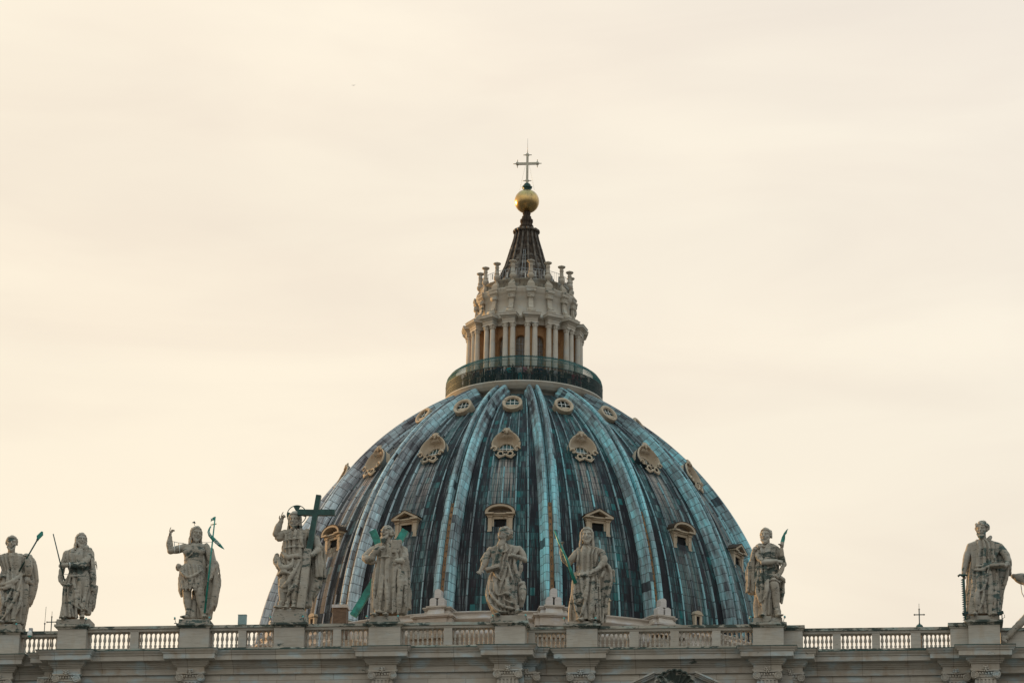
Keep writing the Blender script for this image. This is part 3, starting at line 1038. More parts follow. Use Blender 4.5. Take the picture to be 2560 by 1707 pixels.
finial_cross('roof_cross', 'small dark iron cross on the roof left of the stick statue', (-17.83, 6.5, 45.3), 4.06, 0.29)
t = finial_cross('roof_cross', 'small dark iron cross on a ball, alone on the rail right of the dome', (36.57, 4.0, 45.3), 3.20, 0.29, True)
b = MB()
b.lathe([(0.08, 1.66), (0.12, 1.74), (0.21, 1.86), (0.24, 2.02), (0.21, 2.16), (0.12, 2.25), (0.04, 2.25), (0.06, 2.3), (0.03, 2.36)], n=18)
b.build('ball', M_BRONZE_D, t)
b = MB()
b.lathe([(0.20, 0.0), (0.20, 1.5), (0.26, 1.55), (0.26, 1.62), (0.1, 1.72)], n=14)
b.build('turret', M_DRUM, t)

# ================================================================== SMOOTH SOLIDS (fields polygonised into one continuous skin)


class Field:
    def __init__(s, lo, hi, h):
        s.lo = np.array(lo, np.float32)
        s.h = h
        n = np.ceil((np.array(hi) - lo) / h).astype(int) + 1
        s.n = n
        s.ax = [s.lo[i] + h * np.arange(n[i], dtype=np.float32) for i in range(3)]
        s.D = np.full(n, 0.6, np.float32)

    def put(s, fn, lo, hi, k=0.04, sub=False):
        pad = k + 2.5 * s.h
        i0 = [max(0, int(math.floor((lo[i] - pad - s.lo[i]) / s.h))) for i in range(3)]
        i1 = [min(s.n[i], int(math.ceil((hi[i] + pad - s.lo[i]) / s.h)) + 1) for i in range(3)]
        if any(i1[i] <= i0[i] for i in range(3)):
            return
        X = s.ax[0][i0[0]:i1[0], None, None]
        Y = s.ax[1][None, i0[1]:i1[1], None]
        Z = s.ax[2][None, None, i0[2]:i1[2]]
        d = fn(X, Y, Z)
        sl = tuple(slice(i0[i], i1[i]) for i in range(3))
        a = s.D[sl]
        if sub:
            d = -d
            hh = np.clip(0.5 - 0.5 * (d - a) / k, 0, 1)
            s.D[sl] = d * (1 - hh) + a * hh + k * hh * (1 - hh)
            # max(a, d)
            s.D[sl] = np.where(d > a + k, d, np.where(d < a - k, a, s.D[sl]))
        else:
            hh = np.clip(0.5 + 0.5 * (d - a) / k, 0, 1)
            s.D[sl] = d * (1 - hh) + a * hh - k * hh * (1 - hh)

    def cap(s, a, b, ra, rb=None, k=0.05, sub=False):
        rb = ra if rb is None else rb
        a = np.array(a, float)
        b = np.array(b, float)
        ba = b - a
        L2 = max(1e-9, float(ba @ ba))
        r = max(ra, rb)

        def fn(X, Y, Z):
            t = np.clip(((X - a[0]) * ba[0] + (Y - a[1]) * ba[1] + (Z - a[2]) * ba[2]) / L2, 0, 1)
            return np.sqrt((X - a[0] - t * ba[0]) ** 2 + (Y - a[1] - t * ba[1]) ** 2 + (Z - a[2] - t * ba[2]) ** 2) - (ra + (rb - ra) * t)
        s.put(fn, np.minimum(a, b) - r, np.maximum(a, b) + r, k, sub)

    def chain(s, pts, rr, k=0.05, sub=False):
        m = len(pts)
        rr = rr if isinstance(rr, (list, tuple)) else [rr] * m
        for i in range(m - 1):
            s.cap(pts[i], pts[i + 1], rr[i], rr[i + 1], k, sub)

    def ell(s, c, r, k=0.05, R=None, sub=False):
        c = np.array(c, float)
        r = np.array(r, float)
        Ri = None if R is None else np.array(R).T

        def fn(X, Y, Z):
            x, y, z = X - c[0], Y - c[1], Z - c[2]
            if Ri is not None:
                x, y, z = (Ri[0, 0] * x + Ri[0, 1] * y + Ri[0, 2] * z, Ri[1, 0] * x + Ri[1, 1] * y + Ri[1, 2] * z, Ri[2, 0] * x + Ri[2, 1] * y + Ri[2, 2] * z)
            k0 = np.sqrt((x / r[0]) ** 2 + (y / r[1]) ** 2 + (z / r[2]) ** 2)
            k1 = np.sqrt((x / r[0] ** 2) ** 2 + (y / r[1] ** 2) ** 2 + (z / r[2] ** 2) ** 2)
            return k0 * (k0 - 1) / np.maximum(k1, 1e-6)
        m = r.max()
        s.put(fn, c - m, c + m, k, sub)

    def rbox(s, c, hf, rd=0.03, k=0.03, R=None, sub=False):
        c = np.array(c, float)
        hf = np.array(hf, float)
        Ri = None if R is None else np.array(R).T

        def fn(X, Y, Z):
            x, y, z = X - c[0], Y - c[1], Z - c[2]
            if Ri is not None:
                x, y, z = (Ri[0, 0] * x + Ri[0, 1] * y + Ri[0, 2] * z, Ri[1, 0] * x + Ri[1, 1] * y + Ri[1, 2] * z, Ri[2, 0] * x + Ri[2, 1] * y + Ri[2, 2] * z)
            qx, qy, qz = np.abs(x) - hf[0] + rd, np.abs(y) - hf[1] + rd, np.abs(z) - hf[2] + rd
            return np.sqrt(np.maximum(qx, 0) ** 2 + np.maximum(qy, 0) ** 2 + np.maximum(qz, 0) ** 2) + np.minimum(np.maximum(qx, np.maximum(qy, qz)), 0) - rd
        m = float(np.linalg.norm(hf))
        s.put(fn, c - m, c + m, k, sub)

    def loft(s, st, folds=(0, 0.0, 0.0), seed=0.0, k=0.05, jag=0.0, pw=2.0):  # pw > 2 squares the section
        """st: rows (z, cx, cy, rx, ry [, fold amplitude]); draped cloth with rounded folds and sharp valleys"""
        st = sorted(st, key=lambda q: q[0])
        zz = np.array([q[0] for q in st])
        cols = [np.array([q[i] for q in st]) for i in range(1, 5)]
        fa = np.array([q[5] if len(q) > 5 else folds[1] for q in st])
        n, amp, tw = folds
        lo = (min(q[1] - q[3] for q in st) - .1, min(q[2] - q[4] for q in st) - .1, zz[0] - 0.02)
        hi = (max(q[1] + q[3] for q in st) + .1, max(q[2] + q[4] for q in st) + .1, zz[-1] + 0.02)

        def fn(X, Y, Z):
            z1 = Z.ravel()
            cx, cy, rx, ry = [np.interp(z1, zz, c)[None, None, :].astype(np.float32) for c in cols]
            A = np.interp(z1, zz, fa)[None, None, :].astype(np.float32)
            qx, qy = (X - cx) / rx, (Y - cy) / ry
            rad_ = np.sqrt(qx * qx + qy * qy) if pw == 2.0 else (np.abs(qx) ** pw + np.abs(qy) ** pw) ** (1 / pw)
            d = (rad_ - 1) * np.minimum(rx, ry)
            if n:
                th = np.arctan2(qx, -qy)
                ph = 0.5 * n * (th + tw * Z) + 0.9 * np.sin(2.1 * th + 1.3 * seed) + 0.55 * np.sin(1.7 * Z + 3.1 * th + seed)
                w = np.abs(np.sin(ph + seed))
                w2 = np.abs(np.sin(ph * 1.73 + 2.0 * seed + 0.8 * Z))
                d = d + A * (0.95 - 1.0 * w * w * (3 - 2 * w) - 0.25 * w2) * np.clip(rad_ * 1.6 - 0.6, 0, 1)
            zb = zz[0]
            if jag:
                th = np.arctan2(qx, -qy)
                zb = zz[0] + jag * (0.5 * np.sin(17 * th + seed) + 0.5 * np.sin(29 * th)) + jag
            return np.maximum(d, np.maximum(zb - Z, Z - zz[-1]))
        s.put(fn, lo, hi, k)

    def mesh(s, name, mats, smooth=True, wob=0.0, cloth=0.0):
        D = s.D
        if cloth:
            X, Y, Z = np.meshgrid(*s.ax, indexing='ij', sparse=True)
            ph = 8.5 * X + 2.2 * Y + 0.9 * np.sin(1.25 * Z + 0.7) + 0.5 * np.sin(2.9 * Z + 2.0 * X)
            D = D + (cloth * (0.75 - np.abs(np.sin(ph)) ** 0.6 - 0.18 * np.abs(np.sin(1.9 * ph + 1.1 * Z)))).astype(np.float32)
        if wob:
            X, Y, Z = np.meshgrid(*s.ax, indexing='ij', sparse=True)
            D = D + wob * (np.sin(9 * X + 2.3 * np.sin(5 * Z)) * np.sin(8 * Z + 1.7 * np.sin(6 * Y)) + 0.6 * np.sin(19 * Z + 3 * np.sin(4 * X)) * np.sin(11 * X - 5 * Y)).astype(np.float32)
        D = np.pad(D, 1, constant_values=0.6)
        ins = D < 0
        nx, ny, nz = D.shape
        c = np.zeros((nx - 1, ny - 1, nz - 1), np.int8)
        for dx in (0, 1):
            for dy in (0, 1):
                for dz in (0, 1):
                    c += ins[dx:nx - 1 + dx, dy:ny - 1 + dy, dz:nz - 1 + dz]
        act = (c > 0) & (c < 8)
        idx = np.full(c.shape, -1, np.int64)
        A = np.argwhere(act)
        idx[act] = np.arange(len(A))
        acc = np.zeros((len(A), 3))
        cnt = np.zeros(len(A))
        corners = [(dx, dy, dz) for dx in (0, 1) for dy in (0, 1) for dz in (0, 1)]
        vals = {q: D[A[:, 0] + q[0], A[:, 1] + q[1], A[:, 2] + q[2]] for q in corners}
        for q in corners:
            for ax in range(3):
                if q[ax] == 0:
                    w = list(q)
                    w[ax] = 1
                    a, b = vals[q], vals[tuple(w)]
                    x = (a < 0) != (b < 0)
                    t = np.where(x, a / np.where(x, a - b, 1), 0)
                    p = np.array(q, float)[None, :].repeat(len(A), 0)
                    p[:, ax] += t
                    acc[x] += p[x]
                    cnt[x] += 1
        V = (A + acc / np.maximum(cnt, 1)[:, None] - 1) * s.h + s.lo
        F = []
        for ax in range(3):
            o = [1, 2, 0][ax], [2, 0, 1][ax]
            sl0 = [slice(1, -1)] * 3
            a = ins[1:-1, 1:-1, 1:-1]
            shp = [slice(1, D.shape[i] - 1) for i in range(3)]
            shp2 = list(shp)
            shp2[ax] = slice(2, D.shape[ax])
            b = ins[tuple(shp2)]
            df = a != b
            E_ = np.argwhere(df) + 1
            fl = ins[E_[:, 0], E_[:, 1], E_[:, 2]]
            e1 = np.zeros(3, int)
            e1[o[0]] = 1
            e2 = np.zeros(3, int)
            e2[o[1]] = 1
            q0, q1, q2, q3 = E_ - e1 - e2, E_ - e2, E_, E_ - e1
            I = [idx[q[:, 0], q[:, 1], q[:, 2]] for q in (q0, q1, q2, q3)]
            quad = np.stack(I, 1)
            quad[~fl] = quad[~fl][:, ::-1]
            F.append(quad)
        F = np.concatenate(F)
        F = F[(F >= 0).all(1)]
        me = bpy.data.meshes.new(name)
        me.vertices.add(len(V))
        me.vertices.foreach_set('co', V.astype(np.float32).ravel())
        me.loops.add(len(F) * 4)
        me.loops.foreach_set('vertex_index', F.ravel().astype(np.int32))
        me.polygons.add(len(F))
        me.polygons.foreach_set('loop_start', np.arange(0, len(F) * 4, 4, dtype=np.int32))
        me.polygons.foreach_set('loop_total', np.full(len(F), 4, np.int32))
        me.polygons.foreach_set('use_smooth', np.full(len(F), smooth))
        for m in (mats if isinstance(mats, (list, tuple)) else [mats]):
            me.materials.append(m)
        me.update(calc_edges=True)
        me.validate()
        return me

    def build(s, name, mats, parent=None, smooth=True, wob=0.0, cloth=0.0):
        o = bpy.data.objects.new(name, s.mesh(name, mats, smooth, wob, cloth))
        COL.objects.link(o)
        if parent:
            o.parent = parent
        return o


# ================================================================== DOME
DY = 112.0
AZ0 = rad(1.5)
CC, RB, Z0 = 8.022, 33.668, 66.4054


def prz(t, h=0.0):
    """profile of the rib tops; h is measured outwards"""
    return -CC + (RB + h) * math.cos(t), Z0 + (RB + h) * math.sin(t)


def t_of_z(z):
    return math.asin((z - Z0) / RB)


dome = thing('dome', 'great ribbed church dome covered in streaked teal and dark lead sheets', 'dome', (0, DY, 0), AZ0)
# shell
NP, NC, NR = 16, 20, 72
t0, t1 = t_of_z(69.2), 1.075
vv, ff, uu = [], [], []
NA = NP * NC
for i in range(NR + 1):
    t = t0 + (t1 - t0) * i / NR
    r, z = prz(t, -0.95)
    for j in range(NA):
        a = 2 * PI * j / NA
        vv.append((r * math.sin(a), -r * math.cos(a), z))
for i in range(NR):
    va, vb = RB * (t0 + (t1 - t0) * i / NR) / 0.82, RB * (t0 + (t1 - t0) * (i + 1) / NR) / 0.82
    zc = prz(t0 + (t1 - t0) * (i + .5) / NR, -0.95)[1]
    for j in range(NA):
        j2 = (j + 1) % NA
        # openings behind the windows
        jc = abs((j + 0.5 + NC / 2) % NC - NC / 2)
        if (85.9 < zc < 87.8 and jc < 2) or (77.7 < zc < 79.0 and jc < 1.4):
            continue
        ff.append((i * NA + j, i * NA + j2, (i + 1) * NA + j2, (i + 1) * NA + j))
        uu.append([(j, va), (j + 1, va), (j + 1, vb), (j, vb)])
m = MB()
m.add(vv, ff, uu, smooth=True)
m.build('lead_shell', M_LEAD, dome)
# standing rolls over the sheets
m = MB()
rr_ = random.Random(4)
for kp in range(NP):
    for (off, ta, tb) in [(-6.35, t0, 1.07), (-3.35, t0, 1.0), (0.0, t0, t_of_z(77.2)), (0.0, t_of_z(80.6), t_of_z(84.9)), (0.0, t_of_z(89.4), t_of_z(91.6)), (3.35, t0, 1.0), (6.35, t0, 1.07)]:
        a0 = rad(22.5 * kp + off)
        n = 46
        hw_ = 0.09
        vv, ff, uu = [], [], []
        for i in range(n + 1):
            t = ta + (tb - ta) * i / n
            for (x, h) in [(-1, -0.98), (-0.85, -0.86), (-0.3, -0.80), (0.3, -0.80), (0.85, -0.86), (1, -0.98)]:
                r, z = prz(t, h)
                xx = x * hw_ * (1.0 - 0.35 * (t / 1.07))
                vv.append((r * math.sin(a0) + xx * math.cos(a0), -r * math.cos(a0) + xx * math.sin(a0), z))
        for i in range(n):
            va, vb = RB * (ta + (tb - ta) * i / n) / 1.64, RB * (ta + (tb - ta) * (i + 1) / n) / 1.64
            for j in range(5):
                ff.append((i * 6 + j, i * 6 + j + 1, (i + 1) * 6 + j + 1, (i + 1) * 6 + j))
                ub = kp * 7 + off
                uu.append([(ub + .3 + .08 * j, va), (ub + .38 + .08 * j, va), (ub + .38 + .08 * j, vb), (ub + .3 + .08 * j, vb)])
        m.add(vv, ff, uu, smooth=True)
m.build('lead_rolls', M_ROLLS, dome)

# ribs
ribp = [(-1.0, -0.05), (-0.98, 0.26), (-0.90, 0.34), (-0.80, 0.36), (-0.73, 0.57), (-0.62, 0.68), (-0.46, 0.72), (-0.30, 0.70), (-0.21, 0.64), (-0.19, 0.40), (0.19, 0.40), (0.21, 0.64), (0.30, 0.70), (0.46, 0.72), (0.62, 0.68), (0.73, 0.57), (0.80, 0.36), (0.90, 0.34), (0.98, 0.26), (1.0, -0.05)]
ribu = [0.02, .3, .45, .5, .7, .9, 1.5, 1.9, 2.1, 2.4, 3.4, 3.8, 4.1, 4.5, 5.1, 5.3, 5.5, 5.6, 5.7, 5.98]
tr0, tr1 = t_of_z(69.75), 1.075
m = MB()
n = 60
vv, ff, uu = [], [], []
K = len(ribp)
for i in range(n + 1):
    t = tr0 + (tr1 - tr0) * i / n
    w = 1.02 - 0.17 * (t / 1.07)
    for (x, h) in ribp:
        r, z = prz(t, (h / 0.72 - 1) * 1.08)
        vv.append((x * w, -r, z))
for i in range(n):
    va, vb = RB * (tr0 + (tr1 - tr0) * i / n) / 0.86, RB * (tr0 + (tr1 - tr0) * (i + 1) / n) / 0.86
    for j in range(K - 1):
        ff.append((i * K + j, i * K + j + 1, (i + 1) * K + j + 1, (i + 1) * K + j))
        uu.append([(ribu[j], va), (ribu[j + 1], va), (ribu[j + 1], vb), (ribu[j], vb)])
ff.append(tuple(range(K)))
uu.append(None)
m.add(vv, ff, uu)
rib_me = m.mesh('rib', M_RIBLEAD)
# brown conduit strip low in the channel, dark chain of clamps above
m = MB()


def strip(m, ta, tb, hwid, h, n=20):
    vv, ff = [], []
    for i in range(n + 1):
        t = ta + (tb - ta) * i / n
        for (x, hh) in [(-hwid, -0.60), (-hwid, h), (hwid, h), (hwid, -0.60)]:
            r, z = prz(t, hh)
            vv.append((x, -r, z))
    for i in range(n):
        for j in range(3):
            ff.append((i * 4 + j, i * 4 + j + 1, (i + 1) * 4 + j + 1, (i + 1) * 4 + j))
    ff.append((0, 1, 2, 3))
    m.add(vv, ff)


strip(m, t_of_z(70.6), t_of_z(80.5), 0.17, -0.36)
strip_me = m.mesh('conduit', M_CONDUIT)
m = MB()
tt = t_of_z(70.6)
while tt < 1.06:
    strip(m, tt, tt + 0.004, 0.035, -0.31, 1)
    tt += 0.021
strip(m, t_of_z(80.6), 1.07, 0.035, -0.34, 24)
clamp_me = m.mesh('clamps', M_CONDUIT_D)
# stones at the foot
m = MB()
ped = [(25.0, 69.85), (0, 0)]
m.frustum((-0.86, 0.86, -27.0, -24.4), (-0.70, 0.70, -26.55, -24.4), 68.75, 69.55)
m.box(-0.82, 0.82, -26.62, -24.4, 69.55, 69.66)
m.box(-0.90, 0.90, -26.72, -24.4, 69.66, 69.80)
m.frustum((-1.28, 1.28, -26.6, -24.4), (-1.12, 1.12, -26.25, -24.4), 68.75, 69.50)
m.box(-1.22, 1.22, -26.35, -24.4, 69.50, 69.62)
m.box(-1.30, 1.30, -26.45, -24.4, 69.62, 69.74)
m.box(-1.75, 1.75, -27.6, -24.4, 67.7, 68.45)
m.box(-1.35, 1.35, -27.75, -24.4, 67.7, 68.45)
m.box(-1.85, 1.85, -27.75, -24.4, 68.45, 68.55)
m.box(-1.5, 1.5, -27.9, -24.4, 68.46, 68.56)
m.box(-1.95, 1.95, -27.85, -24.4, 68.55, 68.72)
m.box(-1.6, 1.6, -28.0, -24.4, 68.56, 68.73)
foot_me = m.mesh('rib_pedestal', M_DRUM)
m = MB()
m.prism([(-0.30, 0), (0.30, 0)] + [(0.30 * math.cos(a * PI / 10), 0.60 + 0.22 * math.sin(a * PI / 10)) for a in range(11)], -0.35, 0.35)
fin_me = m.mesh('finial_stone', M_FIN)
for k in range(16):
    az = 22.5 * k + 11.25
    if 105 < az < 255:
        continue
    o = bpy.data.objects.new('rib', rib_me)
    COL.objects.link(o)
    o.parent = dome
    o.rotation_euler = (0, 0, rad(az))
    feet = not (45 < az < 105 or 318 < az < 330)
    for nm, me in (('conduit', strip_me), ('clamps', clamp_me), ('rib_pedestal', foot_me)):
        if nm == 'rib_pedestal' and not feet:
            continue
        q = bpy.data.objects.new(nm, me)
        COL.objects.link(q)
        q.parent = o
    for (x, y, z) in [(-0.38, -26.0, 69.8), (0.38, -26.0, 69.8), (0.0, -25.85, 70.62)] if feet else []:
        q = bpy.data.objects.new('finial_stone', fin_me)
        COL.objects.link(q)
        q.parent = o
        q.location = (x, y, z)

# ring at the foot of the lead and the attic of the drum
m = MB()
m.lathe([(26.3, 66.0), (26.3, 66.2), (26.55, 66.3), (26.6, 66.8), (27.0, 67.0), (27.1, 67.3), (26.9, 67.4), (26.7, 67.6), (26.65, 68.3), (26.9, 68.4), (26.95, 68.55), (25.9, 68.62), (25.62, 69.0), (25.6, 69.25), (25.75, 69.3), (25.78, 69.42), (25.5, 69.5), (24.0, 69.55)], n=128)
m.build('base_ring', M_DRUM, dome)
m = MB()
m.lathe([(26.32, 60.4), (26.32, 66.1)], n=96)
m.build('attic_wall', M_ATTIC, dome)
m = MB()
m.lathe([(27.0, -1.7), (27.0, 58.6), (28.0, 58.8), (28.4, 59.6), (28.4, 60.0), (26.3, 60.4)], n=96)
for k in range(16):
    M_ = Matrix.Rotation(rad(22.5 * k + 11.25), 4, 'Z')
    m.box(-1.8, 1.8, -27.6, -26.0, 60.3, 67.2, M=M_)
    m.box(-1.95, 1.95, -27.9, -26.0, 66.6, 67.3, M=M_)
    m.box(-1.95, 1.95, -27.9, -26.0, 60.3, 61.2, M=M_)
m.build('drum', M_ATTIC, dome)

# ---- dormers, three tiers


def low_dormer(kind):
    """aedicule with an arched or a triangular pediment; outward is -y"""
    yf = -22.6
    zb = 77.46
    m = MB()
    for s in (-1, 1):
        m.box(s * 0.99 - 0.19, s * 0.99 + 0.19, yf - 0.10, -20.8, zb + 0.12, zb + 1.42)
        m.box(s * 0.99 - 0.24, s * 0.99 + 0.24, yf - 0.17, -20.8, zb + 1.30, zb + 1.44)
        m.box(s * 1.0 - 0.22, s * 1.0 + 0.22, yf - 0.16, -20.8, zb - 0.10, zb + 0.12)
        m.box(s * 0.70 - 0.09, s * 0.70 + 0.09, yf + 0.02, -20.9, zb + 0.10, zb + 1.18)
    m.box(-0.79, 0.79, yf + 0.02, -20.9, zb - 0.06, zb + 0.10)
    m.box(-0.80, 0.80, yf + 0.02, -20.9, zb + 1.18, zb + 1.44)
    m.box(-1.30, 1.30, yf - 0.12, -20.9, zb + 1.44, zb + 1.56)
    fr = m.mesh('frame', M_DORM)
    m = MB()
    for s in (-1, 1):
        m.box(s * 1.02 - 0.42, s * 1.02 + 0.42, yf - 0.42, -20.9, zb + 1.56, zb + 1.70)
    m.box(-0.60, 0.60, yf - 0.26, -20.9, zb + 1.56, zb + 1.68)
    if kind == 'arched':
        out = ellpts(0, zb + 1.68, 1.46, 0.78, PI, 0, 18)
        inn = ellpts(0, zb + 1.68, 1.20, 0.58, 0, PI, 18)
    else:
        out = [(-1.50, zb + 1.70), (0, zb + 2.42), (1.50, zb + 1.70)]
        inn = [(1.05, zb + 1.70), (0, zb + 2.20), (-1.05, zb + 1.70)]
    poly = out + inn
    no, ni = len(out), len(inn)
    # raking cornice as a bent beam (quads between outer and inner line)
    inn2 = list(reversed(inn))
    for i in range(no - 1):
        a, b, c, d_ = out[i], out[i + 1], inn2[i + 1], inn2[i]
        v = [(p[0], yf - 0.42, p[1]) for p in (a, b, c, d_)] + [(p[0], -20.0, p[1]) for p in (a, b, c, d_)]
        m.add(v, [(0, 1, 2, 3), (0, 4, 5, 1), (3, 2, 6, 7), (4, 7, 6, 5)])
    pe = m.mesh('pediment', M_DORM)
    m = MB()
    tymp = [(x, z) for x, z in inn2]
    m.prism([(x, z) for x, z in inn2] + [(1.0, zb + 1.5), (-1.0, zb + 1.5)], yf + 0.42, -20.6)
    ty = m.mesh('tympanum', M_ATTIC)  # darker stone puts the shade of the recess into the colour
    m = MB()
    m.box(-0.66, 0.66, yf + 0.20, yf + 0.27, zb + 0.05, zb + 1.25)
    vo = m.mesh('opening', M_VOID)
    m = MB()
    oo = [(x * 1.03, z + 0.05) for x, z in out]
    for i in range(no - 1):
        a, b = oo[i], oo[i + 1]
        c, d_ = (b[0] * 0.97, b[1] - 0.06), (a[0] * 0.97, a[1] - 0.06)
        v = [(p[0], yf - 0.44, p[1]) for p in (a, b, c, d_)] + [(p[0], -19.4, p[1]) for p in (a, b, c, d_)]
        m.add(v, [(0, 1, 2, 3), (0, 4, 5, 1), (3, 2, 6, 7)])
    rf = m.mesh('hood', M_CONE)
    for q in (fr, pe, ty, vo, rf):
        q.transform(Matrix.Diagonal((0.93, 1, 1, 1)))
    return [('frame', fr), ('pediment', pe), ('tympanum', ty), ('opening', vo), ('hood', rf)]


def mid_dormer():
    """egg-shaped stone niche with an oval glazed window, crest and scrolls"""
    yf, cz = -19.55, 86.55
    n = 40

    def outl(sc, dz=0.0):
        r = []
        for i in range(n):
            a = 2 * PI * i / n
            zz_ = math.sin(a)
            rz_ = 1.18 if zz_ > 0 else 0.72
            xx = 1.40 * math.cos(a) * (1.0 if zz_ < 0 else 1 - 0.10 * zz_)
            r.append((xx * sc, cz + zz_ * rz_ * sc + dz))
        return r
    win_ = [(0.74 * math.cos(2 * PI * i / n), 86.45 + 0.53 * math.sin(2 * PI * i / n)) for i in range(n)]
    m = MB()
    rings = []
    o1 = outl(1.03)
    o0 = outl(0.93)
    rings.append([(x, yf + 1.0, z) for x, z in o1])
    rings.append([(x, yf - 0.06, z) for x, z in o1])
    rings.append([(x, yf - 0.12, z) for x, z in outl(0.98)])
    rings.append([(x, yf - 0.02, z) for x, z in o0])
    for t in (0.2, 0.45, 0.7, 0.9):
        rings.append([(x0 * (1 - t) + x1 * t, yf + 0.75 * t ** 0.55, z0 * (1 - t) + z1 * t) for (x0, z0), (x1, z1) in zip(o0, win_)])
    rings.append([(x * 1.14, yf + 0.68, 86.45 + (z - 86.45) * 1.14) for x, z in win_])
    rings.append([(x * 1.08, yf + 0.60, 86.45 + (z - 86.45) * 1.08) for x, z in win_])
    rings.append([(x, yf + 0.64, z) for x, z in win_])
    rings.append([(x, yf + 0.85, z) for x, z in win_])
    v = [p for rg in rings for p in rg]
    f = []
    for i in range(len(rings) - 1):
        for j in range(n):
            f.append((i * n + j, i * n + (j + 1) % n, (i + 1) * n + (j + 1) % n, (i + 1) * n + j))
    m.add(v, f, smooth=True)
    niche = m.mesh('niche', M_DORM)
    m = MB()
    # shell rays under the crest
    for k in range(9):
        a = rad(30 + k * 15)
        m.tube([(0.18 * math.cos(a), yf + 0.10, 87.58 + 0.02 * math.sin(a)), (0.75 * math.cos(a), yf + 0.22, 87.50 - 0.42 * (1 - abs(math.cos(a)) * .4))], [0.05, 0.015], n=5)
    for (x, z, r) in [(0, 87.74, .19), (-.20, 87.80, .13), (.20, 87.80, .13), (-.36, 87.68, .12), (.36, 87.68, .12), (0, 87.92, .10), (-.13, 87.94, .08), (.13, 87.94, .08), (0, 87.58, .13), (-.50, 87.60, .09), (.50, 87.60, .09), (-.28, 87.92, .06), (.28, 87.92, .06)]:
        m.lathe([(0, -r), (r * .75, -r * .6), (r, 0), (r * .75, r * .6), (0, r)], c=(x, yf - 0.12, z), n=9)
    cr = m.mesh('crest', M_DORM)
    m = MB()
    for s in (-1, 1):
        pts = []
        for i in range(22):
            a = i / 21 * 2.1 * PI + 0.2
            r = 0.42 * (1 - 0.55 * i / 21)
            pts.append((s * (0.44 - r * math.cos(a) * 0.95), yf - 0.10, 85.60 - r * math.sin(a) * 0.70))
        m.tube(pts, [0.10 * (1 - .4 * i / 21) for i in range(22)], n=6)
        pts = []
        for i in range(18):
            a = i / 17 * 1.8 * PI
            r = 0.30 * (1 - 0.6 * i / 17)
            pts.append((s * (1.12 + r * math.cos(a)), yf - 0.12, 86.02 + r * math.sin(a) * 0.9))
        m.tube(pts, [0.10 * (1 - .4 * i / 17) for i in range(18)], n=6)
        m.tube([(s * 0.05, yf - .05, 85.42), (s * .6, yf - .08, 85.22), (s * .98, yf - .05, 85.55)], [.07, .09, .05], n=6)
    m.ell = None
    sc = m.mesh('scrollwork', M_DORM)
    m = MB()
    m.add([(x, yf + 0.80, z) for x, z in win_], [tuple(range(n))])
    pane = m.mesh('pane', M_GLASS)
    m = MB()
    for x in (-0.37, 0.0, 0.37):
        h_ = 0.53 * math.sqrt(1 - (x / 0.74) ** 2)
        m.box(x - 0.022, x + 0.022, yf + 0.72, yf + 0.78, 86.45 - h_, 86.45 + h_)
    for z in (86.20, 86.52):
        w_ = 0.74 * math.sqrt(max(0, 1 - ((z - 86.45) / 0.53) ** 2))
        m.box(-w_, w_, yf + 0.725, yf + 0.775, z - 0.022, z + 0.022)
    mu = m.mesh('mullions', M_WHITE)
    m = MB()
    lo_ = [(x, z) for x, z in win_ if z < 86.19]
    m.prism([(x, z) for x, z in sorted(lo_)], yf + 0.66, yf + 0.8)
    si = m.mesh('sill', M_DORM)
    m = MB()
    o2 = outl(1.06, 0.02)
    v = [(x, yf + 0.02, z) for x, z in o2] + [(x * .9, yf + 2.0, z - .5) for x, z in o2]
    m.add(v, [(i, i + n, (i + 1) % n + n, (i + 1) % n) for i in range(n)], smooth=True)
    ho = m.mesh('hood', M_RIBLEAD)
    T_ = Matrix.Translation((0, -18.72, 85.58)) @ Matrix.Rotation(rad(-23), 4, 'X') @ Matrix.Diagonal((0.93, 0.95, 1.26, 1)) @ Matrix.Translation((0, 19.55, -85.35))
    for q in (niche, cr, sc, pane, mu, si, ho):
        q.transform(T_)
    return [('niche', niche), ('crest', cr), ('scrollwork', sc), ('pane', pane), ('mullions', mu), ('sill', si), ('hood', ho)]


def top_oculus():
    M_ = Matrix.Translation((0, -12.45, 92.70)) @ Matrix.Rotation(rad(-30), 4, 'X') @ Matrix.Rotation(PI / 2, 4, 'X')
    # local z after rotation points to -y (outwards)
    m = MB()
    m.lathe([(0.94, -0.9), (0.94, 0.10), (0.90, 0.15), (0.72, 0.15), (0.68, 0.08), (0.64, 0.06), (0.64, -0.15)], n=36, M=M_, smooth=False)
    fr = m.mesh('frame', M_DORM)
    m = MB()
    m.lathe([(0.645, -0.10), (0.0, -0.10)], n=24, M=M_)
    pa = m.mesh('pane', M_GLASS)
    m = MB()
    for q in (-0.2, 0.2):
        m.box(q - 0.022, q + 0.022, -0.60, 0.60, -0.08, -0.04, M=M_)
        m.box(-0.60, 0.60, q - 0.022, q + 0.022, -0.079, -0.041, M=M_)
    mu = m.mesh('mullions', M_WHITE)
    m = MB()
    m.prism([(0.6 * math.cos(a), 0.6 * math.sin(a)) for a in [PI + (PI) * i / 12 for i in range(13)] if math.sin(a) < -0.3], -0.08, -0.02, M=M_ @ Matrix.Rotation(-PI / 2, 4, 'X'))
    si = m.mesh('sill', M_DORM)
    return [('frame', fr), ('pane', pa), ('mullions', mu), ('sill', si)]


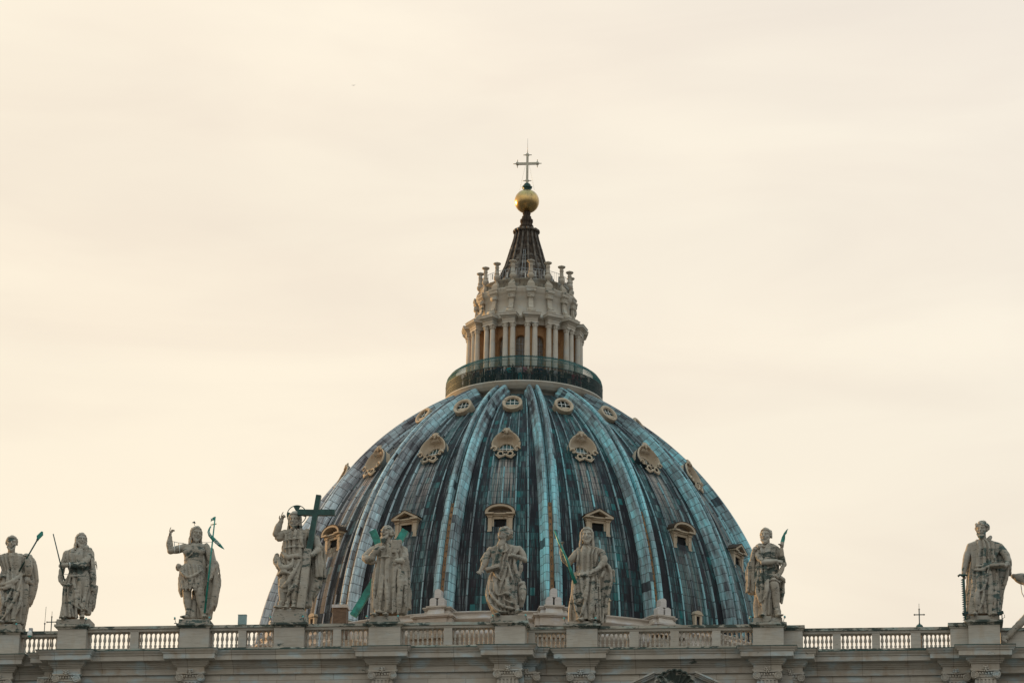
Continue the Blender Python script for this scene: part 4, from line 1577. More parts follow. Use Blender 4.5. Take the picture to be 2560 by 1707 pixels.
def tiny_dormer():
    yf, zb = -24.75, 69.6
    m = MB()
    for s in (-1, 1):
        m.box(s * 0.33 - 0.11, s * 0.33 + 0.11, yf, -23.2, zb - 0.6, zb + 1.25)
    m.box(-0.43, 0.43, yf, -23.2, zb + 1.25, zb + 1.38)
    m.box(-0.52, 0.52, yf - 0.10, -23.0, zb + 1.38, zb + 1.46)
    m.prism(ellpts(0, zb + 1.46, 0.46, 0.30, 0, PI, 12), yf - 0.05, -22.8)
    fr = m.mesh('frame', M_DORM)
    m = MB()
    m.box(-0.225, 0.225, yf + 0.16, yf + 0.2, zb - 0.6, zb + 1.26)
    vo = m.mesh('opening', M_VOID)
    return [('frame', fr), ('opening', vo)]


DK = {'arched_dormer': low_dormer('arched'), 'gabled_dormer': low_dormer('gabled'), 'shell_dormer': mid_dormer(), 'round_window': top_oculus(), 'small_dormer': tiny_dormer()}


def put_dormer(kind, az, name):
    parts = DK[kind]
    root = bpy.data.objects.new(name, parts[0][1])
    COL.objects.link(root)
    root.parent = dome
    root.rotation_euler = (0, 0, rad(az))
    for nm, me in parts[1:]:
        q = bpy.data.objects.new(nm, me)
        COL.objects.link(q)
        q.parent = root


for k in range(-4, 5):
    az = 22.5 * k
    put_dormer('arched_dormer' if k % 2 == 0 else 'gabled_dormer', az, 'dormer')
    put_dormer('shell_dormer', az, 'shell_window')
    put_dormer('round_window', az, 'round_window')
    put_dormer('small_dormer', az, 'small_dormer')

# ================================================================== LANTERN
lan = thing('lantern', 'stone lantern tower with paired columns and fluted cone on top of the dome', 'tower', (0, DY, 0), AZ0)
m = MB()
m.lathe([(6.3, 94.2), (6.75, 94.3), (6.8, 95.4), (7.1, 95.7), (7.56, 95.76), (7.60, 95.98), (7.72, 96.02), (7.74, 96.32), (7.86, 96.38), (7.86, 96.5), (4.0, 96.5)], n=128)
m.build('gallery_ring', M_LANT, lan)
# wall with sixteen arched openings
RW = 4.62
ap = RW * math.cos(PI / 16)
hwb = RW * math.sin(PI / 16)
m = MB()
hwo, spz, sil, topz = 0.50, 101.62, 98.2, 103.2
arch = [(hwo * math.cos(PI * i / 12), spz + hwo * math.sin(PI * i / 12)) for i in range(13)]
for k in range(16):
    M_ = Matrix.Rotation(rad(22.5 * k), 4, 'Z')

    def P(x, z, y=-ap):
        return M_ @ Vector((x, y, z))
    m.add([P(-hwb, 96.5), P(hwb, 96.5), P(hwb, sil), P(-hwb, sil)], [(0, 1, 2, 3)])
    m.add([P(-hwb, sil), P(-hwo, sil), P(-hwo, spz), P(-hwb, spz)], [(0, 1, 2, 3)])
    m.add([P(hwo, sil), P(hwb, sil), P(hwb, spz), P(hwo, spz)], [(0, 1, 2, 3)])
    top = [(hwb, topz), (-hwb, topz)]
    # fans above the arch
    pts = [P(x, z) for x, z in arch]
    m.add([P(hwb, spz), P(hwb, topz)] + pts[:7] + [P(0, topz)], [(0, 1, 9, 8, 7, 6, 5, 4, 3, 2)])
    m.add([P(-hwb, spz), P(-hwb, topz)] + pts[6:] + [P(0, topz)], [(0, 2 + 6, 7, 6, 5, 4, 3, 2, 9, 1)])
    # reveal
    loop = [(-hwo, sil), (hwo, sil)] + arch[:]
    v = [P(x, z) for x, z in loop] + [P(x, z, -ap + 0.42) for x, z in loop]
    L_ = len(loop)
    m.add(v, [(i, (i + 1) % L_, (i + 1) % L_ + L_, i + L_) for i in range(L_)])
    # moulded band round the arch and string courses on the wall
    m.tube([M_ @ Vector((x * 1.16, -ap - 0.02, spz + (z - spz) * 1.16)) for x, z in arch], 0.05, n=5)
    m.box(-hwb, -hwo - .02, -ap - .07, -ap, spz - .12, spz - .02, M=M_)
    m.box(hwo + .02, hwb, -ap - .07, -ap, spz - .12, spz - .02, M=M_)
m.lathe([(4.15, 96.5), (4.15, 98.2)], n=32)
m.lathe([(4.62, 103.2), (0.0, 103.2)], n=32)
m.build('wall', M_OCHRE, lan)
m = MB()
for x in (-0.17, 0.17):
    m.box(x - 0.018, x + 0.018, -ap + 0.28, -ap + 0.32, sil, spz + 0.45)
for q in range(5):
    m.box(-hwo, hwo, -ap + 0.285, -ap + 0.315, sil + 0.6 * (q + 1) + .1, sil + 0.6 * (q + 1) + 0.136)
mu_me = m.mesh('window', M_GREYMET)
m = MB()
m.add([(-hwo, -ap + 0.34, sil), (hwo, -ap + 0.34, sil)] + [(x, -ap + 0.34, z) for x, z in arch], [tuple(range(15))])
pa_me = m.mesh('pane', M_CLEAR)
for k in range(16):
    o = bpy.data.objects.new('window', mu_me)
    COL.objects.link(o)
    o.parent = lan
    o.rotation_euler = (0, 0, rad(22.5 * k))
    q = bpy.data.objects.new('pane', pa_me)
    COL.objects.link(q)
    q.parent = o
# paired columns with their pier, capitals, entablature block
m = MB()
m.lathe([(0.30, 98.2), (0.30, 98.3), (0.33, 98.36), (0.27, 98.42), (0.29, 98.48), (0.275, 98.54), (0.275, 100.2), (0.24, 102.52), (0.24, 102.55), (0.24, 102.6)], n=20)
col_me = m.mesh('column', M_LANT)
m = MB()
m.lathe([(0.20, 102.6), (0.235, 102.68), (0.28, 102.80), (0.25, 102.84), (0.30, 102.96), (0.34, 103.04), (0.30, 103.06)], n=16)
for k in range(8):
    a = k * PI / 4 + PI / 8
    for (r, z, q) in [(0.28, 102.80, 0.065), (0.335, 103.0, 0.06)]:
        m.lathe([(0, -q), (q * .8, -q * .5), (q, 0), (q * .8, q * .5), (0, q)], c=(r * math.cos(a), r * math.sin(a), z), n=7)
m.box(-0.33, 0.33, -0.33, 0.33, 103.05, 103.12)
cc_me = m.mesh('column_capital', M_LANT)
m = MB()
m.box(-0.74, 0.74, -5.95, -4.4, 96.5, 97.95)
m.box(-0.82, 0.82, -6.03, -4.4, 97.95, 98.2)
pier_me = m.mesh('column_base', M_LANT)
m = MB()
m.box(-0.30, 0.30, -5.26, -4.3, 98.2, 103.1)
spur_me = m.mesh('pier', M_OCHRE)
m = MB()
m.box(-0.60, 0.60, -5.78, -4.3, 103.12, 103.30)
m.box(-0.62, 0.62, -5.82, -4.3, 103.30, 103.52)
m.box(-0.68, 0.68, -5.90, -4.3, 103.52, 103.62)
m.frustum((-0.72, 0.72, -5.96, -4.3), (-0.86, 0.86, -6.14, -4.3), 103.62, 103.76)
m.box(-0.86, 0.86, -6.16, -4.3, 103.76, 103.96)
m.box(-0.90, 0.90, -6.20, -4.3, 103.96, 104.02)
ent_me = m.mesh('entablature_block', M_LANT)
# scroll
m = MB()


def slab(m, pts, wid, th):
    for i in range(len(pts) - 1):
        (r0, z0), (r1, z1) = pts[i], pts[i + 1]
        m.beam((0, -r0, z0), (0, -r1, z1), wid, th, upv=(0, -1, 0.3))


ar = [(5.40, 104.60), (5.10, 104.72), (4.92, 105.05), (4.84, 105.5), (4.84, 105.95)]
slab(m, ar, 0.46, 0.22)
m.lathe([(0.0, -0.34), (0.27, -0.34), (0.27, 0.34), (0.0, 0.34)], n=18, M=Matrix.Translation((0, -5.30, 104.38)) @ Matrix.Rotation(PI / 2, 4, 'Y'))
m.lathe([(0.0, -0.42), (0.15, -0.42), (0.15, 0.42), (0.0, 0.42)], n=12, M=Matrix.Translation((0, -5.30, 104.38)) @ Matrix.Rotation(PI / 2, 4, 'Y'))
m.lathe([(0.0, -0.31), (0.20, -0.31), (0.20, 0.31), (0.0, 0.31)], n=16, M=Matrix.Translation((0, -4.90, 106.02)) @ Matrix.Rotation(PI / 2, 4, 'Y'))
m.box(-0.30, 0.30, -5.08, -4.6, 106.18, 106.30)
m.box(-0.62, 0.62, -5.75, -4.8, 104.02, 104.14)
scr_me = m.mesh('scroll', M_LANT_W)
m = MB()
m.box(-0.36, 0.36, -4.90, -4.4, 105.95, 106.36)
m.frustum((-0.38, 0.38, -4.93, -4.4), (-0.48, 0.48, -5.08, -4.4), 106.36, 106.55)
m.box(-0.48, 0.48, -5.10, -4.4, 106.55, 106.84)
m.box(-0.52, 0.52, -5.14, -4.4, 106.84, 107.02)
crn_me = m.mesh('cornice_block', M_LANT_W)
# candelabra
m = MB()
m.box(-0.36, 0.36, -0.36, 0.36, 0.0, 0.42)
m.frustum((-0.36, 0.36, -0.36, 0.36), (-0.20, 0.20, -0.20, 0.20), 0.42, 0.72)
m.lathe([(0.20, 0.72), (0.22, 0.80), (0.13, 0.88), (0.15, 0.95), (0.28, 1.08), (0.34, 1.28), (0.33, 1.42), (0.24, 1.56), (0.20, 1.60), (0.25, 1.66), (0.25, 1.76), (0.20, 1.85), (0.175, 2.30), (0.21, 2.34), (0.21, 2.42), (0.175, 2.47), (0.185, 2.62), (0.32, 2.70), (0.385, 2.78), (0.37, 2.84), (0.15, 2.92), (0.06, 2.98)], n=18)
cand_me = m.mesh('candelabrum', M_CAND)
m = MB()
m.tube([(0, -3.6, 107.6), (0, -3.10, 108.5), (0, -2.56, 109.5), (0, -2.02, 110.8), (0, -1.60, 112.3), (0, -1.23, 113.6), (0, -1.06, 114.5)], [0.16, 0.15, 0.14, 0.12, 0.11, 0.10, 0.10], n=8)
m.lathe([(0.0, -0.11), (0.19, -0.11), (0.19, 0.11), (0.0, 0.11)], n=12, M=Matrix.Translation((0, -1.16, 114.48)) @ Matrix.Rotation(PI / 2, 4, 'Y'))
m.lathe([(0.0, -0.08), (0.12, -0.08), (0.12, 0.08), (0.0, 0.08)], n=10, M=Matrix.Translation((0, -1.56, 112.45)) @ Matrix.Rotation(PI / 2, 4, 'Y'))
cr_me = m.mesh('cone_rib', plain('dark_lead', (0.085, 0.068, 0.052), 0.6, 0, 0.75, 1.8))
for k in range(16):
    az = 22.5 * k + 11.25
    back = 110 < az < 250
    rz_ = rad(az)
    c, s_ = math.cos(rz_), math.sin(rz_)
    for (nm, me, loc) in [('column_base', pier_me, (0, 0)), ('pier', spur_me, (0, 0)), ('entablature_block', ent_me, (0, 0)), ('scroll', scr_me, (0, 0)), ('cornice_block', crn_me, (0, 0)), ('cone_rib', cr_me, (0, 0)), ('candelabrum', cand_me, (0, -4.50)), ('column', col_me, (-0.365, -5.46)), ('column', col_me, (0.365, -5.46))]:
        o = bpy.data.objects.new(nm, me)
        COL.objects.link(o)
        o.parent = lan
        x, y = loc
        o.location = (x * c - y * s_, x * s_ + y * c, 107.0 if nm == 'candelabrum' else 0)
        o.rotation_euler = (0, 0, rz_)
        if nm == 'column':
            q = bpy.data.objects.new('column_capital', cc_me)
            COL.objects.link(q)
            q.parent = o
m = MB()
m.lathe([(4.95, 103.1), (4.95, 103.5), (5.1, 103.6), (5.25, 103.7), (5.25, 103.96), (5.0, 104.0), (4.78, 104.2), (4.62, 104.4), (4.62, 105.85), (4.68, 105.9), (4.70, 106.3), (4.80, 106.4), (4.94, 106.56), (4.98, 106.84), (5.02, 106.9), (5.02, 106.98), (4.2, 106.99)], n=96)
m.build('upper_drum', M_LANT, lan)
m = MB()
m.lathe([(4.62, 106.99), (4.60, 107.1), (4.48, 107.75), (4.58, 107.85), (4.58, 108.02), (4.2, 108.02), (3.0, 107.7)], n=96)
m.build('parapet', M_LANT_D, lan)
m = MB()
for k in range(96):
    a = 2 * PI * k / 96
    x, y = 4.32 * math.cos(a), 4.32 * math.sin(a)
    m.box(x - 0.014, x + 0.014, y - 0.014, y + 0.014, 107.95, 109.08)
m.tube([(4.32 * math.cos(2 * PI * k / 96), 4.32 * math.sin(2 * PI * k / 96), 109.08) for k in range(96)], 0.022, n=5, closed=True)
m.build('railing', M_GREYMET, lan)
m = MB()
m.box(-0.05, 0.05, -0.05, 0.05, 0, 0.55)
tube_me = m.mesh('lamp_tube', M_WHITE)
for k in range(28):
    a = 2 * PI * (k + 0.37) / 28
    o = bpy.data.objects.new('lamp_tube', tube_me)
    COL.objects.link(o)
    o.parent = lan
    o.location = (4.18 * math.cos(a), 4.18 * math.sin(a), 108.1 + 0.4 * ((k * 7) % 3) / 2)
m = MB()
m.lathe([(3.7, 107.3), (3.4, 107.9), (3.02, 108.6), (2.48, 109.6), (1.96, 110.8), (1.53, 112.3), (1.16, 113.6), (1.0, 114.5), (0.72, 114.62), (0.66, 114.9), (0.70, 114.95), (0.70, 115.1), (0.60, 115.2), (0.58, 115.45), (0.64, 115.5), (0.64, 115.75), (0.5, 115.85), (0.46, 116.1), (0.34, 116.2), (0.40, 116.4), (0.38, 116.7)], n=64)
m.build('cone', M_CONE, lan)
m = MB()
for s in (-1, 1):
    m.tube([(s * 0.24, -3.40, 108.4), (s * 0.15, -2.58, 109.8), (s * 0.08, -1.82, 112.0)], 0.02, n=5)
for k in range(12):
    t = k / 11
    z = 108.5 + 3.4 * t
    y = -np.interp(z, [108.4, 109.8, 112.0], [3.40, 2.58, 1.82])
    w = np.interp(z, [108.4, 109.8, 112.0], [.24, .15, .08])
    m.tube([(-w, y, z), (w, y, z)], 0.015, n=4)
m.build('ladder', M_GREYMET, lan)

# gilt ball and cross
orb = thing('orb_and_cross', 'worn golden ball carrying a pale metal cross at the tip of the lantern', 'orb', (0, DY, 0), AZ0)
m = MB()
m.lathe([(1.23 * math.cos(a), 1.23 * math.sin(a)) for a in [-PI / 2 + PI * i / 32 for i in range(33)]], n=64)
m.build('ball', M_GOLD, orb, loc=(0, 0, 117.74))
m = MB()
m.lathe([(0.45, 118.9), (0.34, 119.05), (0.50, 119.15), (0.50, 119.3), (0.30, 119.4), (0.36, 119.5), (0.22, 119.66)], n=20)
for k in range(8):
    a = k * PI / 4
    m.tube([(0.30 * math.cos(a), 0.30 * math.sin(a), 119.38), (0.5 * math.cos(a), 0.5 * math.sin(a), 119.30), (0.42 * math.cos(a), 0.42 * math.sin(a), 119.12)], 0.05, n=5)
m.build('neck', M_BRONZE_D, orb)
m = MB()
m.box(-0.11, 0.11, -0.10, 0.10, 119.6, 122.85)
m.box(-1.10, -0.11, -0.097, 0.097, 121.68, 121.90)
m.box(0.11, 1.10, -0.097, 0.097, 121.68, 121.90)


def bud(cx, cz, dirs):
    m.lathe([(0, -0.11), (0.17, -0.09), (0.17, 0.09), (0, 0.11)], n=14, M=Matrix.Translation((cx, 0, cz)) @ Matrix.Rotation(PI / 2, 4, 'X'))
    for (dx_, dz_) in dirs:
        m.beam((cx, 0, cz), (cx + dx_ * 0.34, 0, cz + dz_ * 0.34), 0.14, 0.12, w2=0.06, h2=0.06)
        m.lathe([(0, -0.065), (0.065, 0), (0, 0.065)], c=(cx + dx_ * 0.38, 0, cz + dz_ * 0.38), n=8)


bud(-1.0, 121.79, [(-1, 0), (0, 1), (0, -1)])
bud(1.0, 121.79, [(1, 0), (0, 1), (0, -1)])
bud(0, 122.72, [(-1, 0), (1, 0), (0, 1)])
bud(0, 119.95, [(-1, 0), (1, 0)])
m.build('cross', M_CROSSMET, orb)
m = MB()
m.tube([(0, 0, 122.9), (0, 0, 124.5)], [0.025, 0.012], n=6)
for s in (-1, 1):
    m.tube([(s * 0.2, 0, 121.6), (s * 0.75, 0, 118.9)], 0.008, n=4)
m.build('lightning_rod', M_GREYMET, orb)

# gallery cage
cage = thing('gallery_fence', 'dark green iron cage of upright bars curving inwards round the lantern gallery', 'fence', (0, DY, 0), AZ0)
NB = 440
m1, m2, m3 = MB(), MB(), MB()
curve = [(7.66, 97.98), (7.65, 98.3), (7.56, 98.62), (7.32, 98.95), (6.97, 99.18), (6.76, 99.26)]
for k in range(NB):
    a = 2 * PI * k / NB
    c, s_ = math.cos(a), math.sin(a)
    m1.beam((7.66 * c, 7.66 * s_, 96.5), (7.66 * c, 7.66 * s_, 97.98), 0.042, 0.042, upv=(c, s_, 0))
    for i in range(len(curve) - 1):
        (r0, z0), (r1, z1) = curve[i], curve[i + 1]
        m2.beam((r0 * c, r0 * s_, z0), (r1 * c, r1 * s_, z1), 0.032, 0.032, upv=(-s_, c, 0))
    if k % 2 == 0:
        m2.beam((6.76 * c, 6.76 * s_, 99.26), (6.70 * c, 6.70 * s_, 99.46), 0.03, 0.03, upv=(-s_, c, 0), w2=0.005, h2=0.005)
for (r, z, q) in [(7.66, 96.55, 0.03), (7.66, 97.3, 0.03), (7.66, 97.98, 0.035), (7.56, 98.62, 0.022), (7.13, 99.08, 0.022), (6.76, 99.26, 0.035)]:
    m3.tube([(r * math.cos(2 * PI * k / 160), r * math.sin(2 * PI * k / 160), z) for k in range(160)], q, n=5, closed=True)
for k in range(48):
    a = 2 * PI * (k + .5) / 48
    c, s_ = math.cos(a), math.sin(a)
    m1.beam((7.60 * c, 7.60 * s_, 96.5), (7.60 * c, 7.60 * s_, 98.0), 0.06, 0.06, upv=(c, s_, 0))
m1.build('bars', M_IRON, cage)
m2.build('curved_top', M_NET, cage)
m3.build('rings', M_IRON, cage)

# ================================================================== PEOPLE ON THE GALLERY


def person_mesh(pose):
    F = Field((-0.55, -0.5, -0.02), (0.55, 0.5, 1.80), 0.032)
    for s in (-1, 1):
        F.chain([(s * 0.10, 0.02, 0.9), (s * 0.11, 0.0, 0.48), (s * 0.12, 0.03, 0.08)], [0.10, 0.07, 0.05], 0.04)
        F.cap((s * 0.12, 0.03, 0.05), (s * 0.13, -0.13, 0.04), 0.05, 0.04, 0.03)
    F.ell((0, 0.01, 0.95), (0.18, 0.13, 0.16), 0.05)
    F.ell((0, 0.0, 1.22), (0.20, 0.125, 0.28), 0.06)
    F.cap((-0.15, 0, 1.40), (0.15, 0, 1.40), 0.075, 0.075, 0.05)
    F.cap((0, 0, 1.42), (0, -0.01, 1.55), 0.06, 0.055, 0.03)
    F.ell((0, -0.02, 1.63), (0.085, 0.105, 0.125), 0.03)
    F.cap((0, -0.11, 1.63), (0, -0.13, 1.60), 0.015, 0.02, 0.02)
    if pose == 0:
        arms = [[(-0.21, 0, 1.38), (-0.25, 0.03, 1.12), (-0.24, -0.08, 0.88)], [(0.21, 0, 1.38), (0.26, 0.03, 1.12), (0.24, -0.08, 0.88)]]
    elif pose == 1:
        arms = [[(-0.21, 0, 1.38), (-0.28, -0.10, 1.15), (-0.18, -0.34, 1.08)], [(0.21, 0, 1.38), (0.28, -0.10, 1.15), (0.16, -0.34, 1.08)]]
    else:
        arms = [[(-0.21, 0, 1.38), (-0.27, -0.14, 1.18), (-0.08, -0.25, 1.50)], [(0.21, 0, 1.38), (0.27, -0.14, 1.18), (0.08, -0.25, 1.50)]]
    for A in arms:
        F.chain(A, [0.058, 0.045, 0.036], 0.03)
        d_ = np.array(A[2]) - np.array(A[1])
        d_ = d_ / np.linalg.norm(d_)
        F.ell(np.array(A[2]) + d_ * 0.07, (0.035, 0.03, 0.06), 0.02)
    me = F.mesh('person', [None, None, None, None])
    # 0 trousers, 1 top, 2 skin, 3 hair
    n = len(me.polygons)
    cen = np.empty(n * 3, np.float32)
    me.polygons.foreach_get('center', cen)
    cen = cen.reshape(-1, 3)
    mi = np.where(cen[:, 2] < 0.92, 0, np.where(cen[:, 2] < 1.48, 1, 2))
    if pose == 0:
        mi = np.where((np.abs(cen[:, 0]) > 0.2) & (cen[:, 2] > 0.9) & (cen[:, 2] < 1.4), 1, mi)
        mi = np.where((np.abs(cen[:, 0]) > 0.2) & (cen[:, 2] < 0.9), 2, mi)
    hands = (cen[:, 1] < -0.26) if pose == 1 else ((cen[:, 1] < -0.16) & (cen[:, 2] > 1.4) & (cen[:, 2] < 1.66) & (np.abs(cen[:, 0]) > 0.05) if pose == 2 else np.zeros(n, bool))
    mi = np.where(hands, 2, mi)
    mi = np.where((cen[:, 2] > 1.66) | ((cen[:, 2] > 1.53) & (cen[:, 1] > 0.01)), 3, mi)
    me.polygons.foreach_set('material_index', mi.astype(np.int32))
    return me


PM = [person_mesh(i) for i in range(3)]
CLO = {'black': (0.012, 0.012, 0.014), 'navy': (0.012, 0.02, 0.05), 'grey': (0.16, 0.16, 0.17), 'white': (0.55, 0.55, 0.54), 'red': (0.30, 0.012, 0.035), 'teal': (0.02, 0.30, 0.32), 'olive': (0.08, 0.08, 0.04), 'pink': (0.42, 0.18, 0.20), 'beige': (0.38, 0.30, 0.22), 'maroon': (0.14, 0.015, 0.03)}
CM = {k: plain('cloth_' + k, v, 0.85, 0, 0.15) for k, v in CLO.items()}
SKIN = [plain('skin_light', (0.42, 0.25, 0.18), 0.6), plain('skin_tan', (0.28, 0.15, 0.09), 0.6)]
HAIRS = {'dark': plain('hair_dark', (0.012, 0.009, 0.007), 0.6), 'brown': plain('hair_brown', (0.07, 0.035, 0.018), 0.6), 'fair': plain('hair_fair', (0.30, 0.20, 0.10), 0.6)}
# (azimuth from the camera line, top, legs, hair, pose)
PEOPLE = [(-68, 'black', 'black', 'dark', 1), (-62, 'grey', 'black', 'dark', 0), (-56, 'navy', 'black', 'dark', 1), (-51, 'black', 'grey', 'brown', 0), (-47, 'beige', 'navy', 'dark', 2), (-43, 'maroon', 'black', 'brown', 0), (-39.5, 'grey', 'beige', 'dark', 1),
          (-35.5, 'beige', 'black', 'fair', 1), (-32, 'black', 'navy', 'fair', 0), (-29, 'navy', 'black', 'brown', 1), (-26, 'grey', 'black', 'fair', 0), (-23, 'black', 'black', 'dark', 2), (-20.2, 'navy', 'grey', 'dark', 0), (-17.2, 'white', 'black', 'dark', 1), (-14.6, 'grey', 'grey', 'dark', 0),
          (-11.8, 'teal', 'navy', 'dark', 1), (-9.0, 'black', 'black', 'dark', 1), (-6.4, 'grey', 'black', 'brown', 0), (-3.4, 'white', 'teal', 'brown', 0), (-0.8, 'pink', 'black', 'dark', 1), (1.6, 'maroon', 'black', 'dark', 0), (4.0, 'beige', 'grey', 'dark', 1), (6.2, 'red', 'black', 'brown', 1), (9.0, 'black', 'black', 'dark', 2),
          (12.4, 'navy', 'black', 'dark', 1), (15.6, 'black', 'navy', 'brown', 0), (19.0, 'grey', 'black', 'fair', 1), (22.2, 'olive', 'black', 'dark', 0), (25.0, 'white', 'grey', 'brown', 1), (28.0, 'black', 'black', 'brown', 1), (31.5, 'beige', 'black', 'fair', 0), (34.5, 'olive', 'navy', 'brown', 2), (38.0, 'black', 'beige', 'fair', 0),
          (42.0, 'red', 'maroon', 'dark', 0), (45.0, 'red', 'grey', 'brown', 2), (48.2, 'red', 'pink', 'dark', 1), (54.0, 'black', 'black', 'dark', 0), (61.0, 'olive', 'black', 'dark', 1), (68.0, 'navy', 'grey', 'brown', 0)]
CAMAZ = math.degrees(math.atan2(34.4, 302))
rp = random.Random(11)
ACT = ['standing', 'leaning on the rail', 'holding a phone up']
RIBAZ = [11.25 + 22.5 * k + 1.5 - CAMAZ for k in range(-5, 5)]
seen = {}
for i, (az, top, leg, hair, pose) in enumerate(PEOPLE):
    wa = rad(az + CAMAZ)
    r = 7.02 + rp.uniform(-.12, .12)
    o = bpy.data.objects.new('person', PM[pose])
    COL.objects.link(o)
    o.location = (r * math.sin(wa), DY - r * math.cos(wa), 96.5)
    sc = rp.uniform(0.93, 1.06)
    o.scale = (sc, sc, sc)
    o.rotation_euler = (0, 0, wa + rp.uniform(-.5, .5))
    for sl_, mm in zip(o.material_slots, (CM[leg], CM[top], SKIN[i % 2], HAIRS[hair])):
        sl_.link = 'OBJECT'
        sl_.material = mm
    # which column pair of the lantern stands behind
    j = min(range(len(RIBAZ)), key=lambda q: abs(RIBAZ[q] - az))
    order = ['first', 'second', 'third', 'fourth', 'fifth', 'sixth', 'seventh', 'eighth', 'ninth', 'tenth']
    vis = [q for q in range(len(RIBAZ)) if abs(RIBAZ[q]) < 85]
    where = ('in front of' if abs(RIBAZ[j] - az) < 5 else ('right of' if az > RIBAZ[j] else 'left of')) + ' the ' + order[vis.index(j) if j in vis else 0] + ' column pair'
    lab = '%s top, %s trousers, %s hair, person %s' % (top, leg, hair, where)
    tag(o, lab, 'person', 'visitors on the lantern gallery')

# ================================================================== STATUES


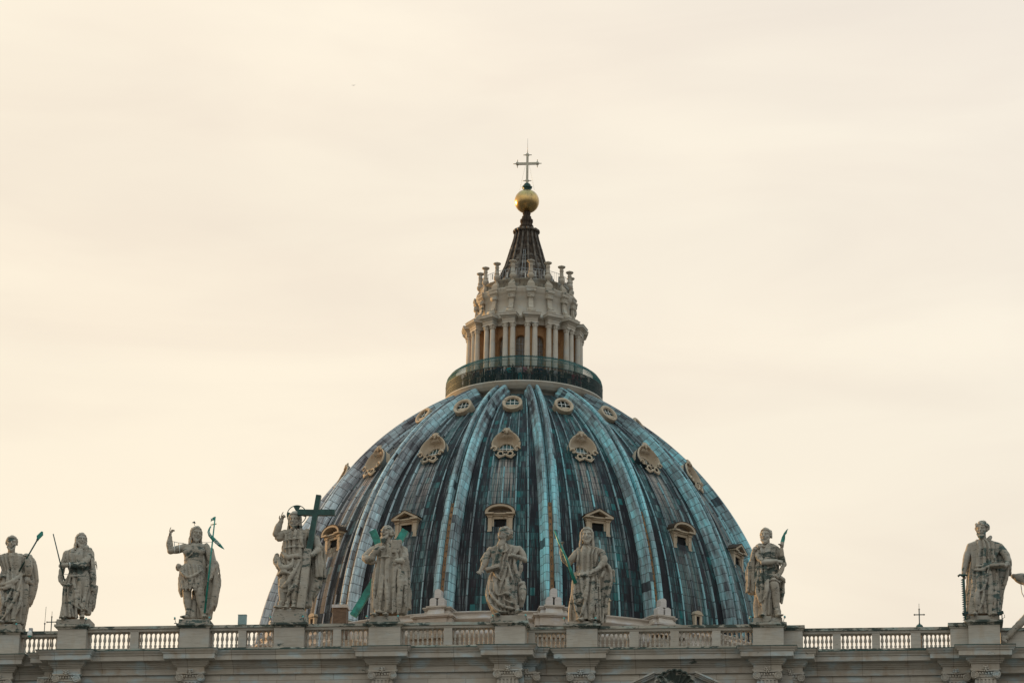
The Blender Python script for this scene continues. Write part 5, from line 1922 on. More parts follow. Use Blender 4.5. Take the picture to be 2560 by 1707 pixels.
class Stat:
    def __init__(s, label, loc, sc, ox, oy, xb, yb, kx, kz, lean, stone=None):
        s.root = thing('stone_statue', label, 'statue', loc, 0, 'stone statues on the balustrade')
        s.sc, s.ox, s.oy, s.xb, s.yb, s.kx, s.kz, s.lean = sc, ox, oy, xb, yb, kx, kz, lean
        s.stone = stone or M_STAT
        s.L = {}

    def P(s, cx, cy, y=0.0):
        z = (s.yb - (s.oy + cy / s.sc)) / s.kz + y * 0.235
        return ((s.ox + cx / s.sc - s.xb) / s.kx - s.lean * z, y, z)

    def m(s, px):
        return px / s.sc / s.kx

    def layer(s, name, h=0.028):
        if name not in s.L:
            s.L[name] = Field((-2.2, -1.25, -0.05), (2.2, 1.25, 7.5), h)
        return s.L[name]

    def loft(s, name, rows, folds=(0, 0, 0), seed=0.0, k=0.06, jag=0.0):
        """rows: (cy, xl, xr, depth, yc [, amp]) in picture units of the study"""
        F = s.layer(name)
        st = []
        for q in rows:
            cy, xl, xr, dep, yc = q[:5]
            p = s.P((xl + xr) / 2, cy, 0)
            st.append((p[2], p[0], yc, s.m(xr - xl) / 2, dep) + tuple(q[5:6]))
        st = [tuple(q[:5]) + tuple(1.0 * a for a in q[5:6]) for q in st]
        F.loft(st, (folds[0], folds[1] * 2.1, folds[2]), seed, k, jag, 3.6 if name == 'cloak' else 2.0)

    def ch(s, name, pts, rr, k=0.06, sub=False):
        """pts (cx,cy,y); radii in picture units"""
        F = s.layer(name)
        rr = rr if isinstance(rr, (list, tuple)) else [rr] * len(pts)
        rm = [s.m(r) for r in rr]
        P_ = [np.array(s.P(*p)) for p in pts]
        isf = not sub and name in ('robe', 'fur_skirt') and k <= .05 and pts[0][2] < -.12
        if not sub and name == 'robe' and not isf:
            rm = [r * .76 for r in rm]
        if name == 'cloak':
            rm = [r * .80 for r in rm]
            P_ = [p - np.array((math.copysign(min(.75 * r, abs(p[0]) * .5), p[0]), 0, 0)) for p, r in zip(P_, rm)]
        if isf:
            rm = [r * .88 for r in rm]
            if len(rm) > 2:
                rm[0] *= .6
                rm[-1] *= .6
            # a fold is a ridge of the cloth, not a cord lying on it
            P_ = [p + np.array((0, .62 * r, 0)) for p, r in zip(P_, rm)]
            k = max(k, .09)
        fold = isf
        if name == 'cloak':
            k = max(k, .08)
        # round the corners of the run
        Q, q = [P_[0]], [rm[0]]
        for i in range(1, len(P_)):
            if i < len(P_) - 1:
                for t in (.75, 1.0):
                    w = P_[i - 1] * (1 - t) + P_[i] * t if t < 1 else (P_[i - 1] * .125 + P_[i] * .75 + P_[i + 1] * .125)
                    Q.append(w)
                    q.append(rm[i - 1] * (1 - t) + rm[i] * t)
                Q.append(P_[i] * .75 + P_[i + 1] * .25)
                q.append(rm[i] * .75 + rm[i + 1] * .25)
            else:
                Q.append(P_[i])
                q.append(rm[i])
        F.chain(Q, q, k, sub)
        if fold and len(Q) > 2:
            # the sharp valley beside the ridge
            for sg in (-1, 1):
                G_, g_ = [], []
                for i in range(len(Q)):
                    t = Q[min(i + 1, len(Q) - 1)] - Q[max(i - 1, 0)]
                    L_ = max(1e-6, math.hypot(t[0], t[2]))
                    G_.append(Q[i] + np.array((t[2] / L_ * sg * q[i] * 1.15, -.22 * q[i], -t[0] / L_ * sg * q[i] * 1.15)))
                    g_.append(q[i] * (.34 if sg == 1 else .26))
                F.chain(G_, g_, .035, True)

    def ell(s, name, p, r, k=0.06, sub=False):
        s.layer(name).ell(s.P(*p), r, k, sub=sub)

    def head(s, cx, cy, y, H, yaw=0, pitch=0, roll=0, hair='short', beard='short'):
        c = np.array(s.P(cx, cy, y))
        R = np.array(Matrix.Rotation(rad(roll), 3, 'Y') @ Matrix.Rotation(rad(yaw), 3, 'Z') @ Matrix.Rotation(rad(-pitch), 3, 'X'))
        F = s.layer('figure')

        def T(x, yy, z):
            return c + R @ (np.array((x, yy, z)) * H)

        def E(F, p, r, k=0.03, sub=False):
            F.ell(T(*p), np.array(r) * H, k, R=R, sub=sub)

        def C(F, a, b, ra, rb, k=0.03, sub=False):
            F.cap(T(*a), T(*b), ra * H, rb * H, k, sub)
        E(F, (0, .06, .14), (.33, .40, .36))
        E(F, (0, -.08, -.14), (.255, .30, .35), .05)
        E(F, (0, -.27, -.41), (.12, .12, .10), .05)
        for q in (-1, 1):
            E(F, (q * .165, -.25, -.10), (.10, .10, .10), .05)
            E(F, (q * .135, -.40, .035), (.095, .085, .06), .03, True)
            E(F, (q * .135, -.315, .03), (.06, .05, .05), .015)
            C(F, (q * .05, -.365, .115), (q * .23, -.30, .12), .045, .04, .03)
            E(F, (q * .335, .02, 0), (.05, .09, .12), .02)
        C(F, (0, -.36, .09), (0, -.475, -.11), .04, .062, .025)
        C(F, (-.09, -.385, -.235), (.09, -.385, -.235), .022, .022, .02, True)
        C(F, (-.07, -.385, -.20), (.07, -.385, -.20), .028, .028, .02)
        C(F, (-.06, -.38, -.275), (.06, -.38, -.275), .030, .030, .02)
        C(F, (0, .08, -.30), (0, .12, -.80), .215, .25, .06)
        for q in (-1, 1):
            F.cap(c + np.array((0, .10, -.66)) * H, c + np.array((q * .52, .12, -.98)) * H, .20 * H, .17 * H, .08)
        G = s.layer('hair')
        rg = random.Random(int(cx * 7 + cy))
        if beard != 'none':
            n = {'short': 9, 'long': 11}[beard]
            ln = {'short': .17, 'long': .52}[beard]
            for i in range(n):
                u = (i / (n - 1) - .5) * 2
                a = (u * .235, -.27 + .17 * abs(u), -.27 + .20 * abs(u))
                b = (u * .15 + rg.uniform(-.02, .02), -.37 + .12 * abs(u), -.43 - ln * (1 - .6 * abs(u)) + rg.uniform(-.03, .03))
                mid = ((a[0] + b[0]) / 2 + rg.uniform(-.02, .02), (a[1] + b[1]) / 2 - .045, (a[2] + b[2]) / 2)
                C(G, a, mid, .055, .085, .03)
                C(G, mid, b, .085, .035, .03)
            C(G, (-.02, -.40, -.175), (-.14, -.34, -.25), .035, .03, .02)
            C(G, (.02, -.40, -.175), (.14, -.34, -.25), .035, .03, .02)
        if hair in ('short', 'long', 'wavy', 'curly'):
            E(G, (0, .12, .185), (.365, .41, .345), .03)
            E(G, (0, -.50, -.10), (.27, .30, .35), .09, True)
            for i in range(34):
                a = rg.uniform(0, 2 * PI)
                e = rg.uniform(-.1, 1.3)
                p = np.array((.35 * math.cos(a) * math.cos(e), .12 + .395 * math.sin(a) * math.cos(e), .185 + .335 * math.sin(e)))
                if p[1] < -.12 and p[2] < .33:
                    continue
                dn = np.array((rg.uniform(-.05, .05), rg.uniform(-.03, .05), -.15 * math.cos(e)))
                C(G, p, p + dn, .05, .04, .02)
            for i in range(10):
                u = (i / 9 - .5) * 2
                C(G, (u * .06, -.19, .46), (u * .22, -.29 + .08 * abs(u), .36 - .04 * abs(u)), .05, .045, .02)
                C(G, (u * .22, -.29 + .08 * abs(u), .36 - .04 * abs(u)), (u * .315, -.22 + .15 * abs(u), .27 - .16 * abs(u) ** 2), .045, .04, .02)
        if hair in ('long', 'wavy'):
            for q in (-1, 1):
                for j, (xo, yo) in enumerate([(.315, -.06), (.345, .07), (.30, .20)]):
                    pts = [(q * xo, yo, .18)]
                    for t in range(1, 6):
                        pts.append((q * (xo + .02 * math.sin(t * 1.9 + j) + .012 * t), yo - .02 * t + .03 * math.sin(t * 2.3 + j), .18 - .185 * t))
                    for a_, b_ in zip(pts[:-1], pts[1:]):
                        C(G, a_, b_, .075, .066, .022)
            E(G, (0, .28, -.20), (.30, .18, .46), .04)
        if hair == 'curly':
            for i in range(46):
                a = rg.uniform(0, 2 * PI)
                e = rg.uniform(-.35, 1.4)
                p = (.40 * math.cos(a) * math.cos(e), .10 + .43 * math.sin(a) * math.cos(e), .18 + .36 * math.sin(e))
                if p[1] < -.15 and p[2] < .22:
                    continue
                r_ = rg.uniform(.07, .11)
                E(G, p, (r_, r_, r_), .02)
        if hair == 'bald':
            for q in (-1, 1):
                for i in range(9):
                    E(G, (q * rg.uniform(.30, .36), rg.uniform(.0, .32), rg.uniform(-.22, .16)), (.09, .10, .09), .03)
            E(G, (0, .30, -.05), (.30, .16, .28), .04)

    def hand(s, name, wrist, d, n, L=0.62, curl=0.5, spread=1.0, point=False):
        F = s.layer(name)
        w = np.array(wrist, float)
        d = np.array(d, float)
        d /= np.linalg.norm(d)
        n = np.array(n, float)
        n = n - d * (n @ d)
        n /= np.linalg.norm(n)
        sd = np.cross(d, n)
        R = np.stack([sd, n, d], 1)
        F.ell(w + d * .22 * L, (.17 * L, .085 * L, .26 * L), .03, R=R)
        for i, (o, ln) in enumerate([(-.13, .36), (-.045, .44), (.045, .41), (.13, .31)]):
            cu = curl * (0.25 if point and i == 0 else (1.5 if point else 1.0))
            b = w + d * .42 * L + sd * o * L * spread
            d1 = d * math.cos(cu * .7) + n * math.sin(cu * .7) + sd * o * .9 * (spread - .6)
            p1 = b + d1 * ln * .52 * L
            d2 = d * math.cos(cu * 1.9) + n * math.sin(cu * 1.9)
            p2 = p1 + d2 * ln * .5 * L
            F.cap(b, p1, .052 * L, .045 * L, .015)
            F.cap(p1, p2, .045 * L, .036 * L, .015)
        t0 = w + d * .10 * L - sd * .12 * L
        t1 = t0 + (d * .6 - sd * .7 + n * .25) * .22 * L
        t2 = t1 + (d * .85 - sd * .2 + n * .35) * .2 * L
        F.cap(t0, t1, .065 * L, .055 * L, .02)
        F.cap(t1, t2, .055 * L, .042 * L, .02)

    def foot(s, cx, cy, y, toe, name='figure', L=0.85):
        """toe: sideways heading of the toes"""
        F = s.layer(name)
        p = np.array(s.P(cx, cy, y))
        dirv = np.array((toe, -1.0, 0))
        dirv /= np.linalg.norm(dirv)
        sd = np.array((dirv[1], -dirv[0], 0))
        F.cap(p + (0, .05, .10), p + dirv * L * .45 + np.array((0, 0, .0)), .15, .11, .05)
        for i in range(5):
            b = p + dirv * L * .45 + sd * (i - 2) * .055
            F.cap(b, b + dirv * (.22 - .02 * abs(i - 1)), .05, .04, .015)
        F.cap(p + (0, 0, .35), p + (0, .04, .08), .14, .14, .05)

    def plinth(s, rows, name='plinth'):
        """rows: (cy_top, cy_bottom, xl, xr, front, back) boxes"""
        m = MB()
        for (c0, c1, xl, xr, yf, yb) in rows:
            z1, z0 = s.P(0, c0, yf)[2], (s.P(0, c1, yf)[2] if c1 < rows[-1][1] else -0.16)
            a, b = s.P(xl, c1, 0)[0], s.P(xr, c1, 0)[0]
            m.frustum((a, b, yf, yb), (a + .03, b - .03, yf + .03, yb - .03), z0, z1)
        m.build(name, M_STAT_D, s.root)

    def done(s, wob=0.004):
        for nm, F in s.L.items():
            F.build(nm, s.stone, s.root, wob=wob, cloth={'cloak': .06, 'robe': .022}.get(nm, 0))

    def part(s, name, m, mat):
        return m.build(name, mat, s.root)


# ---- 1: statue with a lance, cut by the left edge of the picture
s = Stat('bearded stone statue with a lance, cut off by the left edge', (-18.98, 1.4, 47.20), 6.03, 0, 1320, 28, 1577, 39.5, 39.4, 0.066)
s.loft('cloak', [(420, 150, 480, .30, .38), (620, 120, 545, .30, .38), (760, 100, 548, .30, .38), (1000, 60, 490, .30, .38), (1260, 20, 375, .30, .38), (1480, 0, 335, .30, .38)], (20, .022, .06), 1.3)
s.plinth([(1440, 1545, -70, 335, -0.55, 0.9)])
s.head(185, 228, -0.1, 0.98, 12, 0, 0, 'short', 'short')
s.loft('robe', [(390, 60, 330, .42, 0), (440, -10, 420, .55, 0), (560, 20, 410, .55, 0), (640, 40, 400, .48, 0), (760, 0, 420, .58, 0), (900, -30, 430, .62, 0), (1150, -20, 400, .60, 0), (1330, -10, 350, .60, 0), (1445, -20, 345, .62, 0)], (13, .10, .10), 1.0)
s.ch('robe', [(30, 450, -.1), (-70, 580, -.2), (-60, 700, -.3), (40, 720, -.5)], [75, 70, 60, 50])
s.hand('figure', s.P(40, 720, -.5), (1, -.2, .1), (0, .4, -1), .6, .9)
s.ch('robe', [(400, 430, 0), (450, 560, -.05), (440, 690, -.2)], [70, 68, 60])
s.ch('figure', [(440, 690, -.25), (455, 600, -.42), (440, 500, -.5)], [48, 44, 38])
s.hand('figure', s.P(440, 505, -.5), (-.12, 0, 1), (-.8, -.5, 0), .66, .9)
for pts, r in [([(470, 430, .3), (530, 620, .35), (545, 760, .35), (500, 960, .35), (430, 1120, .35), (370, 1260, .35), (330, 1480, .3)], [40, 52, 58, 58, 55, 48, 40]), ([(440, 480, .45), (490, 700, .5), (460, 1000, .5), (360, 1300, .45)], [60, 70, 70, 60]), ([(460, 690, -.1), (440, 800, -.2), (480, 830, .1)], [40, 45, 30])]:
    s.ch('cloak', pts, r, .08)
for pts, r in [([(30, 850, -.55), (200, 830, -.72), (330, 720, -.55), (400, 690, -.3)], [36, 42, 34, 26]), ([(0, 900, -.5), (150, 905, -.72), (300, 800, -.6)], [30, 38, 24]), ([(360, 760, -.55), (300, 1000, -.72), (180, 1230, -.75), (60, 1390, -.7)], [24, 30, 28, 22]), ([(40, 960, -.6), (90, 1100, -.75), (60, 1220, -.7)], [30, 36, 24]), ([(230, 900, -.72), (160, 1060, -.78), (120, 1180, -.7)], [22, 26, 18]), ([(350, 900, -.5), (330, 1150, -.6), (240, 1400, -.62)], [20, 26, 20])]:
    s.ch('robe', pts, r, .05)
s.foot(80, 1430, -.35, -.3)
s.foot(230, 1435, -.30, .3)
m = MB()
a, b = Vector(s.P(320, 655, -.55)), Vector(s.P(600, 178, -.55))
m.tube([a, b], 0.05, n=8)
m.beam(b - (b - a).normalized() * .05, b + (b - a).normalized() * .08, .16, .10)
s.part('lance_shaft', m, M_BRONZE_D)
m = MB()
dd = (b - a).normalized()
sd = Vector((dd.z, 0, -dd.x))
q = [b + dd * .05 - sd * .07, b + dd * .20 - sd * .17, b + dd * .58 - sd * .05, b + dd * .60 + sd * .05, b + dd * .42 + sd * .17, b + dd * .05 + sd * .07]
v = [p + Vector((0, -.03, 0)) for p in q] + [p + Vector((0, .03, 0)) for p in q]
m.add(v, [(0, 1, 2, 3, 4, 5), (11, 10, 9, 8, 7, 6)] + [(i, (i + 1) % 6, (i + 1) % 6 + 6, i + 6) for i in range(6)])
s.part('lance_head', m, M_BRONZE)
s.done()

# ---- 2: cloaked statue with a thin stick
s = Stat('cloaked stone statue with arms crossed at the waist and a thin stick', (-14.79, .4, 47.24), 6.03, 0, 1320, 185, 1563.4, 40.0, 39.7, 0.0596)
s.loft('cloak', [(330, 1080, 1395, .30, .38), (560, 1080, 1430, .30, .38), (930, 1080, 1434, .30, .38), (1150, 1100, 1400, .30, .38), (1280, 1150, 1345, .30, .38)], (20, .022, .06), 2.3)
s.plinth([(1365, 1465, 875, 1385, -.55, .85)])
s.head(1228, 178, -.05, .92, 28, 2, 3, 'wavy', 'short')
s.loft('robe', [(300, 1110, 1300, .32, 0), (345, 1020, 1370, .46, 0), (430, 990, 1360, .55, 0), (560, 1020, 1350, .52, 0), (660, 1060, 1330, .46, 0), (760, 1020, 1365, .55, 0), (900, 1000, 1370, .56, 0), (1050, 1000, 1330, .52, 0), (1150, 990, 1310, .50, 0), (1245, 1170, 1320, .40, -.1)], (12, .09, .05), 2.0)
s.loft('robe', [(770, 1000, 1170, .40, -.15), (850, 980, 1150, .46, -.15), (1000, 960, 1140, .50, -.1), (1200, 935, 1160, .52, -.1), (1365, 915, 1190, .55, -.1)], (9, .10, .05), 4.0)
s.ch('figure', [(1000, 380, 0), (960, 520, .05), (930, 640, .0)], [50, 45, 40])
s.ch('robe', [(1010, 370, 0), (975, 470, .02)], [62, 58])
s.ch('figure', [(930, 640, 0), (915, 760, -.1), (955, 830, -.2)], [42, 36, 28])
s.hand('figure', s.P(945, 810, -.2), (.5, -.2, -.8), (.7, .5, 0), .55, .9)
s.ch('robe', [(1340, 390, 0), (1320, 490, -.3), (1280, 570, -.5)], [62, 66, 58])
s.ch('robe', [(1290, 560, -.5), (1170, 560, -.66), (1060, 555, -.72)], [56, 50, 44])
s.ch('figure', [(1060, 555, -.72), (1000, 560, -.72)], [36, 32])
s.hand('figure', s.P(1010, 560, -.72), (-1, 0, .1), (0, .9, -.2), .58, 1.0)
for pts, r in [([(1370, 320, .1), (1410, 480, .1), (1420, 700, .15), (1420, 930, .2)], [50, 42, 44, 40]), ([(1330, 300, .25), (1390, 560, .35), (1390, 900, .4), (1380, 1130, .4), (1330, 1270, .3)], [70, 70, 65, 60, 40]), ([(1260, 700, .5), (1290, 1000, .55), (1300, 1250, .5)], [90, 80, 60]), ([(1400, 480, -.12), (1410, 750, -.1), (1405, 930, 0)], [20, 26, 28]), ([(1270, 300, -.3), (1330, 290, -.1), (1365, 340, 0)], [36, 46, 50])]:
    s.ch('cloak', pts, r, .07)
for pts, r in [([(1140, 740, -.55), (1175, 900, -.66), (1180, 1100, -.62), (1180, 1350, -.55)], [26, 26, 22, 20]), ([(1200, 760, -.5), (1215, 950, -.58), (1190, 1200, -.55)], [14, 18, 14]), ([(1060, 720, -.5), (1130, 720, -.6), (1220, 720, -.5)], [24, 28, 20]), ([(1010, 840, -.6), (1080, 860, -.7), (1130, 840, -.65)], [18, 20, 18]), ([(1090, 960, -.6), (1085, 1150, -.65), (1090, 1340, -.62)], [16, 20, 16]), ([(1310, 980, -.3), (1285, 1080, -.4), (1250, 1240, -.4)], [26, 30, 24]), ([(970, 1150, -.45), (1010, 1250, -.6), (990, 1350, -.6)], [20, 22, 18])]:
    s.ch('robe', pts, r, .05)
s.ch('figure', [(1250, 1200, -.1), (1245, 1330, -.1)], [44, 28])
s.foot(1240, 1365, -.15, .3)
s.foot(1010, 1365, -.35, -.3)
m = MB()
m.tube([s.P(845, 78, -.75), s.P(1018, 790, -.75)], [.035, .045], n=7)
s.part('stick', m, M_BRONZE_D)
m = MB()
m.tube([s.P(1110, 515, -.72 - .3), s.P(1118, 555, -.78 - .25), s.P(1112, 595, -.72 - .28)], .025, n=6)
m.tube([s.P(990, 690, -.4), s.P(1060, 695, -.4)], .02, n=5)
s.part('repair_band', m, M_WHITE)
s.done()

# ---- 3: statue in a fur skirt with a banner staff
s = Stat('bare-chested stone statue in a ragged fur skirt, hand raised, with banner staff', (-7.19, .4, 47.21), 5.406, 400, 1280, 490, 1561, 40.3, 39.8, 0.047)
s.loft('cloak', [(470, 420, 690, .30, .38), (700, 420, 768, .30, .38), (950, 430, 792, .30, .38), (1150, 430, 772, .30, .38), (1370, 470, 690, .30, .38), (1425, 480, 690, .30, .38)], (20, .022, .06), 3.3)
s.plinth([(1440, 1500, 272, 690, -.55, .8)])
s.head(492, 290, -.05, .94, 30, -3, 4, 'wavy', 'short')
F = s.layer('figure')
s.loft('figure', [(425, 380, 570, .26, 0), (455, 315, 640, .40, 0), (520, 305, 620, .46, 0), (600, 325, 600, .43, 0), (690, 325, 590, .40, 0), (780, 285, 595, .44, 0), (850, 280, 600, .46, 0)])
s.ell('figure', (405, 530, -.27), (.38, .18, .24), .10)
s.ell('figure', (545, 530, -.27), (.38, .18, .24), .10)
s.ell('figure', (450, 690, -.30), (.30, .12, .34), .10)
s.ch('figure', [(330, 470, 0), (235, 500, -.05), (145, 515, -.1)], [54, 48, 42], .08)
s.ch('figure', [(145, 515, -.1), (130, 420, -.15), (142, 330, -.2)], [44, 42, 30])
s.hand('figure', s.P(142, 325, -.2), (.12, -.1, 1), (1, -.3, 0), .72, .55, 1.5, True)
s.ch('figure', [(365, 980, 0), (368, 1090, -.12), (372, 1200, 0), (385, 1390, 0)], [62, 54, 54, 30], .07)
s.ch('figure', [(545, 980, -.1), (543, 1080, -.22), (560, 1200, -.1), (588, 1390, -.1)], [66, 58, 56, 30], .07)
s.foot(375, 1432, -.12, -.5)
s.foot(600, 1432, -.2, .35)
s.ch('figure', [(455, 1080, .25), (460, 1250, .2), (440, 1420, .1)], [38, 34, 45])
s.loft('fur_skirt', [(720, 300, 590, .46, 0), (760, 275, 600, .50, 0), (850, 265, 610, .54, 0), (960, 262, 615, .56, 0), (1045, 262, 618, .56, 0, .05)], (22, .06, .25), 3.0, jag=.12)
for pts, r in [([(265, 880, .1), (270, 1000, .15), (290, 1130, .2)], [26, 34, 16]), ([(255, 950, .2), (262, 1060, .25), (275, 1140, .25)], [20, 26, 10]), ([(275, 770, -.40), (340, 835, -.58), (410, 890, -.66), (500, 850, -.64), (600, 775, -.42)], [16, 20, 22, 22, 14]), ([(440, 890, -.62), (440, 980, -.60), (430, 1050, -.54)], [24, 24, 14])]:
    s.ch('fur_skirt', pts, r, .04)
s.ell('fur_skirt', (246, 740, 0), (.17, .2, .24), .04)
s.ell('fur_skirt', (268, 722, -.1), (.12, .14, .12), .04)
rg = random.Random(5)
for i in range(60):
    x, y_ = rg.uniform(280, 600), rg.uniform(870, 1030)
    th = (x - 440) / 175
    yy = -.57 * math.sqrt(max(0, 1 - th * th))
    s.ch('fur_skirt', [(x, y_, yy), (x + rg.uniform(-8, 8), y_ + 40, yy - .03)], [8, 4], .02)
s.ch('robe', [(560, 440, -.36), (450, 560, -.52), (320, 670, -.36)], [9, 9, 9], .02)
s.ch('robe', [(630, 470, 0), (680, 580, -.05), (720, 680, -.1)], [58, 64, 62])
s.ch('figure', [(715, 690, -.1), (700, 800, -.2), (690, 890, -.3)], [48, 42, 32])
s.hand('figure', s.P(690, 880, -.32), (-.15, -.2, -1), (-.8, -.6, 0), .62, .9)
for pts, r in [([(640, 450, .2), (720, 600, .2), (765, 700, .2), (775, 850, .2), (765, 1000, .2), (750, 1150, .2), (710, 1280, .15), (650, 1360, .05)], [44, 46, 46, 40, 40, 40, 38, 28]), ([(620, 480, .3), (680, 700, .4), (690, 950, .45), (680, 1200, .4), (640, 1400, .3)], [70, 80, 80, 70, 50]), ([(600, 560, -.1), (620, 700, .0), (620, 800, .05)], [26, 36, 30]), ([(690, 740, -.2), (740, 760, -.1), (770, 720, 0)], [40, 44, 30]), ([(730, 800, .0), (750, 950, .05), (740, 1100, .1), (690, 1250, .05)], [22, 26, 26, 22]), ([(560, 1000, .45), (520, 1200, .5), (500, 1420, .4)], [60, 70, 60])]:
    s.ch('cloak', pts, r, .07)
m = MB()
m.tube([s.P(622, 1365, -.42), s.P(772, 62, -.55)], [.07, .04], n=8)
s.part('banner_staff', m, M_BRONZE)
m = MB()


def ribbon(m, pts, w0, ydir=0.0):
    """pts: (cx,cy,y, half width px, direction of the width)"""
    vv = []
    for (cx, cy, y, w, ax, az) in pts:
        for sgn in (-1, 1):
            vv.append(s.P(cx + sgn * w * ax, cy + sgn * w * az, y))
    k = len(pts)
    vb = [(x, y + .02, z) for x, y, z in vv]
    f = []
    for i in range(k - 1):
        f.append((2 * i, 2 * i + 1, 2 * i + 3, 2 * i + 2))
        f.append((2 * k + 2 * i, 2 * k + 2 * i + 2, 2 * k + 2 * i + 3, 2 * k + 2 * i + 1))
        f.append((2 * i, 2 * i + 2, 2 * k + 2 * i + 2, 2 * k + 2 * i))
        f.append((2 * i + 1, 2 * k + 2 * i + 1, 2 * k + 2 * i + 3, 2 * i + 3))
    m.add(vv + vb, f, smooth=True)


fl = [(778, 58), (745, 70), (720, 92), (712, 130), (738, 112), (768, 112)]
v = [s.P(x, y, -.60) for x, y in fl] + [s.P(x, y, -.57) for x, y in fl]
m.add(v, [tuple(range(6)), tuple(reversed(range(6, 12)))] + [(i, (i + 1) % 6, (i + 1) % 6 + 6, i + 6) for i in range(6)])
ribbon(m, [(716, 188, -.60, 8, 1, .3), (697, 225, -.66, 11, 1, .3), (688, 268, -.70, 16, 1, -.1), (704, 312, -.72, 21, .8, -.6), (742, 356, -.72, 25, .7, -.7), (790, 404, -.70, 25, .7, -.7), (840, 455, -.66, 21, .7, -.7), (872, 485, -.64, 12, .7, -.7), (898, 508, -.62, 2, .7, -.7)], 0)
bn = s.part('banner', m, M_BRONZE)
m = MB()
ribbon(m, [(712, 172, -.60, 6, .2, 1), (745, 166, -.55, 7, 0, 1), (788, 158, -.52, 7, 0, 1)], 0)
fo = m.build('banner_fold', M_GOLD, bn)
for (txt, cx, cy, y, ang, size) in [('N', 730, 97, -.64, 8, .20), ('NVS', 706, 300, -.80, -56, .20), ('DEI', 803, 416, -.78, -47, .25)]:
    cu = bpy.data.curves.new('lettering', 'FONT')
    cu.body = txt
    cu.size = size
    cu.align_x, cu.align_y = 'CENTER', 'CENTER'
    cu.extrude = 0.004
    to = bpy.data.objects.new('lettering', cu)
    COL.objects.link(to)
    to.parent = bn
    to.location = s.P(cx, cy, y)
    to.rotation_euler = (Matrix.Rotation(rad(-ang), 3, 'Y') @ Matrix.Rotation(PI / 2, 3, 'X')).to_euler()
    dg = bpy.context.evaluated_depsgraph_get()
    me_ = bpy.data.meshes.new_from_object(to.evaluated_get(dg))
    me_.materials.clear()
    me_.materials.append(M_WHITE)
    lo_ = bpy.data.objects.new('lettering', me_)
    COL.objects.link(lo_)
    lo_.parent = bn
    lo_.location, lo_.rotation_euler = to.location, to.rotation_euler
    bpy.data.objects.remove(to)
m = MB()
m.tube([s.P(170, 385, 0), s.P(250, 405, 0), s.P(320, 412, 0)], .018, n=5)
m.tube([s.P(190, 390, 0), s.P(195, 450, -.05)], .022, n=5)
m.tube([s.P(250, 403, 0), s.P(252, 440, 0)], .022, n=5)
m.tube([s.P(560, 404, 0), s.P(735, 407, -.45)], .012, n=5)
m.tube([s.P(462, 170, .05), s.P(460, 138, .05)], .01, n=4)
s.part('support_wire', m, M_GREYMET)
m = MB()
for x in (208, 276):
    m.tube([s.P(x, 445, -.26), s.P(x + 4, 500, -.40), s.P(x + 2, 550, -.30)], .02, n=5)
s.part('repair_band', m, M_WHITE)
m = MB()
c = s.P(460, 130, .05)
m.lathe([(0, -.07), (.06, -.03), (.07, .02), (.03, .07), (0, .08)], c=c, n=9)
m.beam((c[0] - .06, c[1], c[2] + .02), (c[0] - .14, c[1], c[2] - .02), .05, .04, w2=.02, h2=.02)
m.beam((c[0], c[1], c[2]), (c[0] + .10, c[1], c[2] - .06), .08, .03, w2=.04, h2=.02)
m.beam((c[0] + .02, c[1], c[2] - .05), (c[0] + .03, c[1], c[2] - .2), .02, .02)
o = m.build('pigeon', M_IRON)
o.location = s.root.location
tag(o, 'small dark bird perched above the head of the fur-skirted statue', 'bird')
s.done()

# ---- 4: haloed statue with a tall cross
s = Stat('haloed long-haired stone statue raising a hand beside a tall cross', (-1.39, .4, 47.19), 4.127, 640, 1200, 725, 1558.5, 40.6, 40.0, 0.037)
s.loft('cloak', [(560, 300, 640, .30, .38), (720, 260, 688, .30, .38), (990, 240, 703, .30, .38), (1100, 250, 653, .30, .38), (1200, 300, 590, .30, .38), (1290, 300, 560, .30, .38)], (20, .022, .06), 4.3)
s.plinth([(1325, 1352, 205, 512, -.62, .85), (1352, 1480, 192, 520, -.66, .9)])
s.head(404, 402, -.1, 1.02, -4, -8, 0, 'wavy', 'short')
s.loft('robe', [(505, 340, 480, .30, 0), (545, 290, 560, .46, 0), (620, 290, 530, .56, 0), (700, 290, 520, .52, 0), (760, 280, 530, .50, 0), (850, 235, 545, .62, 0), (950, 230, 530, .64, 0), (1080, 240, 500, .58, 0), (1170, 255, 480, .52, 0)], (12, .09, .12), 0.5)
s.ch('robe', [(305, 540, 0), (250, 560, -.1), (215, 550, -.15)], [52, 50, 44])
s.ch('robe', [(280, 560, -.1), (250, 600, -.12), (215, 590, -.1)], [36, 38, 26])
s.ch('figure', [(212, 545, -.15), (235, 480, -.25), (268, 415, -.3)], [38, 34, 24])
s.hand('figure', s.P(266, 418, -.3), (.35, -.1, 1), (.6, -.8, 0), .74, .8, 1.0, True)
s.ch('robe', [(530, 540, 0), (600, 600, -.05), (650, 690, -.15)], [58, 60, 56])
s.ch('robe', [(655, 690, -.15), (640, 730, -.35), (615, 760, -.5)], [48, 42, 34])
s.ch('figure', [(625, 745, -.45), (600, 775, -.6)], [30, 26])
s.hand('figure', s.P(605, 770, -.6), (-.75, -.3, -.5), (-.3, .9, 0), .66, .9)
s.ch('figure', [(290, 1040, -.25), (285, 1120, -.2), (275, 1280, -.1)], [48, 46, 28])
s.ch('figure', [(350, 1120, -.1), (335, 1290, -.1)], [34, 24])
s.ch('robe', [(430, 900, -.3), (425, 1050, -.4), (410, 1200, -.25), (410, 1310, -.2)], [56, 54, 48, 38], .08)
s.foot(255, 1322, -.25, -.4)
s.foot(330, 1325, -.30, -.2)
s.foot(400, 1325, -.35, .1)
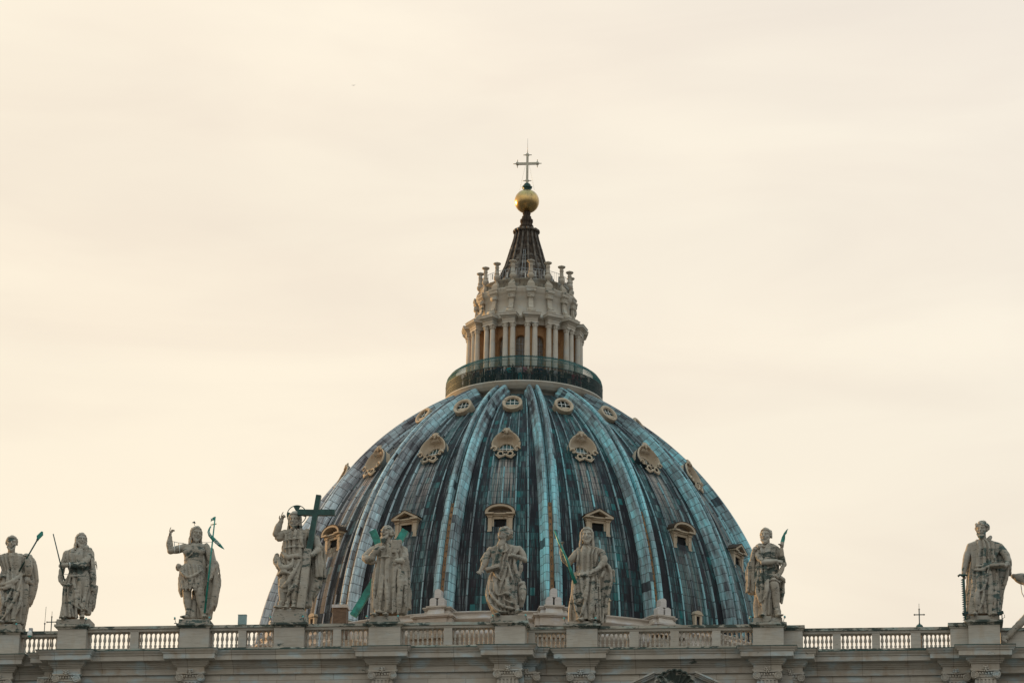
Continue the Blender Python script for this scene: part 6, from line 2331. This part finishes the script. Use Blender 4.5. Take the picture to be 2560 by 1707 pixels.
for pts, r in [([(280, 740, -.45), (330, 800, -.62), (430, 775, -.62), (520, 800, -.45)], [26, 30, 28, 20]), ([(235, 800, -.3), (270, 900, -.62), (370, 900, -.74), (400, 830, -.66)], [40, 36, 30, 22]), ([(215, 770, 0), (205, 830, -.1), (240, 890, -.35)], [32, 40, 36]), ([(240, 970, -.4), (300, 935, -.68), (370, 960, -.74)], [26, 28, 20]), ([(470, 840, -.55), (400, 970, -.74), (350, 1050, -.70), (300, 1080, -.6)], [20, 26, 24, 18]), ([(330, 1190, -.42), (400, 1100, -.68), (470, 1040, -.6)], [18, 26, 22]), ([(480, 880, -.5), (440, 1050, -.66), (420, 1200, -.5)], [14, 22, 16]), ([(500, 560, -.4), (480, 620, -.55), (510, 690, -.5)], [16, 18, 14]), ([(250, 1090, -.45), (300, 1100, -.55), (350, 1080, -.6)], [14, 16, 14]), ([(300, 620, -.5), (400, 600, -.6), (500, 600, -.5)], [10, 12, 10]), ([(290, 700, -.48), (400, 680, -.58), (500, 690, -.48)], [8, 10, 8])]:
    s.ch('robe', pts, r, .045)
for pts, r in [([(620, 620, .1), (680, 720, .05), (690, 850, .05), (690, 990, .05)], [30, 34, 34, 24]), ([(600, 620, .25), (640, 800, .3), (640, 1000, .3), (610, 1130, .25), (570, 1200, .2)], [60, 64, 64, 56, 40]), ([(650, 760, -.15), (655, 900, -.1), (650, 990, -.05)], [24, 28, 26]), ([(560, 900, .35), (560, 1100, .4), (545, 1290, .3)], [60, 64, 50]), ([(640, 1040, .1), (640, 1110, .1)], [26, 20]), ([(250, 760, .2), (235, 900, .3), (240, 1000, .25), (255, 1150, .2), (262, 1260, .1)], [34, 38, 34, 26, 16])]:
    s.ch('cloak', pts, r, .06)
F = s.layer('cross_shaft')
a, b = np.array(s.P(558, 712, -.55)), np.array(s.P(478, 1325, -.55))
c = (a + b) / 2
ang = math.atan2(a[0] - b[0], a[2] - b[2])
F.rbox(c, (.235, .17, np.linalg.norm(a - b) / 2), .03, .02, R=np.array(Matrix.Rotation(ang, 3, 'Y')))
m = MB()
A, B = Vector(s.P(570, 715, -.55)), Vector(s.P(668, 152, -.55))
m.beam(A, B, .36, .30, upv=(0, 1, 0), w2=.30)
s_up = (B - A).normalized()
mid = A + (B - A) * ((715 - 335) / (715 - 152.0))
sd = Vector((1, 0, 0.0))
l_, r_ = Vector(s.P(448, 328, -.55)), Vector(s.P(836, 338, -.55))
m.beam(l_, mid - Vector((.14, 0, 0)), .28, .36, upv=(0, 0, 1))
m.beam(mid + Vector((.14, 0, 0)), r_, .28, .36, upv=(0, 0, 1))
s.part('bronze_cross', m, M_BRONZE_D)
m = MB()
hc = Vector(s.P(408, 345, .42))
RH = .60
m.tube([(hc.x + RH * math.cos(2 * PI * i / 40), hc.y, hc.z + RH * math.sin(2 * PI * i / 40)) for i in range(40)], .028, n=6, closed=True)
for (a0, a1) in [(67, 113), (160, 195), (-15, 20)]:
    pts = [(RH * math.cos(rad(a0 + (a1 - a0) * i / 6)), RH * math.sin(rad(a0 + (a1 - a0) * i / 6))) for i in range(7)]
    cm = rad((a0 + a1) / 2)
    pts += [(.2 * math.cos(cm + .15), .2 * math.sin(cm + .15)), (.2 * math.cos(cm - .15), .2 * math.sin(cm - .15))]
    m.prism(pts, -.015, .015, M=Matrix.Translation(hc))
s.part('halo', m, M_BRONZE_D)
s.done()

# ---- 5: bearded statue with diagonal cross beams
s = Stat('bald long-bearded stone statue in front of green diagonal cross beams', (4.41, .4, 47.13), 5.225, 860, 1280, 961, 1558, 40.9, 40.1, 0.028)
s.loft('cloak', [(500, 440, 800, .30, .38), (900, 390, 850, .30, .38), (1250, 380, 850, .30, .38)], (20, .022, .06), 5.3)
s.plinth([(1352, 1440, 345, 720, -.55, .85)])
s.head(562, 262, -.1, .98, -30, 4, 0, 'bald', 'long')
s.loft('robe', [(410, 480, 660, .32, 0), (450, 440, 780, .46, 0), (520, 440, 810, .54, 0), (600, 450, 820, .52, 0), (640, 435, 830, .54, 0), (760, 405, 840, .60, 0), (900, 385, 845, .62, 0), (1100, 370, 845, .62, 0), (1250, 360, 830, .60, 0), (1335, 360, 800, .58, 0)], (16, .11, .0), 2.6)
s.ch('robe', [(470, 440, 0), (370, 500, -.02), (280, 570, -.1)], [62, 66, 58])
s.ch('robe', [(280, 570, -.1), (290, 615, -.3), (380, 590, -.5)], [56, 58, 56])
s.ch('robe', [(300, 640, -.1), (380, 655, -.25), (430, 640, -.3)], [34, 30, 24])
s.ch('figure', [(380, 570, -.5), (440, 500, -.62), (470, 470, -.64)], [44, 38, 32])
s.hand('figure', s.P(465, 480, -.64), (.9, .1, .45), (.1, .9, -.2), .62, .4)
s.ch('robe', [(790, 500, -.0), (800, 590, -.15), (760, 650, -.4)], [60, 62, 54])
s.ch('figure', [(770, 640, -.4), (710, 640, -.62)], [40, 34])
s.hand('figure', s.P(715, 635, -.62), (-.5, -.2, -.8), (-.2, .9, 0), .62, 1.1)
F = s.layer('shoulder_cloth')
F.rbox(s.P(672, 450, -.40), (.20, .16, .42), .05, .03, R=np.array(Matrix.Rotation(rad(4), 3, 'Y')))
F.rbox(s.P(730, 450, -.35), (.11, .16, .42), .05, .03, R=np.array(Matrix.Rotation(rad(10), 3, 'Y')))
for pts, r in [([(460, 590, -.5), (560, 575, -.6), (650, 590, -.55)], [12, 12, 12]), ([(530, 830, -.62), (500, 1050, -.70), (480, 1290, -.66)], [26, 30, 30]), ([(560, 860, -.62), (580, 1050, -.72), (580, 1270, -.68)], [30, 34, 36]), ([(660, 700, -.58), (665, 950, -.66), (650, 1320, -.62)], [22, 22, 20]), ([(740, 700, -.55), (750, 900, -.68), (740, 1150, -.66), (720, 1320, -.6)], [40, 44, 38, 30]), ([(430, 750, -.4), (410, 1000, -.52), (400, 1250, -.5)], [26, 26, 24]), ([(440, 1290, -.62), (520, 1300, -.7)], [20, 16]), ([(800, 740, -.35), (820, 950, -.4), (800, 1150, -.4), (820, 1250, -.3)], [20, 26, 24, 22])]:
    s.ch('robe', pts, r, .05)
for pts, r in [([(770, 510, .1), (830, 640, .1), (845, 900, .1), (840, 1240, .1)], [34, 30, 26, 26]), ([(740, 500, .3), (780, 800, .4), (780, 1200, .4)], [70, 75, 70]), ([(460, 600, .3), (420, 900, .4), (400, 1300, .3)], [60, 70, 60])]:
    s.ch('cloak', pts, r, .06)
for pts in [[(680, 700, -.72), (690, 1000, -.78), (680, 1320, -.72)], [(545, 900, -.74), (530, 1100, -.8), (530, 1300, -.74)], [(610, 900, -.74), (625, 1100, -.8), (615, 1300, -.74)]]:
    s.ch('robe', pts, [9, 11, 9], .04, True)
s.foot(440, 1350, -.35, -.4)
s.foot(565, 1350, -.42, 0)
m = MB()


def xbeam(m, a, b, y, w, h):
    A, B = Vector(s.P(*a, y)), Vector(s.P(*b, y))
    m.beam(A, B, w, h, upv=(0, 1, 0))


xbeam(m, (98, 1345), (790, 228), .62, .42, .34)
s.part('cross_beam', m, M_BRONZE)
m = MB()
xbeam(m, (340, 225), (760, 1180), 1.0, .44, .34)
s.part('cross_beam', m, M_BRONZE)
s.done()

# ---- 6: statue looking up, eagle at its feet
s = Stat('curly-haired stone statue looking upward, arm outstretched, eagle at its side', (11.94, .4, 47.08), 6.03, 1180, 1300, 1270, 1556.3, 41.2, 40.2, 0.016, M_STAT_D)
s.plinth([(1430, 1545, 290, 840, -.6, .85)])
s.head(482, 215, -.05, .98, -28, 24, 6, 'curly', 'none')
s.loft('robe', [(375, 390, 600, .34, 0), (420, 280, 730, .46, 0), (500, 300, 720, .55, 0), (620, 310, 660, .54, 0), (720, 320, 650, .52, 0), (850, 270, 660, .60, 0), (1000, 225, 680, .66, 0), (1120, 215, 680, .66, 0), (1280, 260, 700, .62, 0), (1400, 320, 680, .55, 0), (1440, 340, 670, .52, 0)], (14, .09, -.25), 5.0)
s.ch('robe', [(280, 440, 0), (220, 530, -.05), (150, 600, .0)], [64, 62, 40])
s.ch('robe', [(250, 520, 0), (160, 590, .1), (140, 690, .1)], [50, 36, 20])
s.ch('figure', [(230, 520, -.05), (195, 640, -.15), (150, 740, -.3)], [52, 46, 32])
s.hand('figure', s.P(152, 735, -.3), (-.35, -.5, -.75), (.4, -.5, .8), .70, .35, 1.3)
s.ch('robe', [(710, 430, 0), (770, 520, -.05), (800, 600, -.1)], [62, 58, 52])
s.ch('robe', [(800, 610, -.1), (740, 570, -.4), (660, 545, -.6)], [46, 42, 34])
s.ch('figure', [(670, 548, -.6), (625, 530, -.66)], [30, 26])
s.hand('figure', s.P(640, 535, -.66), (-1, 0, .1), (0, .9, -.3), .56, .9)
F = s.layer('book')
F.rbox(s.P(330, 730, -.75), (.42, .30, .10), .03, .02, R=np.array(Matrix.Rotation(rad(-16), 3, 'Y')))
for pts, r in [([(650, 560, -.5), (660, 700, -.6), (700, 830, -.5), (700, 930, -.4)], [30, 28, 30, 26]), ([(740, 590, -.3), (745, 720, -.4), (720, 850, -.35)], [30, 36, 26]), ([(420, 400, -.48), (500, 500, -.62), (590, 400, -.5)], [14, 16, 14]), ([(320, 760, -.5), (400, 850, -.7), (450, 900, -.72)], [26, 26, 20]), ([(300, 830, -.35), (280, 1000, -.5), (310, 1130, -.66), (450, 1280, -.78), (600, 1330, -.7), (700, 1330, -.5)], [22, 26, 26, 28, 26, 20]), ([(260, 860, -.2), (235, 1050, -.3), (270, 1230, -.55), (400, 1370, -.7), (560, 1380, -.65)], [22, 26, 26, 24, 20]), ([(340, 860, -.55), (360, 1020, -.72), (400, 1110, -.8)], [44, 52, 40]), ([(540, 900, -.62), (560, 1030, -.80), (560, 1080, -.82)], [60, 62, 54]), ([(420, 1130, -.8), (560, 1090, -.85), (640, 1180, -.75), (680, 1320, -.6)], [18, 22, 40, 34]), ([(560, 640, -.56), (600, 800, -.66), (640, 950, -.6)], [20, 24, 20]), ([(480, 1180, -.8), (600, 1240, -.8), (690, 1280, -.6)], [16, 16, 12])]:
    s.ch('robe', pts, r, .05)
for pts in [[(330, 930, -.66), (330, 1080, -.78), (450, 1210, -.92), (620, 1290, -.86)], [(380, 1130, -.86), (480, 1150, -.94), (560, 1140, -.95)]]:
    s.ch('robe', pts, [10, 12, 12, 9][:len(pts)], .04, True)
for pts, r in [([(730, 900, .2), (790, 1000, .15), (800, 1120, .1)], [30, 36, 30]), ([(690, 800, .3), (680, 1100, .4), (640, 1380, .35)], [60, 70, 60]), ([(290, 700, .3), (240, 1000, .4), (300, 1380, .3)], [50, 60, 50])]:
    s.ch('cloak', pts, r, .06)
F = s.layer('eagle')
s.ch('eagle', [(770, 960, -.1), (765, 1080, -.15), (760, 1190, -.1), (740, 1290, -.05)], [40, 56, 44, 34], .06)
s.ch('eagle', [(770, 960, -.1), (735, 950, -.3), (715, 970, -.36)], [32, 26, 10], .04)
rg = random.Random(9)
for i in range(40):
    x, y_ = rg.uniform(720, 815), rg.uniform(1010, 1200)
    s.ch('eagle', [(x, y_, -.38 + abs(x - 765) / 180), (x + 3, y_ + 26, -.42 + abs(x - 765) / 180)], [11, 5], .02)
s.foot(690, 1395, -.5, .6)
s.foot(420, 1440, -.4, -.2)
s.done()

# ---- 7: long-haired statue with a green club
s = Stat('long-haired stone statue holding a green club before a wide cloak', (16.26, 1.5, 47.14), 5.6, 1370, 1290, 1453, 1562.5, 41.2, 40.2, 0.008)
s.loft('cloak', [(620, 420, 800, .30, .38), (740, 400, 900, .30, .38), (900, 345, 903, .30, .38), (1100, 320, 853, .30, .38), (1300, 295, 800, .30, .38), (1495, 280, 765, .30, .38)], (20, .022, .06), 7.3)
s.plinth([(1468, 1540, 285, 700, -.55, .85)])
s.head(546, 262, -.08, 1.0, 4, -6, 0, 'wavy', 'short')
s.loft('robe', [(425, 450, 640, .32, 0), (470, 400, 760, .45, 0), (560, 415, 700, .55, 0), (660, 415, 690, .54, 0), (760, 415, 690, .50, 0), (800, 400, 700, .54, 0), (930, 365, 725, .62, 0), (1150, 365, 715, .62, 0), (1300, 385, 720, .60, 0), (1470, 390, 740, .58, 0)], (14, .10, .06), 3.3)
s.ch('robe', [(400, 510, 0), (340, 590, -.1), (295, 660, -.1)], [64, 62, 50])
s.ch('robe', [(290, 660, -.1), (230, 610, -.3), (210, 560, -.4)], [48, 42, 40])
s.ch('figure', [(215, 575, -.4), (205, 500, -.5), (200, 450, -.52)], [34, 30, 26])
s.hand('figure', s.P(202, 460, -.52), (-.1, -.1, 1), (.7, -.6, 0), .68, .75)
s.ch('robe', [(760, 520, 0), (790, 610, -.1), (760, 680, -.3)], [66, 66, 56])
s.ch('robe', [(760, 670, -.3), (720, 730, -.5)], [50, 40])
s.ch('figure', [(725, 725, -.5), (670, 770, -.66)], [34, 28])
s.hand('figure', s.P(680, 765, -.66), (-.9, -.3, -.35), (-.1, .9, -.3), .62, .6)
for pts, r in [([(410, 830, -.5), (500, 820, -.64), (580, 830, -.66), (680, 800, -.55)], [18, 24, 30, 24]), ([(440, 800, -.5), (540, 790, -.62), (640, 790, -.6)], [14, 20, 18]), ([(400, 900, -.5), (370, 1080, -.58), (400, 1300, -.64), (440, 1400, -.62)], [22, 24, 22, 16]), ([(580, 880, -.66), (540, 1050, -.74), (480, 1180, -.74), (390, 1210, -.62)], [20, 22, 20, 14]), ([(590, 880, -.64), (560, 1100, -.72), (500, 1320, -.70), (450, 1420, -.64)], [20, 26, 26, 18]), ([(640, 900, -.6), (640, 1100, -.70), (620, 1300, -.68), (600, 1440, -.62)], [40, 48, 44, 40]), ([(700, 900, -.45), (690, 1150, -.52), (700, 1450, -.5)], [16, 18, 18]), ([(730, 850, -.3), (730, 1150, -.38), (740, 1470, -.36)], [16, 18, 18]), ([(430, 480, -.42), (430, 600, -.5), (410, 700, -.42)], [16, 18, 14]), ([(690, 480, -.36), (680, 600, -.46), (670, 700, -.42)], [14, 16, 12]), ([(780, 780, -.3), (760, 850, -.36)], [22, 20])]:
    s.ch('robe', pts, r, .045)
for pts in [[(560, 900, -.76), (520, 1080, -.82), (470, 1230, -.8), (420, 1370, -.72)], [(672, 900, -.62), (668, 1150, -.7), (650, 1440, -.64)], [(540, 1200, -.8), (530, 1350, -.76)]]:
    s.ch('robe', pts, [9, 11, 11, 9][:len(pts)], .04, True)
for pts, r in [([(780, 640, .05), (880, 720, .1), (900, 850, .15), (870, 1000, .15), (840, 1150, .15), (800, 1300, .15), (760, 1490, .1)], [26, 26, 20, 22, 22, 22, 22]), ([(720, 700, .4), (800, 850, .45), (790, 1050, .45), (760, 1300, .4), (740, 1490, .35)], [70, 80, 75, 60, 45]), ([(370, 800, .25), (345, 950, .25), (320, 1150, .2), (295, 1350, .15), (280, 1490, .1)], [26, 26, 30, 28, 24]), ([(420, 800, .45), (380, 1100, .5), (350, 1450, .4)], [60, 70, 60]), ([(500, 700, .5), (550, 1100, .55), (550, 1450, .5)], [90, 100, 100])]:
    s.ch('cloak', pts, r, .07)
s.foot(500, 1465, -.42, -.5)
s.foot(610, 1470, -.35, .2)
m = MB()
m.tube([s.P(100, 188, -.62), s.P(160, 340, -.64), s.P(280, 610, -.66), s.P(400, 938, -.70)], [.05, .075, .085, .12], n=10)
s.part('club', m, M_BRONZE)
s.done()

# ---- 8: statue with a curved knife
s = Stat('bearded stone statue raising a curved green knife, one knee bent', (27.5, 1.5, 47.07), 5.806, 1840, 1300, 1919, 1559.7, 41.8, 40.5, -0.0105)
s.loft('cloak', [(390, 300, 560, .30, .38), (600, 165, 640, .30, .38), (850, 140, 560, .30, .38), (1030, 150, 560, .30, .38), (1060, 255, 600, .30, .38), (1395, 270, 640, .30, .38)], (20, .022, .06), 8.3)
s.plinth([(1410, 1510, 250, 680, -.55, .85)])
s.head(432, 225, -.08, .98, -14, 2, 0, 'short', 'short')
s.loft('robe', [(340, 360, 530, .32, 0), (390, 280, 610, .45, 0), (480, 290, 600, .55, 0), (580, 310, 590, .52, 0), (660, 290, 580, .50, 0), (760, 280, 600, .56, 0), (880, 275, 600, .60, 0), (1050, 310, 560, .56, 0), (1200, 330, 520, .50, 0), (1390, 330, 520, .46, .1)], (12, .08, -.05), 1.7)
s.ch('robe', [(300, 440, 0), (330, 540, -.25), (400, 610, -.45)], [60, 60, 52])
s.ch('figure', [(400, 610, -.48), (500, 610, -.62), (590, 595, -.68)], [46, 40, 30])
s.hand('figure', s.P(585, 597, -.68), (1, -.1, -.12), (0, .9, -.3), .66, .5, 1.0, True)
s.ch('robe', [(610, 430, 0), (660, 540, 0), (700, 640, -.1)], [56, 56, 50])
s.ch('robe', [(700, 640, -.1), (680, 560, -.3), (670, 500, -.4)], [46, 42, 36])
s.ch('figure', [(672, 510, -.4), (668, 430, -.46)], [32, 26])
s.hand('figure', s.P(668, 440, -.46), (-.05, -.1, 1), (-.6, -.7, 0), .64, .85)
s.ch('figure', [(545, 900, -.35), (565, 960, -.48), (580, 1120, -.3), (590, 1290, -.2), (600, 1370, -.2)], [66, 64, 56, 42, 38], .06)
s.ch('figure', [(400, 1200, -.1), (410, 1370, -.1)], [44, 34])
for pts, r in [([(290, 680, -.4), (440, 700, -.58), (580, 680, -.45)], [12, 12, 12]), ([(380, 740, -.55), (430, 870, -.64), (440, 1000, -.62), (420, 1130, -.56)], [18, 20, 20, 16]), ([(480, 860, -.62), (470, 1000, -.66), (430, 1130, -.6), (350, 1190, -.5)], [20, 22, 20, 16]), ([(300, 900, -.4), (310, 1050, -.46), (340, 1170, -.5)], [30, 30, 24]), ([(500, 820, -.64), (590, 800, -.6), (680, 850, -.35), (710, 900, -.2)], [22, 28, 32, 26]), ([(480, 880, -.62), (560, 850, -.7), (640, 900, -.55)], [16, 20, 20]), ([(360, 1180, -.45), (400, 1260, -.4), (380, 1370, -.35)], [26, 24, 22]), ([(480, 1000, -.3), (480, 1200, -.25), (480, 1390, -.2)], [24, 26, 26])]:
    s.ch('robe', pts, r, .05)
for pts, r in [([(330, 350, -.3), (260, 400, -.2), (220, 500, -.05), (180, 650, 0), (165, 850, .05), (160, 1020, .05)], [34, 36, 36, 34, 30, 24]), ([(270, 420, .15), (225, 600, .2), (210, 850, .2), (215, 1000, .2)], [56, 56, 52, 36]), ([(250, 560, -.05), (245, 750, 0), (250, 1020, .05)], [16, 20, 22]), ([(290, 700, .35), (280, 1000, .4), (300, 1380, .3)], [60, 60, 56]), ([(420, 380, -.42), (340, 370, -.4), (280, 420, -.3)], [16, 22, 20]), ([(700, 900, .1), (705, 1050, .1), (670, 1200, .1)], [30, 32, 18]), ([(660, 880, .2), (660, 1050, .25), (660, 1180, .2)], [40, 40, 20]), ([(560, 1000, .4), (580, 1200, .45), (610, 1390, .35)], [70, 80, 60])]:
    s.ch('cloak', pts, r, .06)
s.ch('scroll', [(700, 640, -.3), (660, 740, -.42), (610, 830, -.5)], [26, 34, 32], .04)
s.ch('scroll', [(680, 660, -.34), (640, 750, -.46), (600, 820, -.54)], [10, 12, 10], .03)
s.foot(410, 1400, -.3, -.3)
s.foot(605, 1402, -.4, .5)
m = MB()
kn = [(648, 322), (668, 250), (700, 185), (735, 140), (766, 118), (750, 150), (742, 190), (720, 215), (718, 270), (706, 322)]
v = [s.P(x, y, -.50) for x, y in kn] + [s.P(x, y, -.44) for x, y in kn]
m.add(v, [tuple(range(10)), tuple(reversed(range(10, 20)))] + [(i, (i + 1) % 10, (i + 1) % 10 + 10, i + 10) for i in range(10)])
s.part('knife_blade', m, M_BRONZE)
m = MB()
m.tube([s.P(672, 400, -.48), s.P(678, 318, -.48)], [.09, .12], n=8)
s.part('knife_handle', m, s.stone)
m = MB()
m.prism([(-.22, 0), (-.30, .34), (.30, .34), (.24, .08), (.05, -.02)], -.6, -.56)
o = m.build('shield_tablet', M_CAP, s.root)
o.location = (s.P(450, 1475, 0)[0], 0, s.P(450, 1475, -.5)[2])
s.done()

# ---- 9: statue with a saw and a book
s = Stat('curly-haired stone statue holding an open book and a long toothed saw', (40.4, 1.9, 47.17), 4.9, 2360, 1280, 2461, 1552.7, 42.4, 40.7, -0.0326, M_STAT_D)
s.loft('cloak', [(420, 330, 720, .30, .38), (600, 300, 826, .30, .38), (780, 290, 793, .30, .38), (1000, 280, 715, .30, .38), (1245, 285, 685, .30, .38)], (20, .022, .06), 9.3)
s.plinth([(1262, 1330, 280, 682, -.6, .85)])
s.head(462, 212, -.08, .98, -16, 0, 0, 'curly', 'short')
s.loft('robe', [(345, 390, 570, .34, 0), (385, 310, 680, .46, 0), (460, 330, 680, .56, 0), (560, 335, 640, .55, 0), (640, 330, 650, .54, 0), (760, 320, 660, .58, 0), (950, 300, 670, .62, 0), (1100, 285, 680, .62, 0), (1265, 285, 690, .60, 0)], (13, .09, .05), 4.4)
s.ch('robe', [(320, 410, 0), (275, 530, .0), (245, 690, -.1)], [60, 56, 44])
s.ch('figure', [(248, 680, -.1), (238, 740, -.15)], [34, 28])
s.hand('figure', s.P(240, 725, -.15), (-.1, -.2, -1), (.5, .8, 0), .62, .8)
s.ch('robe', [(680, 420, 0), (750, 510, -.05), (790, 600, -.15)], [62, 64, 52])
s.ch('robe', [(780, 610, -.15), (770, 650, -.35)], [44, 36])
s.ch('figure', [(775, 640, -.3), (740, 660, -.5)], [32, 26])
s.hand('figure', s.P(748, 655, -.48), (-.9, -.2, -.1), (0, .3, .9), .60, .5)
F = s.layer('book')
F.rbox(s.P(648, 660, -.62), (.44, .34, .085), .02, .02, R=np.array(Matrix.Rotation(rad(-3), 3, 'Y')))
for pts, r in [([(350, 700, -.5), (450, 710, -.62), (550, 660, -.6), (630, 620, -.5)], [18, 24, 22, 16]), ([(360, 660, -.5), (480, 660, -.62), (600, 600, -.52)], [14, 20, 14]), ([(540, 690, -.62), (520, 780, -.68), (510, 880, -.66), (460, 960, -.66), (340, 1000, -.5)], [18, 20, 18, 16, 12]), ([(410, 900, -.5), (400, 1050, -.66), (400, 1190, -.6)], [46, 46, 34]), ([(500, 900, -.62), (470, 1080, -.7), (420, 1230, -.66)], [16, 20, 18]), ([(570, 750, -.58), (570, 1000, -.68), (560, 1250, -.62)], [44, 48, 44]), ([(640, 750, -.5), (630, 1000, -.58), (600, 1250, -.55)], [16, 20, 18]), ([(655, 750, -.4), (660, 1000, -.45), (660, 1250, -.42)], [18, 20, 18]), ([(580, 420, -.45), (600, 550, -.52), (640, 620, -.45)], [14, 16, 14])]:
    s.ch('robe', pts, r, .05)
for pts in [[(522, 880, -.72), (500, 1050, -.8), (500, 1240, -.74)], [(612, 800, -.64), (606, 1050, -.72), (590, 1250, -.66)]]:
    s.ch('robe', pts, [8, 10, 8], .04, True)
for pts, r in [([(790, 560, .05), (815, 660, .1), (790, 770, .1), (740, 880, .1)], [26, 26, 24, 20]), ([(740, 540, .25), (750, 720, .3), (720, 880, .3), (690, 1050, .3), (670, 1240, .25)], [60, 64, 50, 40, 34]), ([(330, 560, .25), (310, 750, .3), (295, 1000, .3), (290, 1240, .25)], [40, 40, 36, 30]), ([(480, 600, .5), (480, 900, .55), (480, 1240, .5)], [100, 110, 110]), ([(390, 345, -.1), (380, 360, 0), (560, 340, .1), (590, 300, .2)], [20, 24, 34, 28])]:
    s.ch('cloak', pts, r, .06)
s.foot(390, 1262, -.4, -.3)
s.foot(580, 1265, -.35, .3)
m = MB()
N_ = 20
pts = []
for i in range(N_):
    t = i / N_
    y0 = 800 + (1345 - 800) * t
    x0 = 208 + (238 - 208) * t
    pts += [(x0 + 18, y0 + 8), (x0 - 8, y0 + 24)]
poly = [(225, 795)] + [(x, y) for (x, y) in [(p[0], p[1]) for p in pts]] + [(268, 1345), (240, 795)]
vf = [s.P(x, y, -.30) for x, y in poly]
n = len(poly)
# strip of quads keeps the toothed outline clean
ed = [s.P(250 + (278 - 250) * ((y - 795) / 550), y, -.30) for x, y in poly[1:-2]]
te = vf[1:-2]
k = len(te)
v = te + ed + [(x, y + .04, z) for x, y, z in te] + [(x, y + .04, z) for x, y, z in ed]
f = []
for i in range(k - 1):
    f += [(i, i + 1, k + i + 1, k + i), (2 * k + i, 3 * k + i, 3 * k + i + 1, 2 * k + i + 1), (i, 2 * k + i, 2 * k + i + 1, i + 1), (k + i, k + i + 1, 3 * k + i + 1, 3 * k + i)]
m.add(v, f)
s.part('saw_blade', m, M_BRONZE_D)
m = MB()
m.tube([s.P(165, 780, -.28), s.P(190, 760, -.3), s.P(225, 772, -.3), s.P(260, 762, -.3), s.P(282, 775, -.28)], [.07, .06, .09, .06, .07], n=8)
s.part('saw_handle', m, M_BRONZE_D)
s.done()

# ---- 10: winged figure reclining on the clock gable, mostly beyond the right edge
s = Stat('reclining winged stone figure on the gable, cut off by the right edge', (44.61, 2.4, 46.33), 4.9, 2360, 1280, 2640, 1580, 42.6, 40.9, -.04, M_STAT_D)
s.root['group'] = 'stone statues on the balustrade'
F = s.layer('figure')
F = s.L['figure'] = Field((-3.6, -1.2, -1.0), (1.8, 1.2, 5.2), .04)
s.L['robe'] = Field((-3.6, -1.2, -1.0), (1.8, 1.2, 5.2), .04)
s.L['wing'] = Field((-3.9, -1.2, 0), (1.8, 1.4, 5.6), .04)
s.head(1380, 640, 0, .95, -10, 0, 0, 'curly', 'none')
s.loft('robe', [(760, 1310, 1450, .35, 0), (800, 1240, 1520, .45, 0), (950, 1270, 1500, .5, 0), (1100, 1260, 1500, .5, 0), (1300, 1180, 1540, .6, 0), (1480, 1150, 1560, .6, 0)], (12, .08, .1), 2.2)
s.ch('robe', [(1300, 1330, 0), (1150, 1250, -.15), (1010, 1230, -.2)], [90, 80, 66], .08)
s.ch('robe', [(1010, 1230, -.2), (930, 1310, -.2), (860, 1370, -.2)], [62, 56, 44], .08)
s.ch('figure', [(870, 1360, -.2), (800, 1440, -.25), (760, 1480, -.25)], [40, 34, 26], .06)
s.ch('figure', [(760, 1480, -.25), (720, 1480, -.5), (705, 1500, -.6)], [30, 26, 14], .05)
for i in range(5):
    s.ch('figure', [(716 + i * 12, 1490 + i * 6, -.55), (704 + i * 12, 1512 + i * 6, -.62)], [8, 6], .02)
s.ch('figure', [(1270, 820, 0), (1200, 960, -.1), (1170, 1080, -.3)], [50, 44, 34])
s.hand('figure', s.P(1170, 1080, -.3), (-.5, -.3, -.7), (0, .9, 0), .6, .6)
s.ch('figure', [(1500, 820, 0), (1570, 980, 0), (1590, 1150, -.1)], [50, 44, 34])
s.hand('figure', s.P(1590, 1150, -.1), (.1, -.2, -1), (0, .9, 0), .6, .6)
s.ch('wing', [(846, 722, .30), (930, 752, .34), (1050, 772, .40), (1250, 790, .45), (1360, 800, .40)], [32, 66, 84, 100, 60], .05)
for i in range(6):
    y0 = 700 + i * 22
    s.ch('wing', [(1300, 730 + i * 24, .10), (1000, y0 + 16 + i * 6, .04), (850 + i * 22, y0, .16)], [16, 15, 9], .025)
for i in range(16):
    x = 860 + i * 26
    s.ch('wing', [(x, 720 + (i % 4) * 12, .18), (x + 24, 770 + (i % 4) * 12, .16)], [16, 8], .03)
s.done()
m = MB()
m.tube([s.P(938, 830, .1), s.P(950, 930, .1), s.P(1000, 1020, .1), s.P(1060, 1160, .1)], .03, n=6)
s.part('support_rod', m, M_GREYMET)

# a bird far up in the sky
m = MB()
m.lathe([(0, -.14), (.05, -.08), (.06, 0), (.04, .08), (0, .12)], n=8, M=Matrix.Rotation(PI / 2, 4, 'X'))
for sgn in (-1, 1):
    m.beam((0, 0, 0), (sgn * .28, .02, .10), .12, .025, upv=(0, 0, 1))
    m.beam((sgn * .28, .02, .10), (sgn * .5, .06, .03), .10, .02, upv=(0, 0, 1), w2=.03)
o = m.build('bird', M_GREYMET)
o.location = (-8.89, 60, 108.34)
o.scale = (.35, .35, .35)
tag(o, 'tiny bird flying high in the open sky left of the cross', 'bird')
